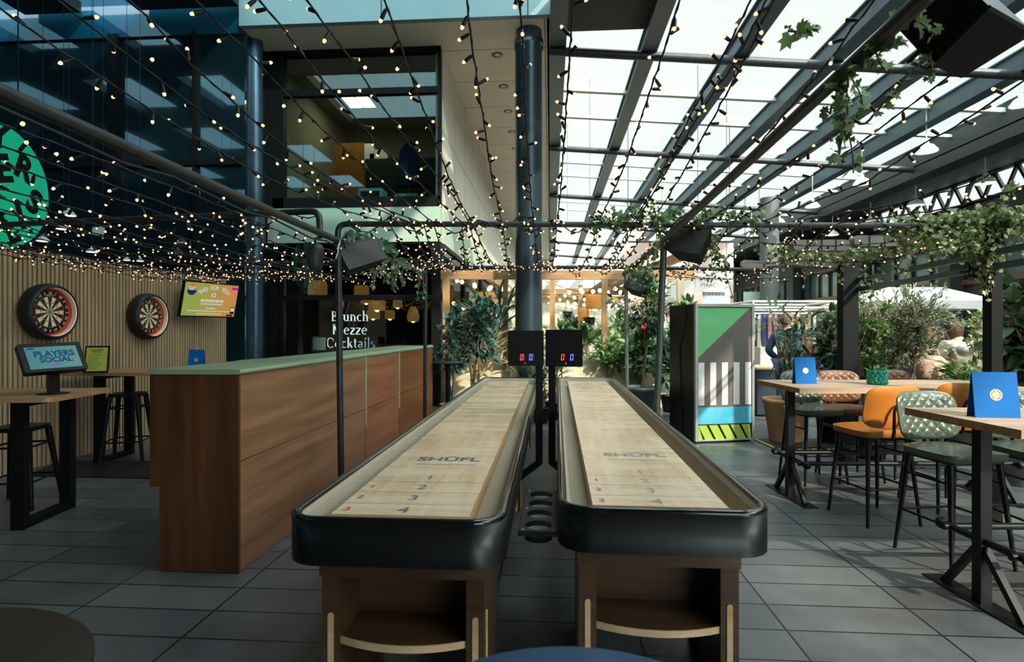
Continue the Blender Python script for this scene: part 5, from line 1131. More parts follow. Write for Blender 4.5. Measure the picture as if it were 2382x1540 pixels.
# ================================================================== FAIRY LIGHT STRINGS
g = G(); g.tube([(0, 0, 0), (0, 0, 0.012)], 0.004, 5); g.tube([(0, 0, 0.010), (0, 0, 0.048)], [0.0075, 0.0085], 7)
g.lathe([(0.0070, 0.046), (0.0076, 0.051), (0.0066, 0.058), (0.003, 0.062), (0.0001, 0.0625)], 8, m=1)
_b = g.done('bulb', ['cable', 'bulbglow']); BULB = _b.data; bpy.data.objects.remove(_b)
def string(pts, label, group, seed, step=0.12, r=0.0042, amp=0.012, wind=None, sag=0.0):
    """pts: 3D polyline of the cable; bulbs every step"""
    rn = random.Random(seed); pts = [Vector(p) for p in pts]
    seg = [(pts[i + 1] - pts[i]).length for i in range(len(pts) - 1)]; tot = sum(seg)
    def at(s):
        s = max(0, min(tot, s)); t0 = s / tot
        for i, q in enumerate(seg):
            if s <= q or i == len(seg) - 1: p = pts[i].lerp(pts[i + 1], s / max(q, 1e-9)); break
            s -= q
        return p - Vector((0, 0, sag * 4 * t0 * (1 - t0)))
    o = thing('fairy_lights', label, 'string lights', at(tot / 2), 0, group); base = o.location.copy()
    g = G(); k = max(8, int(tot / 0.06)); c = []
    ph = rn.uniform(0, 6)
    for i in range(k + 1):
        p = at(tot * i / k); 
        if wind: p = p + Vector((0, math.cos(i * wind[1] + ph), math.sin(i * wind[1] + ph))) * wind[0]
        else: p = p + rv(rn) * amp * 0.25
        c.append(p - base)
    g.tube(c, r, 5); 
    # the second core twists round the first
    g.tube([p + Vector((math.cos(i * 2.1), 0, math.sin(i * 2.1))) * r for i, p in enumerate(c)], r * 0.75, 4); g.done('cable', 'cable', o)
    n = int(tot / step)
    for i in range(n):
        s = (i + rn.uniform(0.2, 0.8)) * step; p = at(s)
        if wind: f = s / tot * k; p = p + Vector((0, math.cos(f * wind[1] + ph), math.sin(f * wind[1] + ph))) * wind[0]
        d = Vector((rn.uniform(-1, 1), rn.uniform(-0.6, 0.6), rn.uniform(-1.0, 0.75))).normalized()
        b = bpy.data.objects.new('bulb', BULB); COL.objects.link(b); b.parent = o; b.location = p - base; b.rotation_euler = d.to_track_quat('Z', 'Y').to_euler()
    return o
def lift(pix, d0, d1):
    """picture polyline -> 3D, depth running from d0 to d1 as along a straight cable"""
    L = [0]
    for a, b in zip(pix, pix[1:]): L.append(L[-1] + math.hypot(b[0] - a[0], b[1] - a[1]))
    return [P(u, v, 1 / ((1 - l / L[-1]) / d0 + (l / L[-1]) / d1)) for (u, v), l in zip(pix, L)]
def ext(pix, k=60):   # carry the first stretch on beyond the picture edge
    (a, b), (c, d) = pix[0], pix[1]; n = math.hypot(c - a, d - b); return [(a - (c - a) / n * k, b - (d - b) / n * k)] + pix
CS = [  # hand traced runs to the near cross pipe, then the foot on the far cross pipe
 ([(0, 20), (142, 118), (246, 186), (388, 280), (490, 341), (557, 381), (675, 439), (800, 489), (905, 520)], 1000),
 ([(135, 0), (250, 91), (388, 199), (473, 263), (557, 321), (709, 409), (860, 480), (960, 520)], 1015),
 ([(300, 0), (358, 54), (439, 145), (523, 219), (608, 297), (675, 354), (800, 436), (905, 490), (985, 520)], 1030),
 ([(455, 0), (567, 111), (641, 192), (749, 300), (840, 381), (915, 446), (1009, 518)], 1050),
 ([(604, 0), (655, 61), (742, 176), (813, 260), (884, 338), (942, 398), (1009, 456), (1075, 518)], 1085),
 ([(715, 0), (763, 67), (820, 145), (877, 230), (931, 307), (992, 381), (1050, 449), (1092, 518)], 1130),
 ([(893, 0), (918, 64), (945, 145), (982, 246), (1009, 324), (1040, 402), (1077, 483), (1100, 518)], 1165),
 ([(1085, 0), (1097, 91), (1114, 216), (1131, 321), (1141, 399), (1161, 490), (1168, 518)], 1190),
 ([(1208, 0), (1219, 155), (1225, 304), (1235, 456), (1241, 518)], 1258),
 ([(1333, 0), (1323, 159), (1313, 321), (1303, 456), (1296, 518)], 1282),
 ([(1583, 0), (1543, 122), (1495, 264), (1448, 400), (1401, 499), (1392, 518)], 1345),
 ([(1740, 14), (1684, 127), (1609, 264), (1552, 377), (1486, 495), (1470, 518)], 1385),
 ([(1778, 9), (1712, 141), (1627, 264), (1555, 391), (1496, 490), (1478, 518)], 1400),
 ([(1799, 0), (1740, 122), (1665, 264), (1590, 400), (1530, 495), (1510, 518)], 1420),
 ([(2032, 0), (1919, 155), (1825, 264), (1707, 410), (1599, 495), (1570, 518)], 1445),
 ([(2190, 112), (2051, 221), (1943, 311), (1802, 400), (1690, 484), (1640, 516)], None),
 ([(2275, 128), (2131, 235), (2037, 306), (1896, 405), (1755, 490), (1700, 518)], None),
 ([(2382, 188), (2249, 278), (2155, 330), (2014, 424), (1825, 495), (1770, 518)], None),
 ([(2382, 367), (2249, 433), (2060, 480), (1872, 510)], None),
 ([(2382, 438), (2200, 486), (2010, 512), (1930, 522)], None)]
for i, (pix, uf) in enumerate(CS):
    if i < 8: lab = ORD[7 - i] + ' string of fairy lights left of the black round column, counted from the column'
    elif i == 8: lab = 'string of fairy lights crossing right in front of the black round column'
    elif i < 15: lab = ORD[i - 9] + ' string of fairy lights right of the black round column, before the ivy wound pipe'
    else: lab = ORD[i - 15] + ' string of fairy lights beyond the ivy wound pipe, counted from that pipe'
    d0 = 2.05 if i < 15 else (2.3 if i < 18 else 3.2)
    pts = lift(ext(pix, 70), d0, 4.36 if i < 15 else 4.55)
    if uf:
        f = P(uf, 622, 7.12); n0 = pts[-1]; pts += [n0.lerp(f, t) - Vector((0, 0, 0.10 * 4 * t * (1 - t))) for t in (0.2, 0.4, 0.6, 0.8, 1.0)]
    else:
        n0 = pts[-1]; f = P(pix[-1][0] * 0.35 + 0.65 * (1560 if i < 18 else 1700), 622 + (i % 3) * 4, 7.05); pts += [n0.lerp(f, t) - Vector((0, 0, 0.08 * 4 * t * (1 - t))) for t in (0.25, 0.5, 0.75, 1.0)]
    string(pts, lab, 'fairy lights over the shuffleboard tables', 100 + i, step=0.125)
# canopy over the darts area: strings running back beside each other
for k in range(14):
    rn = random.Random(40 + k); x = -1.95 - 0.265 * k; z = 2.20 + rn.uniform(-0.03, 0.05)
    y0 = max(1.5, -x * 0.93 - 0.3); y1 = 8.3 + rn.uniform(-0.3, 0.3)
    pts = [(x + rn.uniform(-.03, .03) + 0.02 * j, y0 + (y1 - y0) * j / 5, z + rn.uniform(-.02, .02)) for j in range(6)]
    string(pts, 'string of fairy lights in the dense canopy over the darts area on the left', 'canopy fairy lights on the left', 200 + k, 0.13, sag=0.05)
for k in range(4):   # strings crossing the canopy along the bent pipes
    rn = random.Random(70 + k); a, b = ((P(-20, 520, 4.95), P(740, 500, 4.35)), (P(250, 585, 6.6), P(985, 612, 7.1)), (P(420, 628, 7.9), P(1000, 632, 7.2)), (P(0, 572, 5.4), P(560, 640, 8.2)))[k]
    string([a.lerp(b, t / 6) + rv(rn) * 0.02 for t in range(7)], ('fairy lights wound along the bent left pipe', 'fairy lights wound along the far bent pipe', 'lowest fairy lights over the counter end', 'fairy lights sagging in front of the slatted wall top')[k], 'canopy fairy lights on the left', 300 + k, 0.075, wind=(0.035, 0.9) if k < 2 else None, sag=0.05)
# strings wound round the cross pipes
for k, (a, b, st) in enumerate(((P(800, 524, 4.33), P(1240, 522, 4.4), 0.05), (P(1200, 522, 4.4), P(1700, 524, 4.5), 0.05), (P(1000, 622, 7.15), P(1245, 622, 7.12), 0.045), (P(1245, 622, 7.12), P(1480, 624, 7.08), 0.045), (P(1480, 626, 7.08), P(1800, 630, 7.0), 0.05), (P(1700, 524, 4.5), P(2290, 528, 4.5), 0.06), (P(800, 566, 4.35), P(985, 634, 7.0), 0.06))):
    rn = random.Random(80 + k)
    string([a.lerp(b, t / 10) + Vector((0, 0, rn.uniform(-0.05, 0.02))) for t in range(11)], ('fairy lights wound round the near cross pipe, left of the column', 'fairy lights wound round the near cross pipe, right of the column', 'fairy lights wound round the far cross pipe, left of the column', 'fairy lights wound round the far cross pipe, right of the column', 'fairy lights on the far cross pipe beyond the leaning pole', 'fairy lights under the ivy on the near cross pipe at the right', 'fairy lights trailing along the pipe between the two left poles')[k], 'fairy lights wound on the pipes', 400 + k, st, wind=(0.045, 1.1))
for k, (a, b) in enumerate(((P(1740, 560, 5.2), P(2320, 520, 4.4)), (P(1480, 632, 7), P(1960, 628, 6.4)), (P(1840, 600, 6), P(2250, 560, 4.6)), (P(1560, 628, 7.05), P(1780, 632, 7.0)))):
    string([a.lerp(b, t / 8) for t in range(9)], ('fairy lights slung in front of the heaters', 'fairy lights along the grey timber beam', 'fairy lights slung behind the ivy at the right', 'short fairy lights hanging below the pink banner')[k], 'fairy lights among the ivy', 500 + k, 0.07, sag=0.10)

# ================================================================== IVY
MT['ivy2'] = leafmat('pale_ivy_leaf', srgb(92, 116, 66), srgb(178, 190, 136))
MT['ivyblue'] = leafmat('bluish_ivy_leaf', srgb(48, 84, 62), srgb(120, 158, 130))
ivy_on([P(2140, 20, 1.6), P(2040, 110, 1.75), P(1960, 200, 1.95), P(1930, 260, 2.1)], 1, 46, 0.042, 0.06, 'ivy hanging on the pipe in the top right corner', None, 4, 0.16)
ivy_on([P(1905, 60, 1.9), P(1850, 78, 1.9), P(1828, 62, 1.9)], 2, 7, 0.05, 0.02, 'short loose ivy shoot against the glass roof', None, 0)
ivy_on([P(2165, 125, 2.1), P(2095, 195, 2.2), P(2030, 270, 2.3), P(2000, 290, 2.35)], 3, 14, 0.036, 0.02, 'thin ivy trail along a light string below the big speaker', None, 1, 0.2)
ivy_on([P(1960, 190, 2.0), P(1965, 260, 2.05), P(1975, 310, 2.1)], 4, 14, 0.042, 0.045, 'ivy tuft dangling below the ivy wound pipe', None, 3, 0.2)
ivy_on([P(1380, 518, 4.45), P(1480, 500, 4.45), P(1560, 505, 4.5), P(1700, 500, 4.5), P(1760, 512, 4.5)], 5, 420, 0.042, 0.09, 'ivy growing along the near cross pipe by the leaning pole', None, 8, 0.35)
ivy_on([P(1640, 520, 4.6), P(1655, 575, 4.6), P(1700, 620, 4.65)], 6, 30, 0.05, 0.04, 'ivy strand hanging beside the perforated speaker', None, 5, 0.3)
ivy_on([P(2080, 532, 4.6), P(2200, 520, 4.45), P(2300, 516, 4.3), P(2390, 512, 4.1)], 7, 1500, 0.042, 0.12, 'thick pale ivy mass on the pergola at the right', None, 16, 0.3, mt='ivy2')
ivy_on([P(2230, 540, 4.3), P(2280, 570, 4.3), P(2310, 610, 4.25)], 8, 420, 0.042, 0.11, 'pale ivy draped down the right pergola post', None, 12, 0.3, mt='ivy2')
ivy_on([P(1800, 585, 5.8), P(1960, 590, 5.8), P(2120, 565, 5.2), P(2230, 560, 5.0)], 9, 1100, 0.042, 0.12, 'ivy hedge hanging behind the patio heaters', None, 14, 0.35, mt='ivy2')
ivy_on([P(2300, 500, 4.25), P(2345, 440, 4.1), P(2360, 420, 4.1)], 10, 26, 0.06, 0.04, 'upright ivy shoot at the right picture edge', None, 0, mt='ivy2')
ivy_on([P(805, 545, 4.5), P(860, 560, 4.8), P(920, 595, 5.6)], 11, 120, 0.06, 0.08, 'bluish ivy on the pipe behind the plain black speaker', None, 8, 0.4, mt='ivyblue')
ivy_on([P(930, 600, 5.6), P(985, 640, 6.9), P(985, 690, 7.0)], 12, 26, 0.055, 0.03, 'thin ivy trail by the farther left pole', None, 3, 0.3, mt='ivyblue')
ivy_on([P(1545, 560, 4.65), P(1500, 595, 5.6), P(1460, 630, 6.9)], 13, 60, 0.055, 0.05, 'ivy on the pipe between the leaning and the flecked pole', None, 6, 0.3)
ivy_on([P(1500, 640, 6.9), P(1530, 680, 6.9)], 14, 110, 0.06, 0.13, 'ivy clump beside the speaker on the far flecked pole', None, 4, 0.3)

# ================================================================== GARDEN RESTAURANT BEHIND THE TABLES
bm = brickmat('cream_stock_brick', srgb(232, 216, 176), srgb(204, 184, 142), srgb(196, 188, 168), 0.225, 0.075, 0.01, 'XZ', 0.5, 0.85)
g = G(); g.box(-1.95, 2.75, 11.0, 11.22, 0, 0.92); struct(g.done('wall_brick', bm, center=False))
g = G(); g.box(-2.0, -0.75, 10.75, 11.0, 0, 0.70); struct(g.done('wall_brick_ledge', bm, center=False))
# timber screen posts and beams
n_ = 0
for u, d, w in ((1038, 11.1, 0.12), (1176, 11.1, 0.10), (1285, 11.1, 0.10), (1406, 11.1, 0.11), (1582, 11.1, 0.12), (1098, 13.6, 0.12), (1140, 15.5, 0.12), (1350, 15.5, 0.12), (1500, 15.5, 0.12)):
    c = P(u, 770, d); g = G(); z0 = 0.92 if d < 12 else 0.0; g.box(-w / 2, w / 2, -w / 2, w / 2, z0, 2.52 if d < 12 else 2.7)
    tag(g.done('timber_post', 'timber', None, (c.x, c.y, 0)), ('timber post on the brick wall at the left end', 'timber post on the brick wall just left of the black column', 'timber post on the brick wall just right of the black column', 'timber post on the brick wall left of the flecked pole', 'timber post on the brick wall behind the leaning pole', 'timber post inside the garden, left of the black column and nearer', 'timber post inside the garden, left of the black column and farther', 'far timber post inside the garden, right of the black column', 'far timber post inside the garden, behind the flecked pole')[n_], 'post', 'timber garden posts'); n_ += 1
for k, (a, b, h) in enumerate(((P(1025, 640, 11.1), P(1615, 640, 11.1), 0.17), (P(1040, 690, 15.5), P(1560, 672, 15.5), 0.2), (P(1040, 700, 19), P(1560, 694, 19), 0.2))):
    g = G(); g.beam(a, b, 0.12, h); tag(g.done('timber_beam', 'timberx'), ('front timber beam across the garden posts', 'middle timber beam inside the garden', 'rear timber beam inside the garden')[k], 'beam', 'timber garden beams')
for k, (a, b) in enumerate(((P(1600, 590, 11.1), P(1330, 700, 20)), (P(1440, 640, 11.2), P(1345, 700, 20)), (P(1120, 630, 11.2), P(1220, 700, 20)))):
    g = G(); g.beam(a, b, 0.1, 0.18); tag(g.done('timber_rafter', 'timber'), ('right', 'middle', 'left')[k] + ' timber rafter running back into the garden', 'rafter', 'timber garden rafters')
MT['gglass'] = glass('garden_glass', (0.94, 0.97, 0.96, 1), 0.03)
wg = G(); wg.box(-1.95, 2.75, 11.15, 11.16, 0.92, 2.45); struct(wg.done('window_5', 'gglass', center=False))
# festoon bulbs
GLOBE = G(); GLOBE.sphere((0, 0, -0.05), 0.045, 10, 7, 1); GLOBE.tube([(0, 0, 0), (0, 0, -0.02)], 0.016, 6); _o = GLOBE.done('globe_bulb', ['cable', 'globe']); GL = _o.data; bpy.data.objects.remove(_o)
def festoon(a, b, n, sag, label, seed):
    rn = random.Random(seed); o = thing('festoon_lights', label, 'string lights', a.lerp(b, 0.5), 0, 'festoon strings in the garden'); base = o.location.copy()
    at = lambda t: a.lerp(b, t) - Vector((0, 0, sag * 4 * t * (1 - t))) - base
    g = G(); g.tube([at(k / 16) for k in range(17)], 0.008, 5)
    if a.y > 16:
        for e in (0, 1): g.tube([at(e), at(e) + Vector((0, 0, RZ(max(0.1, a.x)) - at(e).z - base.z))], 0.004, 4)
    g.done('cable', 'cable', o)
    for k in range(n):
        q = bpy.data.objects.new('globe_bulb', GL); COL.objects.link(q); q.parent = o; q.location = at((k + rn.uniform(0.3, 0.7)) / n)
fs = [(P(1030, 640, 11.4), P(1240, 662, 14), 8, 0.25), (P(1050, 655, 12.5), P(1600, 640, 12.0), 15, 0.35), (P(1270, 655, 12.5), P(1600, 650, 11.6), 10, 0.3), (P(1280, 680, 15), P(1560, 676, 14.5), 12, 0.3), (P(1270, 690, 18), P(1540, 690, 18), 14, 0.35), (P(1270, 705, 22), P(1520, 705, 22), 16, 0.3), (P(1030, 690, 13.5), P(1200, 690, 13.5), 9, 0.4), (P(1270, 722, 26), P(1560, 720, 26), 14, 0.4)]
for k, (a, b, n, s) in enumerate(fs): festoon(a, b, n, s, ('festoon bulbs at the left end of the garden', 'longest festoon string across the garden front', 'festoon string near the front, right of the column', 'festoon string behind the middle beam', 'festoon string over the rear beam', 'far festoon string low in the garden', 'festoon string behind the left bush', 'farthest and lowest festoon string')[k], 600 + k)
for k, (u, v, d, r, h) in enumerate(((1383, 720, 12.6, 0.20, 0.36), (1357, 748, 15.5, 0.16, 0.36))):
    p = P(u, v, d); rattan_lamp(p, r, h, p.z + 0.9, ('nearer square rattan lamp in the garden', 'farther rattan lamp in the garden, partly behind the nearer one')[k], 'garden rattan lamps')
for k, (u, d, h, cr, n, L, W, m) in enumerate(((1300, 14.5, 1.7, (0.4, 0.4, 0.5), 150, 0.22, 0.10, 'green_leaf'), (1345, 17.5, 2.0, (0.5, 0.4, 0.5), 160, 0.26, 0.10, 'dark_leaf'), (1440, 14, 1.9, (0.45, 0.4, 0.55), 160, 0.24, 0.10, 'green_leaf'), (1465, 19, 2.1, (0.6, 0.4, 0.5), 180, 0.26, 0.1, 'ivyblue'), (1150, 13, 1.9, (0.5, 0.4, 0.6), 170, 0.24, 0.10, 'olive_leaf'), (1085, 14.5, 2.0, (0.5, 0.4, 0.5), 140, 0.24, 0.10, 'dark_leaf'), (1535, 16, 2.0, (0.6, 0.4, 0.6), 200, 0.24, 0.10, 'green_leaf'))):
    c = P(u, 770, d); plant('potted_plant', ('leafy plant inside the garden just right of the scoreboards', 'tall dark plant deep inside the garden behind the rattan lamps', 'leafy plant inside the garden behind the aloe', 'large pale plant deep in the garden behind the flecked pole', 'silvery plant inside the garden left of the black column', 'dark plant deep in the garden at its left end', 'bright green plant deep in the garden behind the leaning pole')[k], (c.x, c.y, 0), h, cr, n, L, W, m, 80 + k, 3, 0.66, 0.4, 0.2, (0.2, 0.4, 'terracotta'), 18)
for k, (u, v, d) in enumerate(((1372, 745, 13), (1320, 730, 16))):
    c = P(u, v, d); t = thing('hanging_planter', ('nearer hanging planter beside the rattan lamps in the garden', 'farther hanging planter left of the rattan lamps in the garden')[k], 'planter', c)
    g = G(); g.lathe([(0.0001, -0.12), (0.10, -0.10), (0.14, 0.06), (0.12, 0.06), (0.11, 0.03), (0.0001, 0.03)], 20); g.done('pot', 'greyplast', t)
    g = G()
    for a in (0, 2.1, 4.2): g.tube([(0.13 * math.cos(a), 0.13 * math.sin(a), 0.06), (0, 0, 0.5), (0, 0, RZ(c.x) - c.z)], 0.004, 4)
    g.done('cord', 'cable', t); r = random.Random(90 + k); g = G()
    for j in range(90):
        a = r.uniform(0, 2 * PI); q = r.uniform(0, 1); leaf(g, Vector((math.cos(a) * (0.08 + 0.1 * q), math.sin(a) * (0.08 + 0.1 * q), 0.06 - 0.3 * q * q)), Vector((math.cos(a), math.sin(a), 0.4 - q)), Vector((0, 0, 1)), 0.10, 0.045)
    g.done('foliage', 'green_leaf', t)
# tables and bright back of the garden
MT['sunwall'] = mat('pale_garden_wall', srgb(206, 196, 174), 0.8, var=0.25, scale=1.2)
g = G(); g.box(-1.9, 5.2, 27.5, 27.7, 0, 3.2); struct(g.done('wall_garden', 'sunwall', center=False))
for k, (u, d) in enumerate(((1310, 14), (1420, 16), (1340, 19), (1470, 20))):
    c = P(u, 770, d); t = thing('garden_table', ORD[k] + ' nearest wooden table inside the garden restaurant', 'table', (c.x, c.y, 0), 0, 'garden tables'); g = G(); g.box(-0.5, 0.5, -0.4, 0.4, 0.71, 0.75); g.done('tabletop', 'timberx', t); g = G(); g.tube([(0, 0, 0.02), (0, 0, 0.71)], 0.04, 8); g.box(-0.25, 0.25, -0.25, 0.25, 0, 0.02); g.done('pedestal', 'black', t)
# plants in front of and on the wall
c = P(1105, 770, 9.6); plant('tall_shrub', 'tall dark blue green shrub in a terracotta pot left of the black column', (c.x, c.y, 0), 2.1, (0.62, 0.42, 0.62), 560, 0.14, 0.07, 'teal_leaf', 21, 5, 0.68, 0.3, 0.1, (0.20, 0.3, 'terracotta'), 46, 0.018)
c = P(1045, 770, 9.4); plant('leafy_shrub', 'dark leaved shrub tight against the counter end', (c.x, c.y, 0), 1.75, (0.26, 0.3, 0.5), 200, 0.15, 0.07, 'teal_leaf', 22, 3, 0.7, 0.3, 0.1, (0.16, 0.25, 'terracotta'), 16)
c = P(1125, 770, 10.6); plant('spider_plant', 'pale strappy plant on the brick ledge under the tall shrub', (c.x, c.y, 0.70), 0.65, (0.5, 0.2, 0.22), 170, 0.42, 0.03, 'straw', 23, 6, 0.45, 0.9, 0.4, None, 20, 0.008)
c = P(1172, 770, 10.9); plant('broad_leaf_plant', 'long dark strap leaves rising beside the black column', (c.x, c.y, 0.70), 1.5, (0.24, 0.2, 0.5), 60, 0.5, 0.075, 'dark_leaf', 24, 3, 0.6, 0.5, 0.3, None, 12)
c = P(1290, 770, 9.3); plant('palm_plant', 'small fern palm between the ends of the shuffleboard tables', (c.x, c.y, 0), 1.12, (0.24, 0.24, 0.30), 170, 0.22, 0.022, 'green_leaf', 25, 5, 0.72, 0.6, 0.3, (0.16, 0.3, 'black'), 20)
c = P(1258, 770, 9.0); plant('trailing_plant', 'low dark trailing plant behind the scoreboard posts', (c.x, c.y, 0), 0.75, (0.2, 0.2, 0.3), 160, 0.11, 0.05, 'dark_leaf', 26, 4, 0.6, 0.4, 0.0, (0.15, 0.25, 'black'), 14)
c = P(1232, 770, 9.9); plant('herb_plant', 'feathery herb at the foot of the black column', (c.x, c.y - 0.0, 0), 0.95, (0.2, 0.12, 0.15), 160, 0.07, 0.02, 'olive_leaf', 27, 5, 0.8, 0.3, 0.2, (0.14, 0.55, 'black'), 14, 0.008)
for k, (u, d, z, h, cr, n, L, W, m) in enumerate(((1365, 11.15, 0.92, 0.55, (0.16, 0.15, 0.25), 30, 0.28, 0.12, 'green_leaf'), (1420, 10.8, 0, 1.35, (0.42, 0.25, 0.45), 300, 0.13, 0.07, 'green_leaf'), (1490, 10.6, 0, 1.5, (0.4, 0.3, 0.5), 260, 0.2, 0.10, 'green_leaf'), (1560, 10.2, 0, 1.35, (0.36, 0.3, 0.5), 190, 0.24, 0.14, 'ivyblue'), (1395, 12.5, 0, 1.7, (0.5, 0.4, 0.5), 260, 0.2, 0.05, 'olive_leaf'), (1590, 9.4, 0, 1.95, (0.28, 0.3, 0.32), 200, 0.16, 0.08, 'green_leaf'))):
    c = P(u, 770, d); plant(('aloe_plant', 'leafy_shrub', 'leafy_shrub', 'monstera_plant', 'palm_plant', 'leafy_shrub')[k], ('upright broad leaved plant on the brick wall right of the scoreboards', 'green bushy plant in front of the brick wall', 'taller green plant behind the flecked pole', 'big leaved monstera behind the grey planter', 'pale palm inside the garden', 'leafy plant spilling over the back of the drinks fridge')[k], (c.x, c.y, z), h, cr, n, L, W, m, 30 + k, 4, 0.62 if k != 5 else 0.85, 0.4, 0.2, None if k in (0,) else (0.18, 0.3, 'black'), 22)
c = PFL(1492, 955); MT['zinc'] = mat('grey_zinc', srgb(110, 114, 110), 0.4, 0.5, var=0.3, scale=4); base = P(1492, 770, 8.5)
plant('standard_tree', 'slim standard tree in a grey planter behind the leaning pole', (base.x, base.y, 0), 2.15, (0.5, 0.4, 0.42), 420, 0.12, 0.055, 'dark_leaf', 41, 1, 0.80, 0.3, 0.0, (0.28, 0.62, 'zinc'), 34, 0.022)
g = G(); c = P(1500, 758, 8.2); r = random.Random(4)
for k in range(8): leaf(g, c + rv(r) * 0.02, rv(r), rv(r), 0.07, 0.05)
MT['redpetal'] = leafmat('red_petal', srgb(210, 60, 50), srgb(236, 110, 96)); g.tube([c - Vector((0, 0, 0.02)), c + Vector((0.02, 0.15, -0.15))], 0.005, 5); tag(g.done('flower', 'redpetal'), 'single red flower on the slim standard tree', 'flower')
t = thing('bistro_table', 'small round black table beside the tall blue green shrub', 'table', P(1042, 770, 8.9) * Vector((1, 1, 0))); g = G(); g.lathe([(0.0001, 0.95), (0.24, 0.95), (0.24, 0.97), (0.0001, 0.97)], 32); g.done('tabletop', 'greyplast', t); g = G(); g.tube([(0, 0, 0.02), (0, 0, 0.95)], 0.04, 10); g.lathe([(0.0001, 0.0), (0.22, 0.0), (0.22, 0.02), (0.03, 0.03)], 24); g.done('pedestal', 'black', t)
# second tablet at the back of the counter
c = P(743, 800, 7.6); t = thing('till_screen', 'small tilted till screen behind the counter by the near pole', 'screen', (c.x, c.y, c.z), 0.3); g = G(); t.rotation_euler = (-0.3, 0, 0.3); g.box(-0.10, 0.10, 0, 0.03, -0.11, 0.11); g.done('casing', 'black', t); MT['till'] = gradscreen('till_picture', srgb(40, 84, 62), srgb(120, 150, 136), 0.45, 'X', -0.1, 0.1); g = G(); g.box(-0.08, 0.08, -0.003, 0, -0.085, 0.09); g.done('screen', 'till', t); g = G(); g.box(-0.02, 0.02, 0.0, 0.035, -c.z, -0.02); g.box(-0.12, 0.12, -0.1, 0.14, -c.z, -c.z + 0.012); st_ = g.done('stand', 'black', t); st_.rotation_mode = 'QUATERNION'; st_.rotation_quaternion = t.rotation_euler.to_quaternion().inverted()

# ================================================================== BANNER, STALLS, MARKET
MT['bannerp'] = gradscreen('x', srgb(200, 190, 180), srgb(240, 180, 170), 0.0)
def bannermat():
    return mat('pink_print', srgb(186, 194, 184), 0.6, col2=srgb(212, 140, 128), scale=0.9)
b0 = P(1452, 762, 15); b1 = P(1706, 562, 15); bw = (P(1706, 762, 15) - b0).length
t = thing('banner', 'large pale pink printed banner hanging beyond the leaning pole', 'banner', b0, TH); g = G(); g.box(0, bw, 0, 0.02, 0, b1.z - b0.z); g.done('cloth', bannermat(), t)
g = G(); g.tube([(0, 0.01, b1.z - b0.z), (bw, 0.01, b1.z - b0.z)], 0.03, 8); g.tube([(0.1, 0.01, b1.z - b0.z), (0.1, 0.01, RZ(b0.x) - b0.z)], 0.01, 5); g.tube([(bw - 0.1, 0.01, b1.z - b0.z), (bw - 0.1, 0.01, RZ(b0.x + bw) - b0.z)], 0.01, 5); g.done('hanging_rail', 'pipe', t)
a = P(1618, 679, 12); w = (P(1696, 679, 12) - a).length; h = P(1618, 636, 12).z - a.z
t = thing('hanging_sign', 'white board lettered BROTHER MARCUS over the drinks fridge', 'sign', a, TH); g = G(); g.box(0, w, 0, 0.02, 0, h); g.done('board', 'white', t)
MT['greyletter'] = mat('grey_letters', srgb(120, 116, 112), 0.5)
g = G()
for s, z in (('BROTHER', 0.68), ('MARCUS', 0.36)): g.text(s, 0.13, frame((w / 2, -0.003, h * z), (1, 0, 0), (0, 0, 1), (0, -1, 0)), 0, 0.0)
g.done('lettering', 'greyletter', t); g = G(); 
for x in (0.05, w - 0.05): g.tube([(x, 0.01, h), (x, 0.01, RZ(a.x + x) - a.z)], 0.006, 4)
g.done('wire', 'cable', t)
a = P(1634, 706, 12.1); w = (P(1698, 706, 12.1) - a).length; h = P(1634, 678, 12.1).z - a.z; t = thing('artwork_panel', 'blue and white streaked panel below the white lettered board', 'picture', a, TH); g = G(); g.box(0, w, 0, 0.015, 0, h, 0); r = random.Random(8); x = 0.02
while x < w - 0.03: g.box(x, x + 0.012, -0.003, 0, 0.01 + r.random() * h * 0.3, h * r.uniform(0.6, 0.98), 1); x += r.uniform(0.025, 0.045)
g.done('panel', ['white', 'fblue'], t)
a = P(1730, 702, 20); t = thing('stall_notice', 'small grey notice board under the upstairs windows at the right', 'sign', a, TH); g = G(); g.box(0, 0.6, 0, 0.03, 0, 0.35); g.done('board', 'palegreen', t); g = G(); g.tube([(0.05, 0.01, 0.35), (0.05, 0.01, RZ(a.x) - a.z)], 0.01, 4); g.tube([(0.55, 0.01, 0.35), (0.55, 0.01, RZ(a.x) - a.z)], 0.01, 4); g.done('wire', 'cable', t)
# market stall with clothes
def stall(u0, u1, d, z, label):
    a = P(u0, 770, d); b = P(u1, 770, d); w = (b - a).length; t = thing('market_stall', label, 'stall', (a.x, a.y, 0), TH)
    for x in (0, w):
        for y in (0, 1.4): g = G(); g.tube([(x, y, 0), (x, y, z)], 0.022, 8); g.done('leg', 'white', t)
    g = G()
    for zz in (z, z - 0.12):
        g.tube([(0, 0, zz), (w, 0, zz)], 0.022, 8); g.tube([(0, 1.4, zz), (w, 1.4, zz)], 0.022, 8); g.tube([(0, 0, zz), (0, 1.4, zz)], 0.022, 8); g.tube([(w, 0, zz), (w, 1.4, zz)], 0.022, 8)
    g.tube([(0, 0.4, z - 0.22), (w, 0.4, z - 0.22)], 0.018, 8); g.done('frame', 'white', t); return a, w
a, w = stall(1752, 1962, 11.0, 2.02, 'white tube market stall hung with clothes behind the drinks fridge')
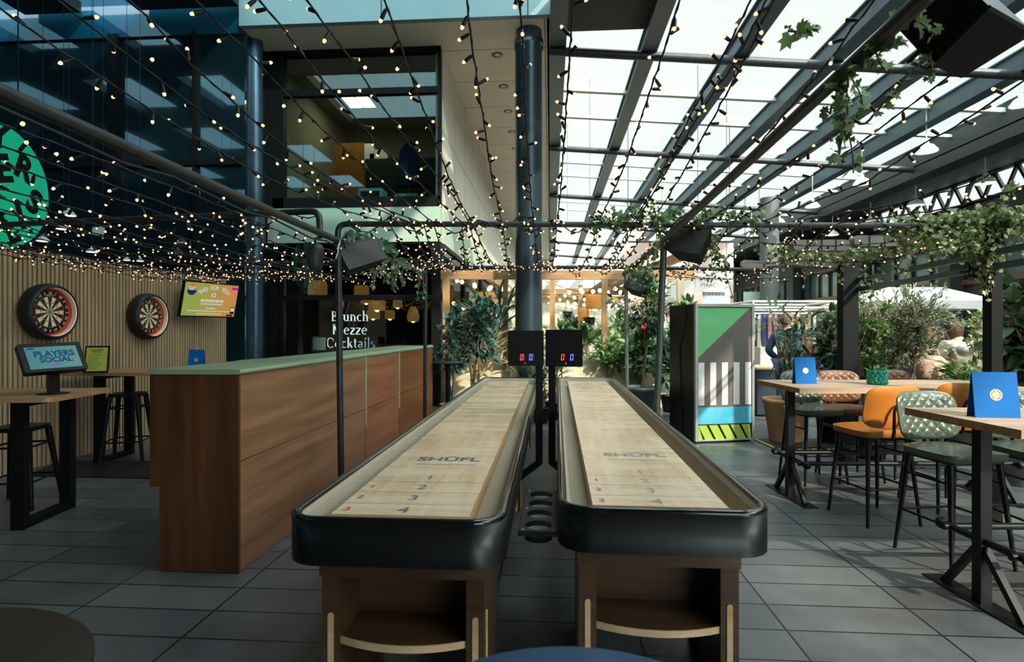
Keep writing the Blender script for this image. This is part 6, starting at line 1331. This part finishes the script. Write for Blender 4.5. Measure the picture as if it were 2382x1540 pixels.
cols = [srgb(226, 120, 60), srgb(230, 226, 220), srgb(220, 200, 190), srgb(60, 80, 150), srgb(216, 140, 130), srgb(150, 140, 130), srgb(120, 90, 70), srgb(190, 180, 170), srgb(220, 90, 110), srgb(200, 200, 196), srgb(90, 90, 96), srgb(176, 150, 110), srgb(230, 220, 205), srgb(110, 70, 60)]
cn = ['orange', 'white', 'off white', 'blue', 'salmon', 'taupe', 'brown', 'pale grey', 'pink', 'light grey', 'charcoal', 'sand', 'ivory', 'maroon']
sd = Vector((CT, ST, 0)); fd = Vector((-ST, CT, 0)); o0 = Vector((a.x, a.y, 0))
for k, c in enumerate(cols):
    x = 0.08 + k * (w - 0.2) / 14; p = o0 + sd * x + fd * 0.4; r = random.Random(k); L = r.uniform(0.5, 0.75); m = mat('garment_' + cn[k].replace(' ', '_'), c, 0.9, var=0.1)
    t = thing('garment', cn[k] + ' garment hanging on the rail of the clothes stall', 'clothing', (p.x, p.y, 1.80 - L), TH + PI / 2 - 0.5, 'garments on the stall rail')
    g = G(); g.hexa([(-0.16, -0.03, 0), (0.16, -0.03, 0), (0.16, 0.03, 0), (-0.16, 0.03, 0)], [(-0.2, -0.025, L * 0.86), (0.2, -0.025, L * 0.86), (0.2, 0.025, L * 0.86), (-0.2, 0.025, L * 0.86)]); g.hexa([(-0.2, -0.025, L * 0.86), (0.2, -0.025, L * 0.86), (0.2, 0.025, L * 0.86), (-0.2, 0.025, L * 0.86)], [(-0.06, -0.02, L * 0.96), (0.06, -0.02, L * 0.96), (0.06, 0.02, L * 0.96), (-0.06, 0.02, L * 0.96)]); g.done('cloth', m, t)
    g = G(); g.tube([(0, 0, L * 0.95), (0, 0, L), (0.0, 0.02, L + 0.03), (0, 0, L + 0.045)], 0.005, 5); g.done('hanger', 'steel', t)
# stall table with navy cloth, stacked goods
MT['navytable'] = mat('navy_table_cloth', srgb(40, 48, 62), 0.85)
c = P(1778, 770, 9.9); t = thing('stall_table', 'stall table under a navy cloth right of the drinks fridge', 'table', (c.x, c.y, 0), TH); g = G(); g.box(-0.25, 0.20, -0.3, 0.6, 0.04, 0.80); g.done('cloth', 'navytable', t); g = G(); g.box(-0.26, 0.21, -0.31, 0.61, 0.80, 0.83); g.done('tabletop', 'plyedge', t)
c2 = P(1800, 770, 10.7); g = G(); g.box(-0.2, 0.2, -0.15, 0.15, 0.0, 1.15); tag(g.done('white_crate_stack', 'white', None, (c2.x - 0.1, c2.y, 0)), 'tall white plastic box behind the person in the blue sweater', 'box')
for k, (u, v, d, s, m, lab) in enumerate(((1798, 777, 10.6, 0.06, 'redink', 'red cloth bundle on the white box'), (1905, 760, 12, 0.3, 'terracotta', 'terracotta coloured goods box on the stall counter'), (1935, 775, 12, 0.28, 'oaktop', 'brown goods box at the right of the stall counter'))):
    c = P(u, v, d); z = 1.15 if k == 0 else 1.0; g = G(); g.box(-s, s, -s * 0.6, s * 0.6, 0, s * 1.0); tag(g.done('goods_box', m, None, (c.x if k else c2.x - 0.1, c.y if k else c2.y, z)), lab, 'box')
c = P(1905, 770, 12.0); t = thing('stall_counter', 'wooden stall counter at the back of the clothes stall', 'counter', (c.x, c.y, 0), TH); g = G(); g.box(-0.5, 0.9, -0.25, 0.25, 0, 1.0); g.done('body', 'brownstain', t)
# white canopy stall and its goods at the right
c = P(2195, 770, 9.5); t = thing('canopy_stall', 'market stall under a white peaked canopy behind the olive tree', 'stall', (c.x, c.y, 0), TH); hw = 0.95
z0, z1 = P(0, 707, 9.5).z, P(0, 672, 9.5).z + 0.1
g = G(); ap = Vector((0, 0.9, z1)); cs = [Vector(p) for p in ((-hw, 0, z0 + .06), (hw, 0, z0 + .06), (hw, 2, z0 + .06), (-hw, 2, z0 + .06))]; rg = [Vector((-0.3, 0.95, z1)), Vector((0.7, 0.95, z1))]
g.poly([cs[0], cs[1], rg[1], rg[0]]); g.poly([cs[1], cs[2], rg[1]]); g.poly([cs[2], cs[3], rg[0], rg[1]]); g.poly([cs[3], cs[0], rg[0]])
for p, q in ((cs[0], cs[1]), (cs[1], cs[2]), (cs[3], cs[0])): g.poly([p, q, q - Vector((0, 0, 0.14)), p - Vector((0, 0, 0.14))])
g.done('canopy', 'white', t)
for p in cs: g = G(); g.tube([(p.x, p.y, 0), (p.x, p.y, p.z)], 0.025, 8); g.done('leg', 'white', t)
for k, (u, v, m, h) in enumerate(((2050, 745, 'orangewood', 0.22), (2135, 770, 'tealpot', 0.12), (2166, 740, 'redink', 0.42), (2178, 703, 'ringcream', 0.1))):
    c = P(u, v, 9.7); g = G(); r = random.Random(60 + k)
    g.hexa([(-0.1, -0.02, -h), (0.08, -0.02, -h * .9), (0.08, 0.02, -h * .9), (-0.1, 0.02, -h)], [(-0.06, -0.015, 0), (0.06, -0.015, 0), (0.06, 0.015, 0), (-0.06, 0.015, 0)]); g.tube([(0, 0, 0), (0, 0, 1.99 - c.z if c.z < 1.9 else 0.05)], 0.004, 4)
    tag(g.done('hanging_goods', m, None, c), ('orange', 'teal', 'red', 'cream')[k] + ' piece of goods hanging under the white canopy', 'goods', 'goods under the canopy')
c = P(1922, 845, 7.2); g = G(); g.tube([(0.075 * math.cos(2 * PI * k / 24), 0, 0.075 + 0.075 * math.sin(2 * PI * k / 24)) for k in range(24)], 0.008, 8, closed=True); g.box(-0.02, 0.02, -0.02, 0.02, -0.35, 0.002); MT['hoop'] = mat('blue_hoop', srgb(20, 110, 160), 0.4); tag(g.done('handwheel', 'hoop', None, (c.x, c.y, c.z - 0.07)), 'blue ring on a stem in front of the thick black post', 'ring')
g = G(); p = P(1922, 865, 7.2); g.beam(p - sd * 0.5, p + sd * 0.4, 0.05, 0.05); q0 = p - sd * 0.45; q1 = p + sd * 0.35
for q in (q0, q1): g.tube([(q.x, q.y, 0), (q.x, q.y, q.z)], 0.02, 8)
tag(g.done('barrier_rail', 'steel'), 'low grey barrier rail beside the thick black post', 'rail')
# olive tree, hedge plants, dark plants at the right
c = P(2100, 770, 6.75); plant('olive_tree', 'silvery olive tree behind the farther oak table', (c.x, c.y, 0), 2.1, (0.66, 0.45, 0.56), 4200, 0.062, 0.02, 'olive_leaf', 51, 2, 0.66, 0.15, 0.15, (0.26, 0.45, 'zinc'), 150, 0.016)
c = P(2025, 770, 6.5); plant('climbing_plant', 'green climber between the thick black post and the olive tree', (c.x, c.y, 0), 2.1, (0.22, 0.25, 0.85), 700, 0.065, 0.04, 'green_leaf', 52, 4, 0.6, 0.3, 0.1, (0.2, 0.35, 'black'), 60)
c = P(2378, 770, 5.4); plant('fig_plant', 'dark large leaved plant at the right edge behind the nearer table', (c.x, c.y, 0), 1.95, (0.36, 0.4, 0.65), 330, 0.19, 0.13, 'dark_leaf', 53, 4, 0.62, 0.3, 0.0, (0.26, 0.45, 'zinc'), 36)
c = P(2250, 770, 6.6); plant('leafy_shrub', 'small bright leaved shrub in front of the seated person', (c.x, c.y, 0), 1.02, (0.42, 0.22, 0.16), 240, 0.10, 0.06, 'green_leaf', 54, 5, 0.85, 0.3, 0.1, (0.24, 0.6, 'zinc'), 26)
c = P(2275, 770, 6.9); plant('climbing_plant', 'light green climber under the canopy beside the right post', (c.x, c.y, 0), 1.95, (0.16, 0.2, 0.55), 220, 0.075, 0.05, 'ivy2', 55, 3, 0.66, 0.3, 0.0, (0.2, 0.35, 'black'), 26)
c = P(1935, 770, 7.4); plant('leafy_shrub', 'dark leaved shrub left of the thick black post', (c.x, c.y, 0), 1.75, (0.30, 0.3, 0.45), 260, 0.15, 0.06, 'dark_leaf', 56, 4, 0.66, 0.3, 0.1, (0.2, 0.4, 'black'), 28)

# ================================================================== PEOPLE
def skinned(name, pts, edges, rad, m, parent=None, loc=None, root=0, sub=2):
    me = bpy.data.meshes.new(name); me.from_pydata([tuple(p) for p in pts], edges, []); o = bpy.data.objects.new(name, me); COL.objects.link(o); me.materials.append(MT[m])
    md = o.modifiers.new('skin', 'SKIN'); md.use_smooth_shade = True
    if not me.skin_vertices: me.attributes.new
    sv = me.skin_vertices[0].data
    for i, r in enumerate(rad): rr = r if isinstance(r, tuple) else (r, r); sv[i].radius = rr; sv[i].use_root = (i == root)
    sb = o.modifiers.new('sub', 'SUBSURF'); sb.levels = sub; sb.render_levels = sub
    if parent: o.parent = parent
    if loc is not None: o.location = loc
    return o
def human(loc, rz, label, J, hair, top_m, leg_m, shoe_m='rubber'):
    """J: joint dictionary in local metres; +Y is where the chest faces"""
    t = thing('person', label, 'person', loc, rz); V = Vector; E = []; pts = []; rad = []; ix = {}
    def add(n, r, prev=None):
        ix[n] = len(pts); pts.append(V(J[n]) if isinstance(n, str) and n in J else V(n)); rad.append(r)
        if prev is not None: E.append((ix[prev], ix[n]))
    add('pelvis', 0.13); add('waist', 0.115, 'pelvis'); add('chest', (0.15, 0.12), 'waist'); add('neck', 0.055, 'chest'); add('head', (0.078, 0.092), 'neck'); add('crown', (0.070, 0.080), 'head')
    for s in 'lr':
        add('sh' + s, 0.062, 'chest'); add('el' + s, 0.045, 'sh' + s); add('wr' + s, 0.03, 'el' + s)
        w = V(J['wr' + s]); d = (w - V(J['el' + s])).normalized(); J['pa' + s] = w + d * 0.055; add('pa' + s, (0.034, 0.02), 'wr' + s)
        a = d.orthogonal().normalized()
        for k in range(4):
            n1, n2 = 'f%d%s' % (k, s), 'g%d%s' % (k, s); L = (0.05, 0.058, 0.054, 0.042)[k]; cu = V((0, 0, -1)) * 0.35
            J[n1] = J['pa' + s] + a * (0.028 - 0.0187 * k) + d * 0.035; J[n2] = J[n1] + (d + cu).normalized() * L; add(n1, 0.0095, 'pa' + s); add(n2, 0.008, n1)
        J['th' + s] = w + d * 0.03 + a * 0.04; J['ti' + s] = J['th' + s] + (d + a * 0.3).normalized() * 0.04; add('th' + s, 0.011, 'wr' + s); add('ti' + s, 0.009, 'th' + s)
        add('hp' + s, 0.095, 'pelvis'); add('kn' + s, 0.06, 'hp' + s); add('an' + s, 0.042, 'kn' + s); add('to' + s, (0.04, 0.03), 'an' + s)
    skinned('body', pts, E, rad, 'skin', t)
    # clothing a little larger than the body
    n = ['pelvis', 'waist', 'chest', 'shl', 'ell', 'wrl', 'shr', 'elr', 'wrr', 'collar']; J['collar'] = V(J['chest']).lerp(V(J['neck']), 0.62)
    q = [V(J[k]) for k in n]; q[5] = V(J['ell']).lerp(V(J['wrl']), 0.93); q[8] = V(J['elr']).lerp(V(J['wrr']), 0.93)
    skinned('top', q, [(0, 1), (1, 2), (2, 3), (3, 4), (4, 5), (2, 6), (6, 7), (7, 8), (2, 9)], [(0.165, 0.15), (0.155, 0.135), (0.185, 0.15), 0.085, 0.064, 0.046, 0.085, 0.064, 0.046, 0.072], top_m, t)
    n = ['pelvis', 'hpl', 'knl', 'anl', 'hpr', 'knr', 'anr']; q = [V(J[k]) for k in n]; skinned('trousers', q, [(0, 1), (1, 2), (2, 3), (0, 4), (4, 5), (5, 6)], [0.15, 0.112, 0.078, 0.06, 0.112, 0.078, 0.06], leg_m, t)
    for s in 'lr':
        g = G(); a, b = V(J['an' + s]), V(J['to' + s]); d = b - a; d.z = 0; d.normalize(); sd_ = V((d.y, -d.x, 0)); z = b.z - 0.03; c0 = V((a.x, a.y, z)) - d * 0.06
        o_ = [c0 + sd_ * x + d * y for x, y in ((-0.035, 0), (0.035, 0), (0.048, 0.17), (0.03, 0.26), (-0.03, 0.26), (-0.048, 0.17))]; i = g.add(o_ + [p + V((0, 0, 0.075 if j in (0, 1) else 0.05)) - d * 0.01 for j, p in enumerate(o_)])
        g.face(tuple(i + k for k in range(5, -1, -1))); g.face(tuple(i + 6 + k for k in range(6)))
        for k in range(6): g.face((i + k, i + (k + 1) % 6, i + 6 + (k + 1) % 6, i + 6 + k), 0, True)
        g.done('shoe', shoe_m, t)
    # face
    hd = V(J['head']); fw = V(J['face']).normalized(); sdv = V((fw.y, -fw.x, 0)).normalized(); up = V((0, 0, 1)); g = G()
    g.tube([hd + fw * 0.085 + up * 0.045, hd + fw * 0.105 + up * 0.015, hd + fw * 0.115 + up * 0.0, hd + fw * 0.092 - up * 0.01], [0.008, 0.012, 0.015, 0.008], 8)
    for s in (-1, 1): g.sphere(hd + sdv * (s * 0.085) + up * 0.02, 0.026, 8, 6, 0, (0.5, 0.8, 1.2))
    g.done('face_features', 'skin', t); g = G()
    for s in (-1, 1): g.sphere(hd + fw * 0.084 + sdv * (s * 0.032) + up * 0.04, 0.011, 8, 6, 0); g.tube([hd + fw * 0.09 + sdv * (s * 0.018) + up * 0.062, hd + fw * 0.082 + sdv * (s * 0.05) + up * 0.06], 0.005, 5, 1)
    g.tube([hd + fw * 0.088 - sdv * 0.024 - up * 0.042, hd + fw * 0.094 - up * 0.044, hd + fw * 0.088 + sdv * 0.024 - up * 0.042], 0.006, 6, 2); g.done('eyes_and_mouth', ['white', 'brownstain', 'redink'], t)
    g = G(); hc = hd + up * 0.05 - fw * 0.012; mh, long_ = hair
    N, K = 20, 10; i = len(g.v); rows = []
    for b in range(K + 1):
        row = []
        for a in range(N):
            az = 2 * PI * a / N; dv = fw * math.cos(az) + sdv * math.sin(az); front = max(0.0, math.cos(az)); lim = 0.62 * PI + (0.22 * PI if front < 0.35 else -0.28 * PI * front) + (long_ * 0.1 * PI if front < 0.35 else 0)
            th = lim * b / K; row.append(hc + dv * (0.107 * math.sin(th) * (1.0 + 0.08 * (front < .2))) + up * (0.115 * math.cos(th)) - (up * long_ * 0.18 * (b / K) ** 3 if front < 0.3 else up * 0))
        rows.append(g.add(row))
    for b in range(K):
        for a in range(N): g.face((rows[b] + a, rows[b + 1] + a, rows[b + 1] + (a + 1) % N, rows[b] + (a + 1) % N), 0, True)
    g.done('hair', mh, t); return t
MT['sweater'] = mat('blue_grey_sweater', srgb(66, 96, 112), 0.9, var=0.1, scale=20, bump=0.1); MT['jeans'] = mat('blue_jeans', srgb(70, 84, 112), 0.9, var=0.1); MT['cream'] = MT['cream']; MT['creamjacket'] = mat('cream_canvas', srgb(206, 192, 164), 0.9, var=0.08, scale=10, bump=0.15); MT['hairgrey'] = mat('grey_brown_hair', srgb(112, 96, 78), 0.8, var=0.2, scale=40); MT['hairbrown'] = mat('brown_hair', srgb(74, 50, 36), 0.6, var=0.25, scale=40)
c = P(1832, 770, 8.9)
human((c.x, c.y, 0), TH - 0.95, 'person in a blue grey sweater looking to the right beside the clothes stall', {'pelvis': (0, 0, 0.95), 'waist': (0, 0, 1.10), 'chest': (0, 0.0, 1.32), 'neck': (0, 0.01, 1.48), 'head': (0, 0.03, 1.58), 'crown': (0, 0.02, 1.66), 'face': (0.75, 0.7, 0),
    'shl': (-0.19, 0, 1.40), 'ell': (-0.30, -0.05, 1.14), 'wrl': (-0.22, 0.16, 0.97), 'shr': (0.19, 0, 1.40), 'elr': (0.27, -0.16, 1.16), 'wrr': (0.25, -0.20, 0.92), 'hpl': (-0.10, 0, 0.9), 'knl': (-0.11, 0.02, 0.5), 'anl': (-0.12, 0, 0.09), 'tol': (-0.13, 0.14, 0.035), 'hpr': (0.10, 0, 0.9), 'knr': (0.11, 0.03, 0.5), 'anr': (0.12, 0, 0.09), 'tor': (0.13, 0.14, 0.035)}, ('hairgrey', 0.0), 'sweater', 'jeans')
c = P(2238, 770, 7.3); sz = 0.74
pr_ = human((c.x, c.y, 0), TH + 0.15, 'person in a cream jacket with brown hair, sitting with their back to us', {'pelvis': (0, 0, sz + 0.12), 'waist': (0, 0.01, sz + 0.26), 'chest': (0, 0.05, sz + 0.47), 'neck': (0, 0.08, sz + 0.62), 'head': (-0.02, 0.12, sz + 0.70), 'crown': (-0.03, 0.12, sz + 0.77), 'face': (-0.3, 1, 0),
    'shl': (-0.20, 0.04, sz + 0.53), 'ell': (-0.28, 0.10, sz + 0.28), 'wrl': (-0.16, 0.34, sz + 0.22), 'shr': (0.20, 0.04, sz + 0.53), 'elr': (0.28, 0.10, sz + 0.28), 'wrr': (0.16, 0.34, sz + 0.22), 'hpl': (-0.10, 0.05, sz + 0.09), 'knl': (-0.12, 0.45, sz + 0.09), 'anl': (-0.12, 0.42, sz - 0.33), 'tol': (-0.12, 0.55, sz - 0.39), 'hpr': (0.10, 0.05, sz + 0.09), 'knr': (0.12, 0.45, sz + 0.09), 'anr': (0.12, 0.42, sz - 0.33), 'tor': (0.12, 0.55, sz - 0.39)}, ('hairbrown', 0.5), 'creamjacket', 'jeans')
g = G(); g.lathe([(0.085, sz + 0.54), (0.16, sz + 0.50), (0.15, sz + 0.44), (0.06, sz + 0.42)], 18, (0, -0.06, 0), 0, Matrix.Diagonal((1, 0.75, 1))); g.done('hood', mat('pale_grey_hood', srgb(196, 200, 204), 0.9), pr_)
MT['pinkbag'] = mat('patterned_fabric', srgb(176, 130, 106), 0.8, col2=srgb(214, 190, 168), scale=18)
c = P(2238, 770, 7.3); bar_stool((c.x, c.y, 0), TH, sz, 'black metal stool under the person in the cream jacket'); 
c = P(2168, 770, 7.0); g = G(); g.lathe([(0.0001, 0.78), (0.16, 0.79), (0.2, 0.95), (0.17, 1.08), (0.10, 1.14), (0.0001, 1.15)], 18, (0, 0, 0), 0, Matrix.Diagonal((1, 0.6, 1))); g.tube([(-0.1, 0, 1.10), (-0.06, 0, 1.22), (0.06, 0, 1.22), (0.1, 0, 1.10)], 0.01, 6)
t = tag(g.done('shoulder_bag', 'pinkbag', None, (c.x, c.y, 0)), 'patterned pinkish bag beside the person in the cream jacket', 'bag')
g = G(); g.lathe([(0.0001, 0.755), (0.22, 0.755), (0.22, 0.78), (0.0001, 0.78)], 24); g.tube([(0, 0, 0), (0, 0, 0.755)], 0.03, 8); tag(g.done('side_stool', 'black', None, (c.x, c.y, 0)), 'black stool carrying the patterned bag', 'stool')
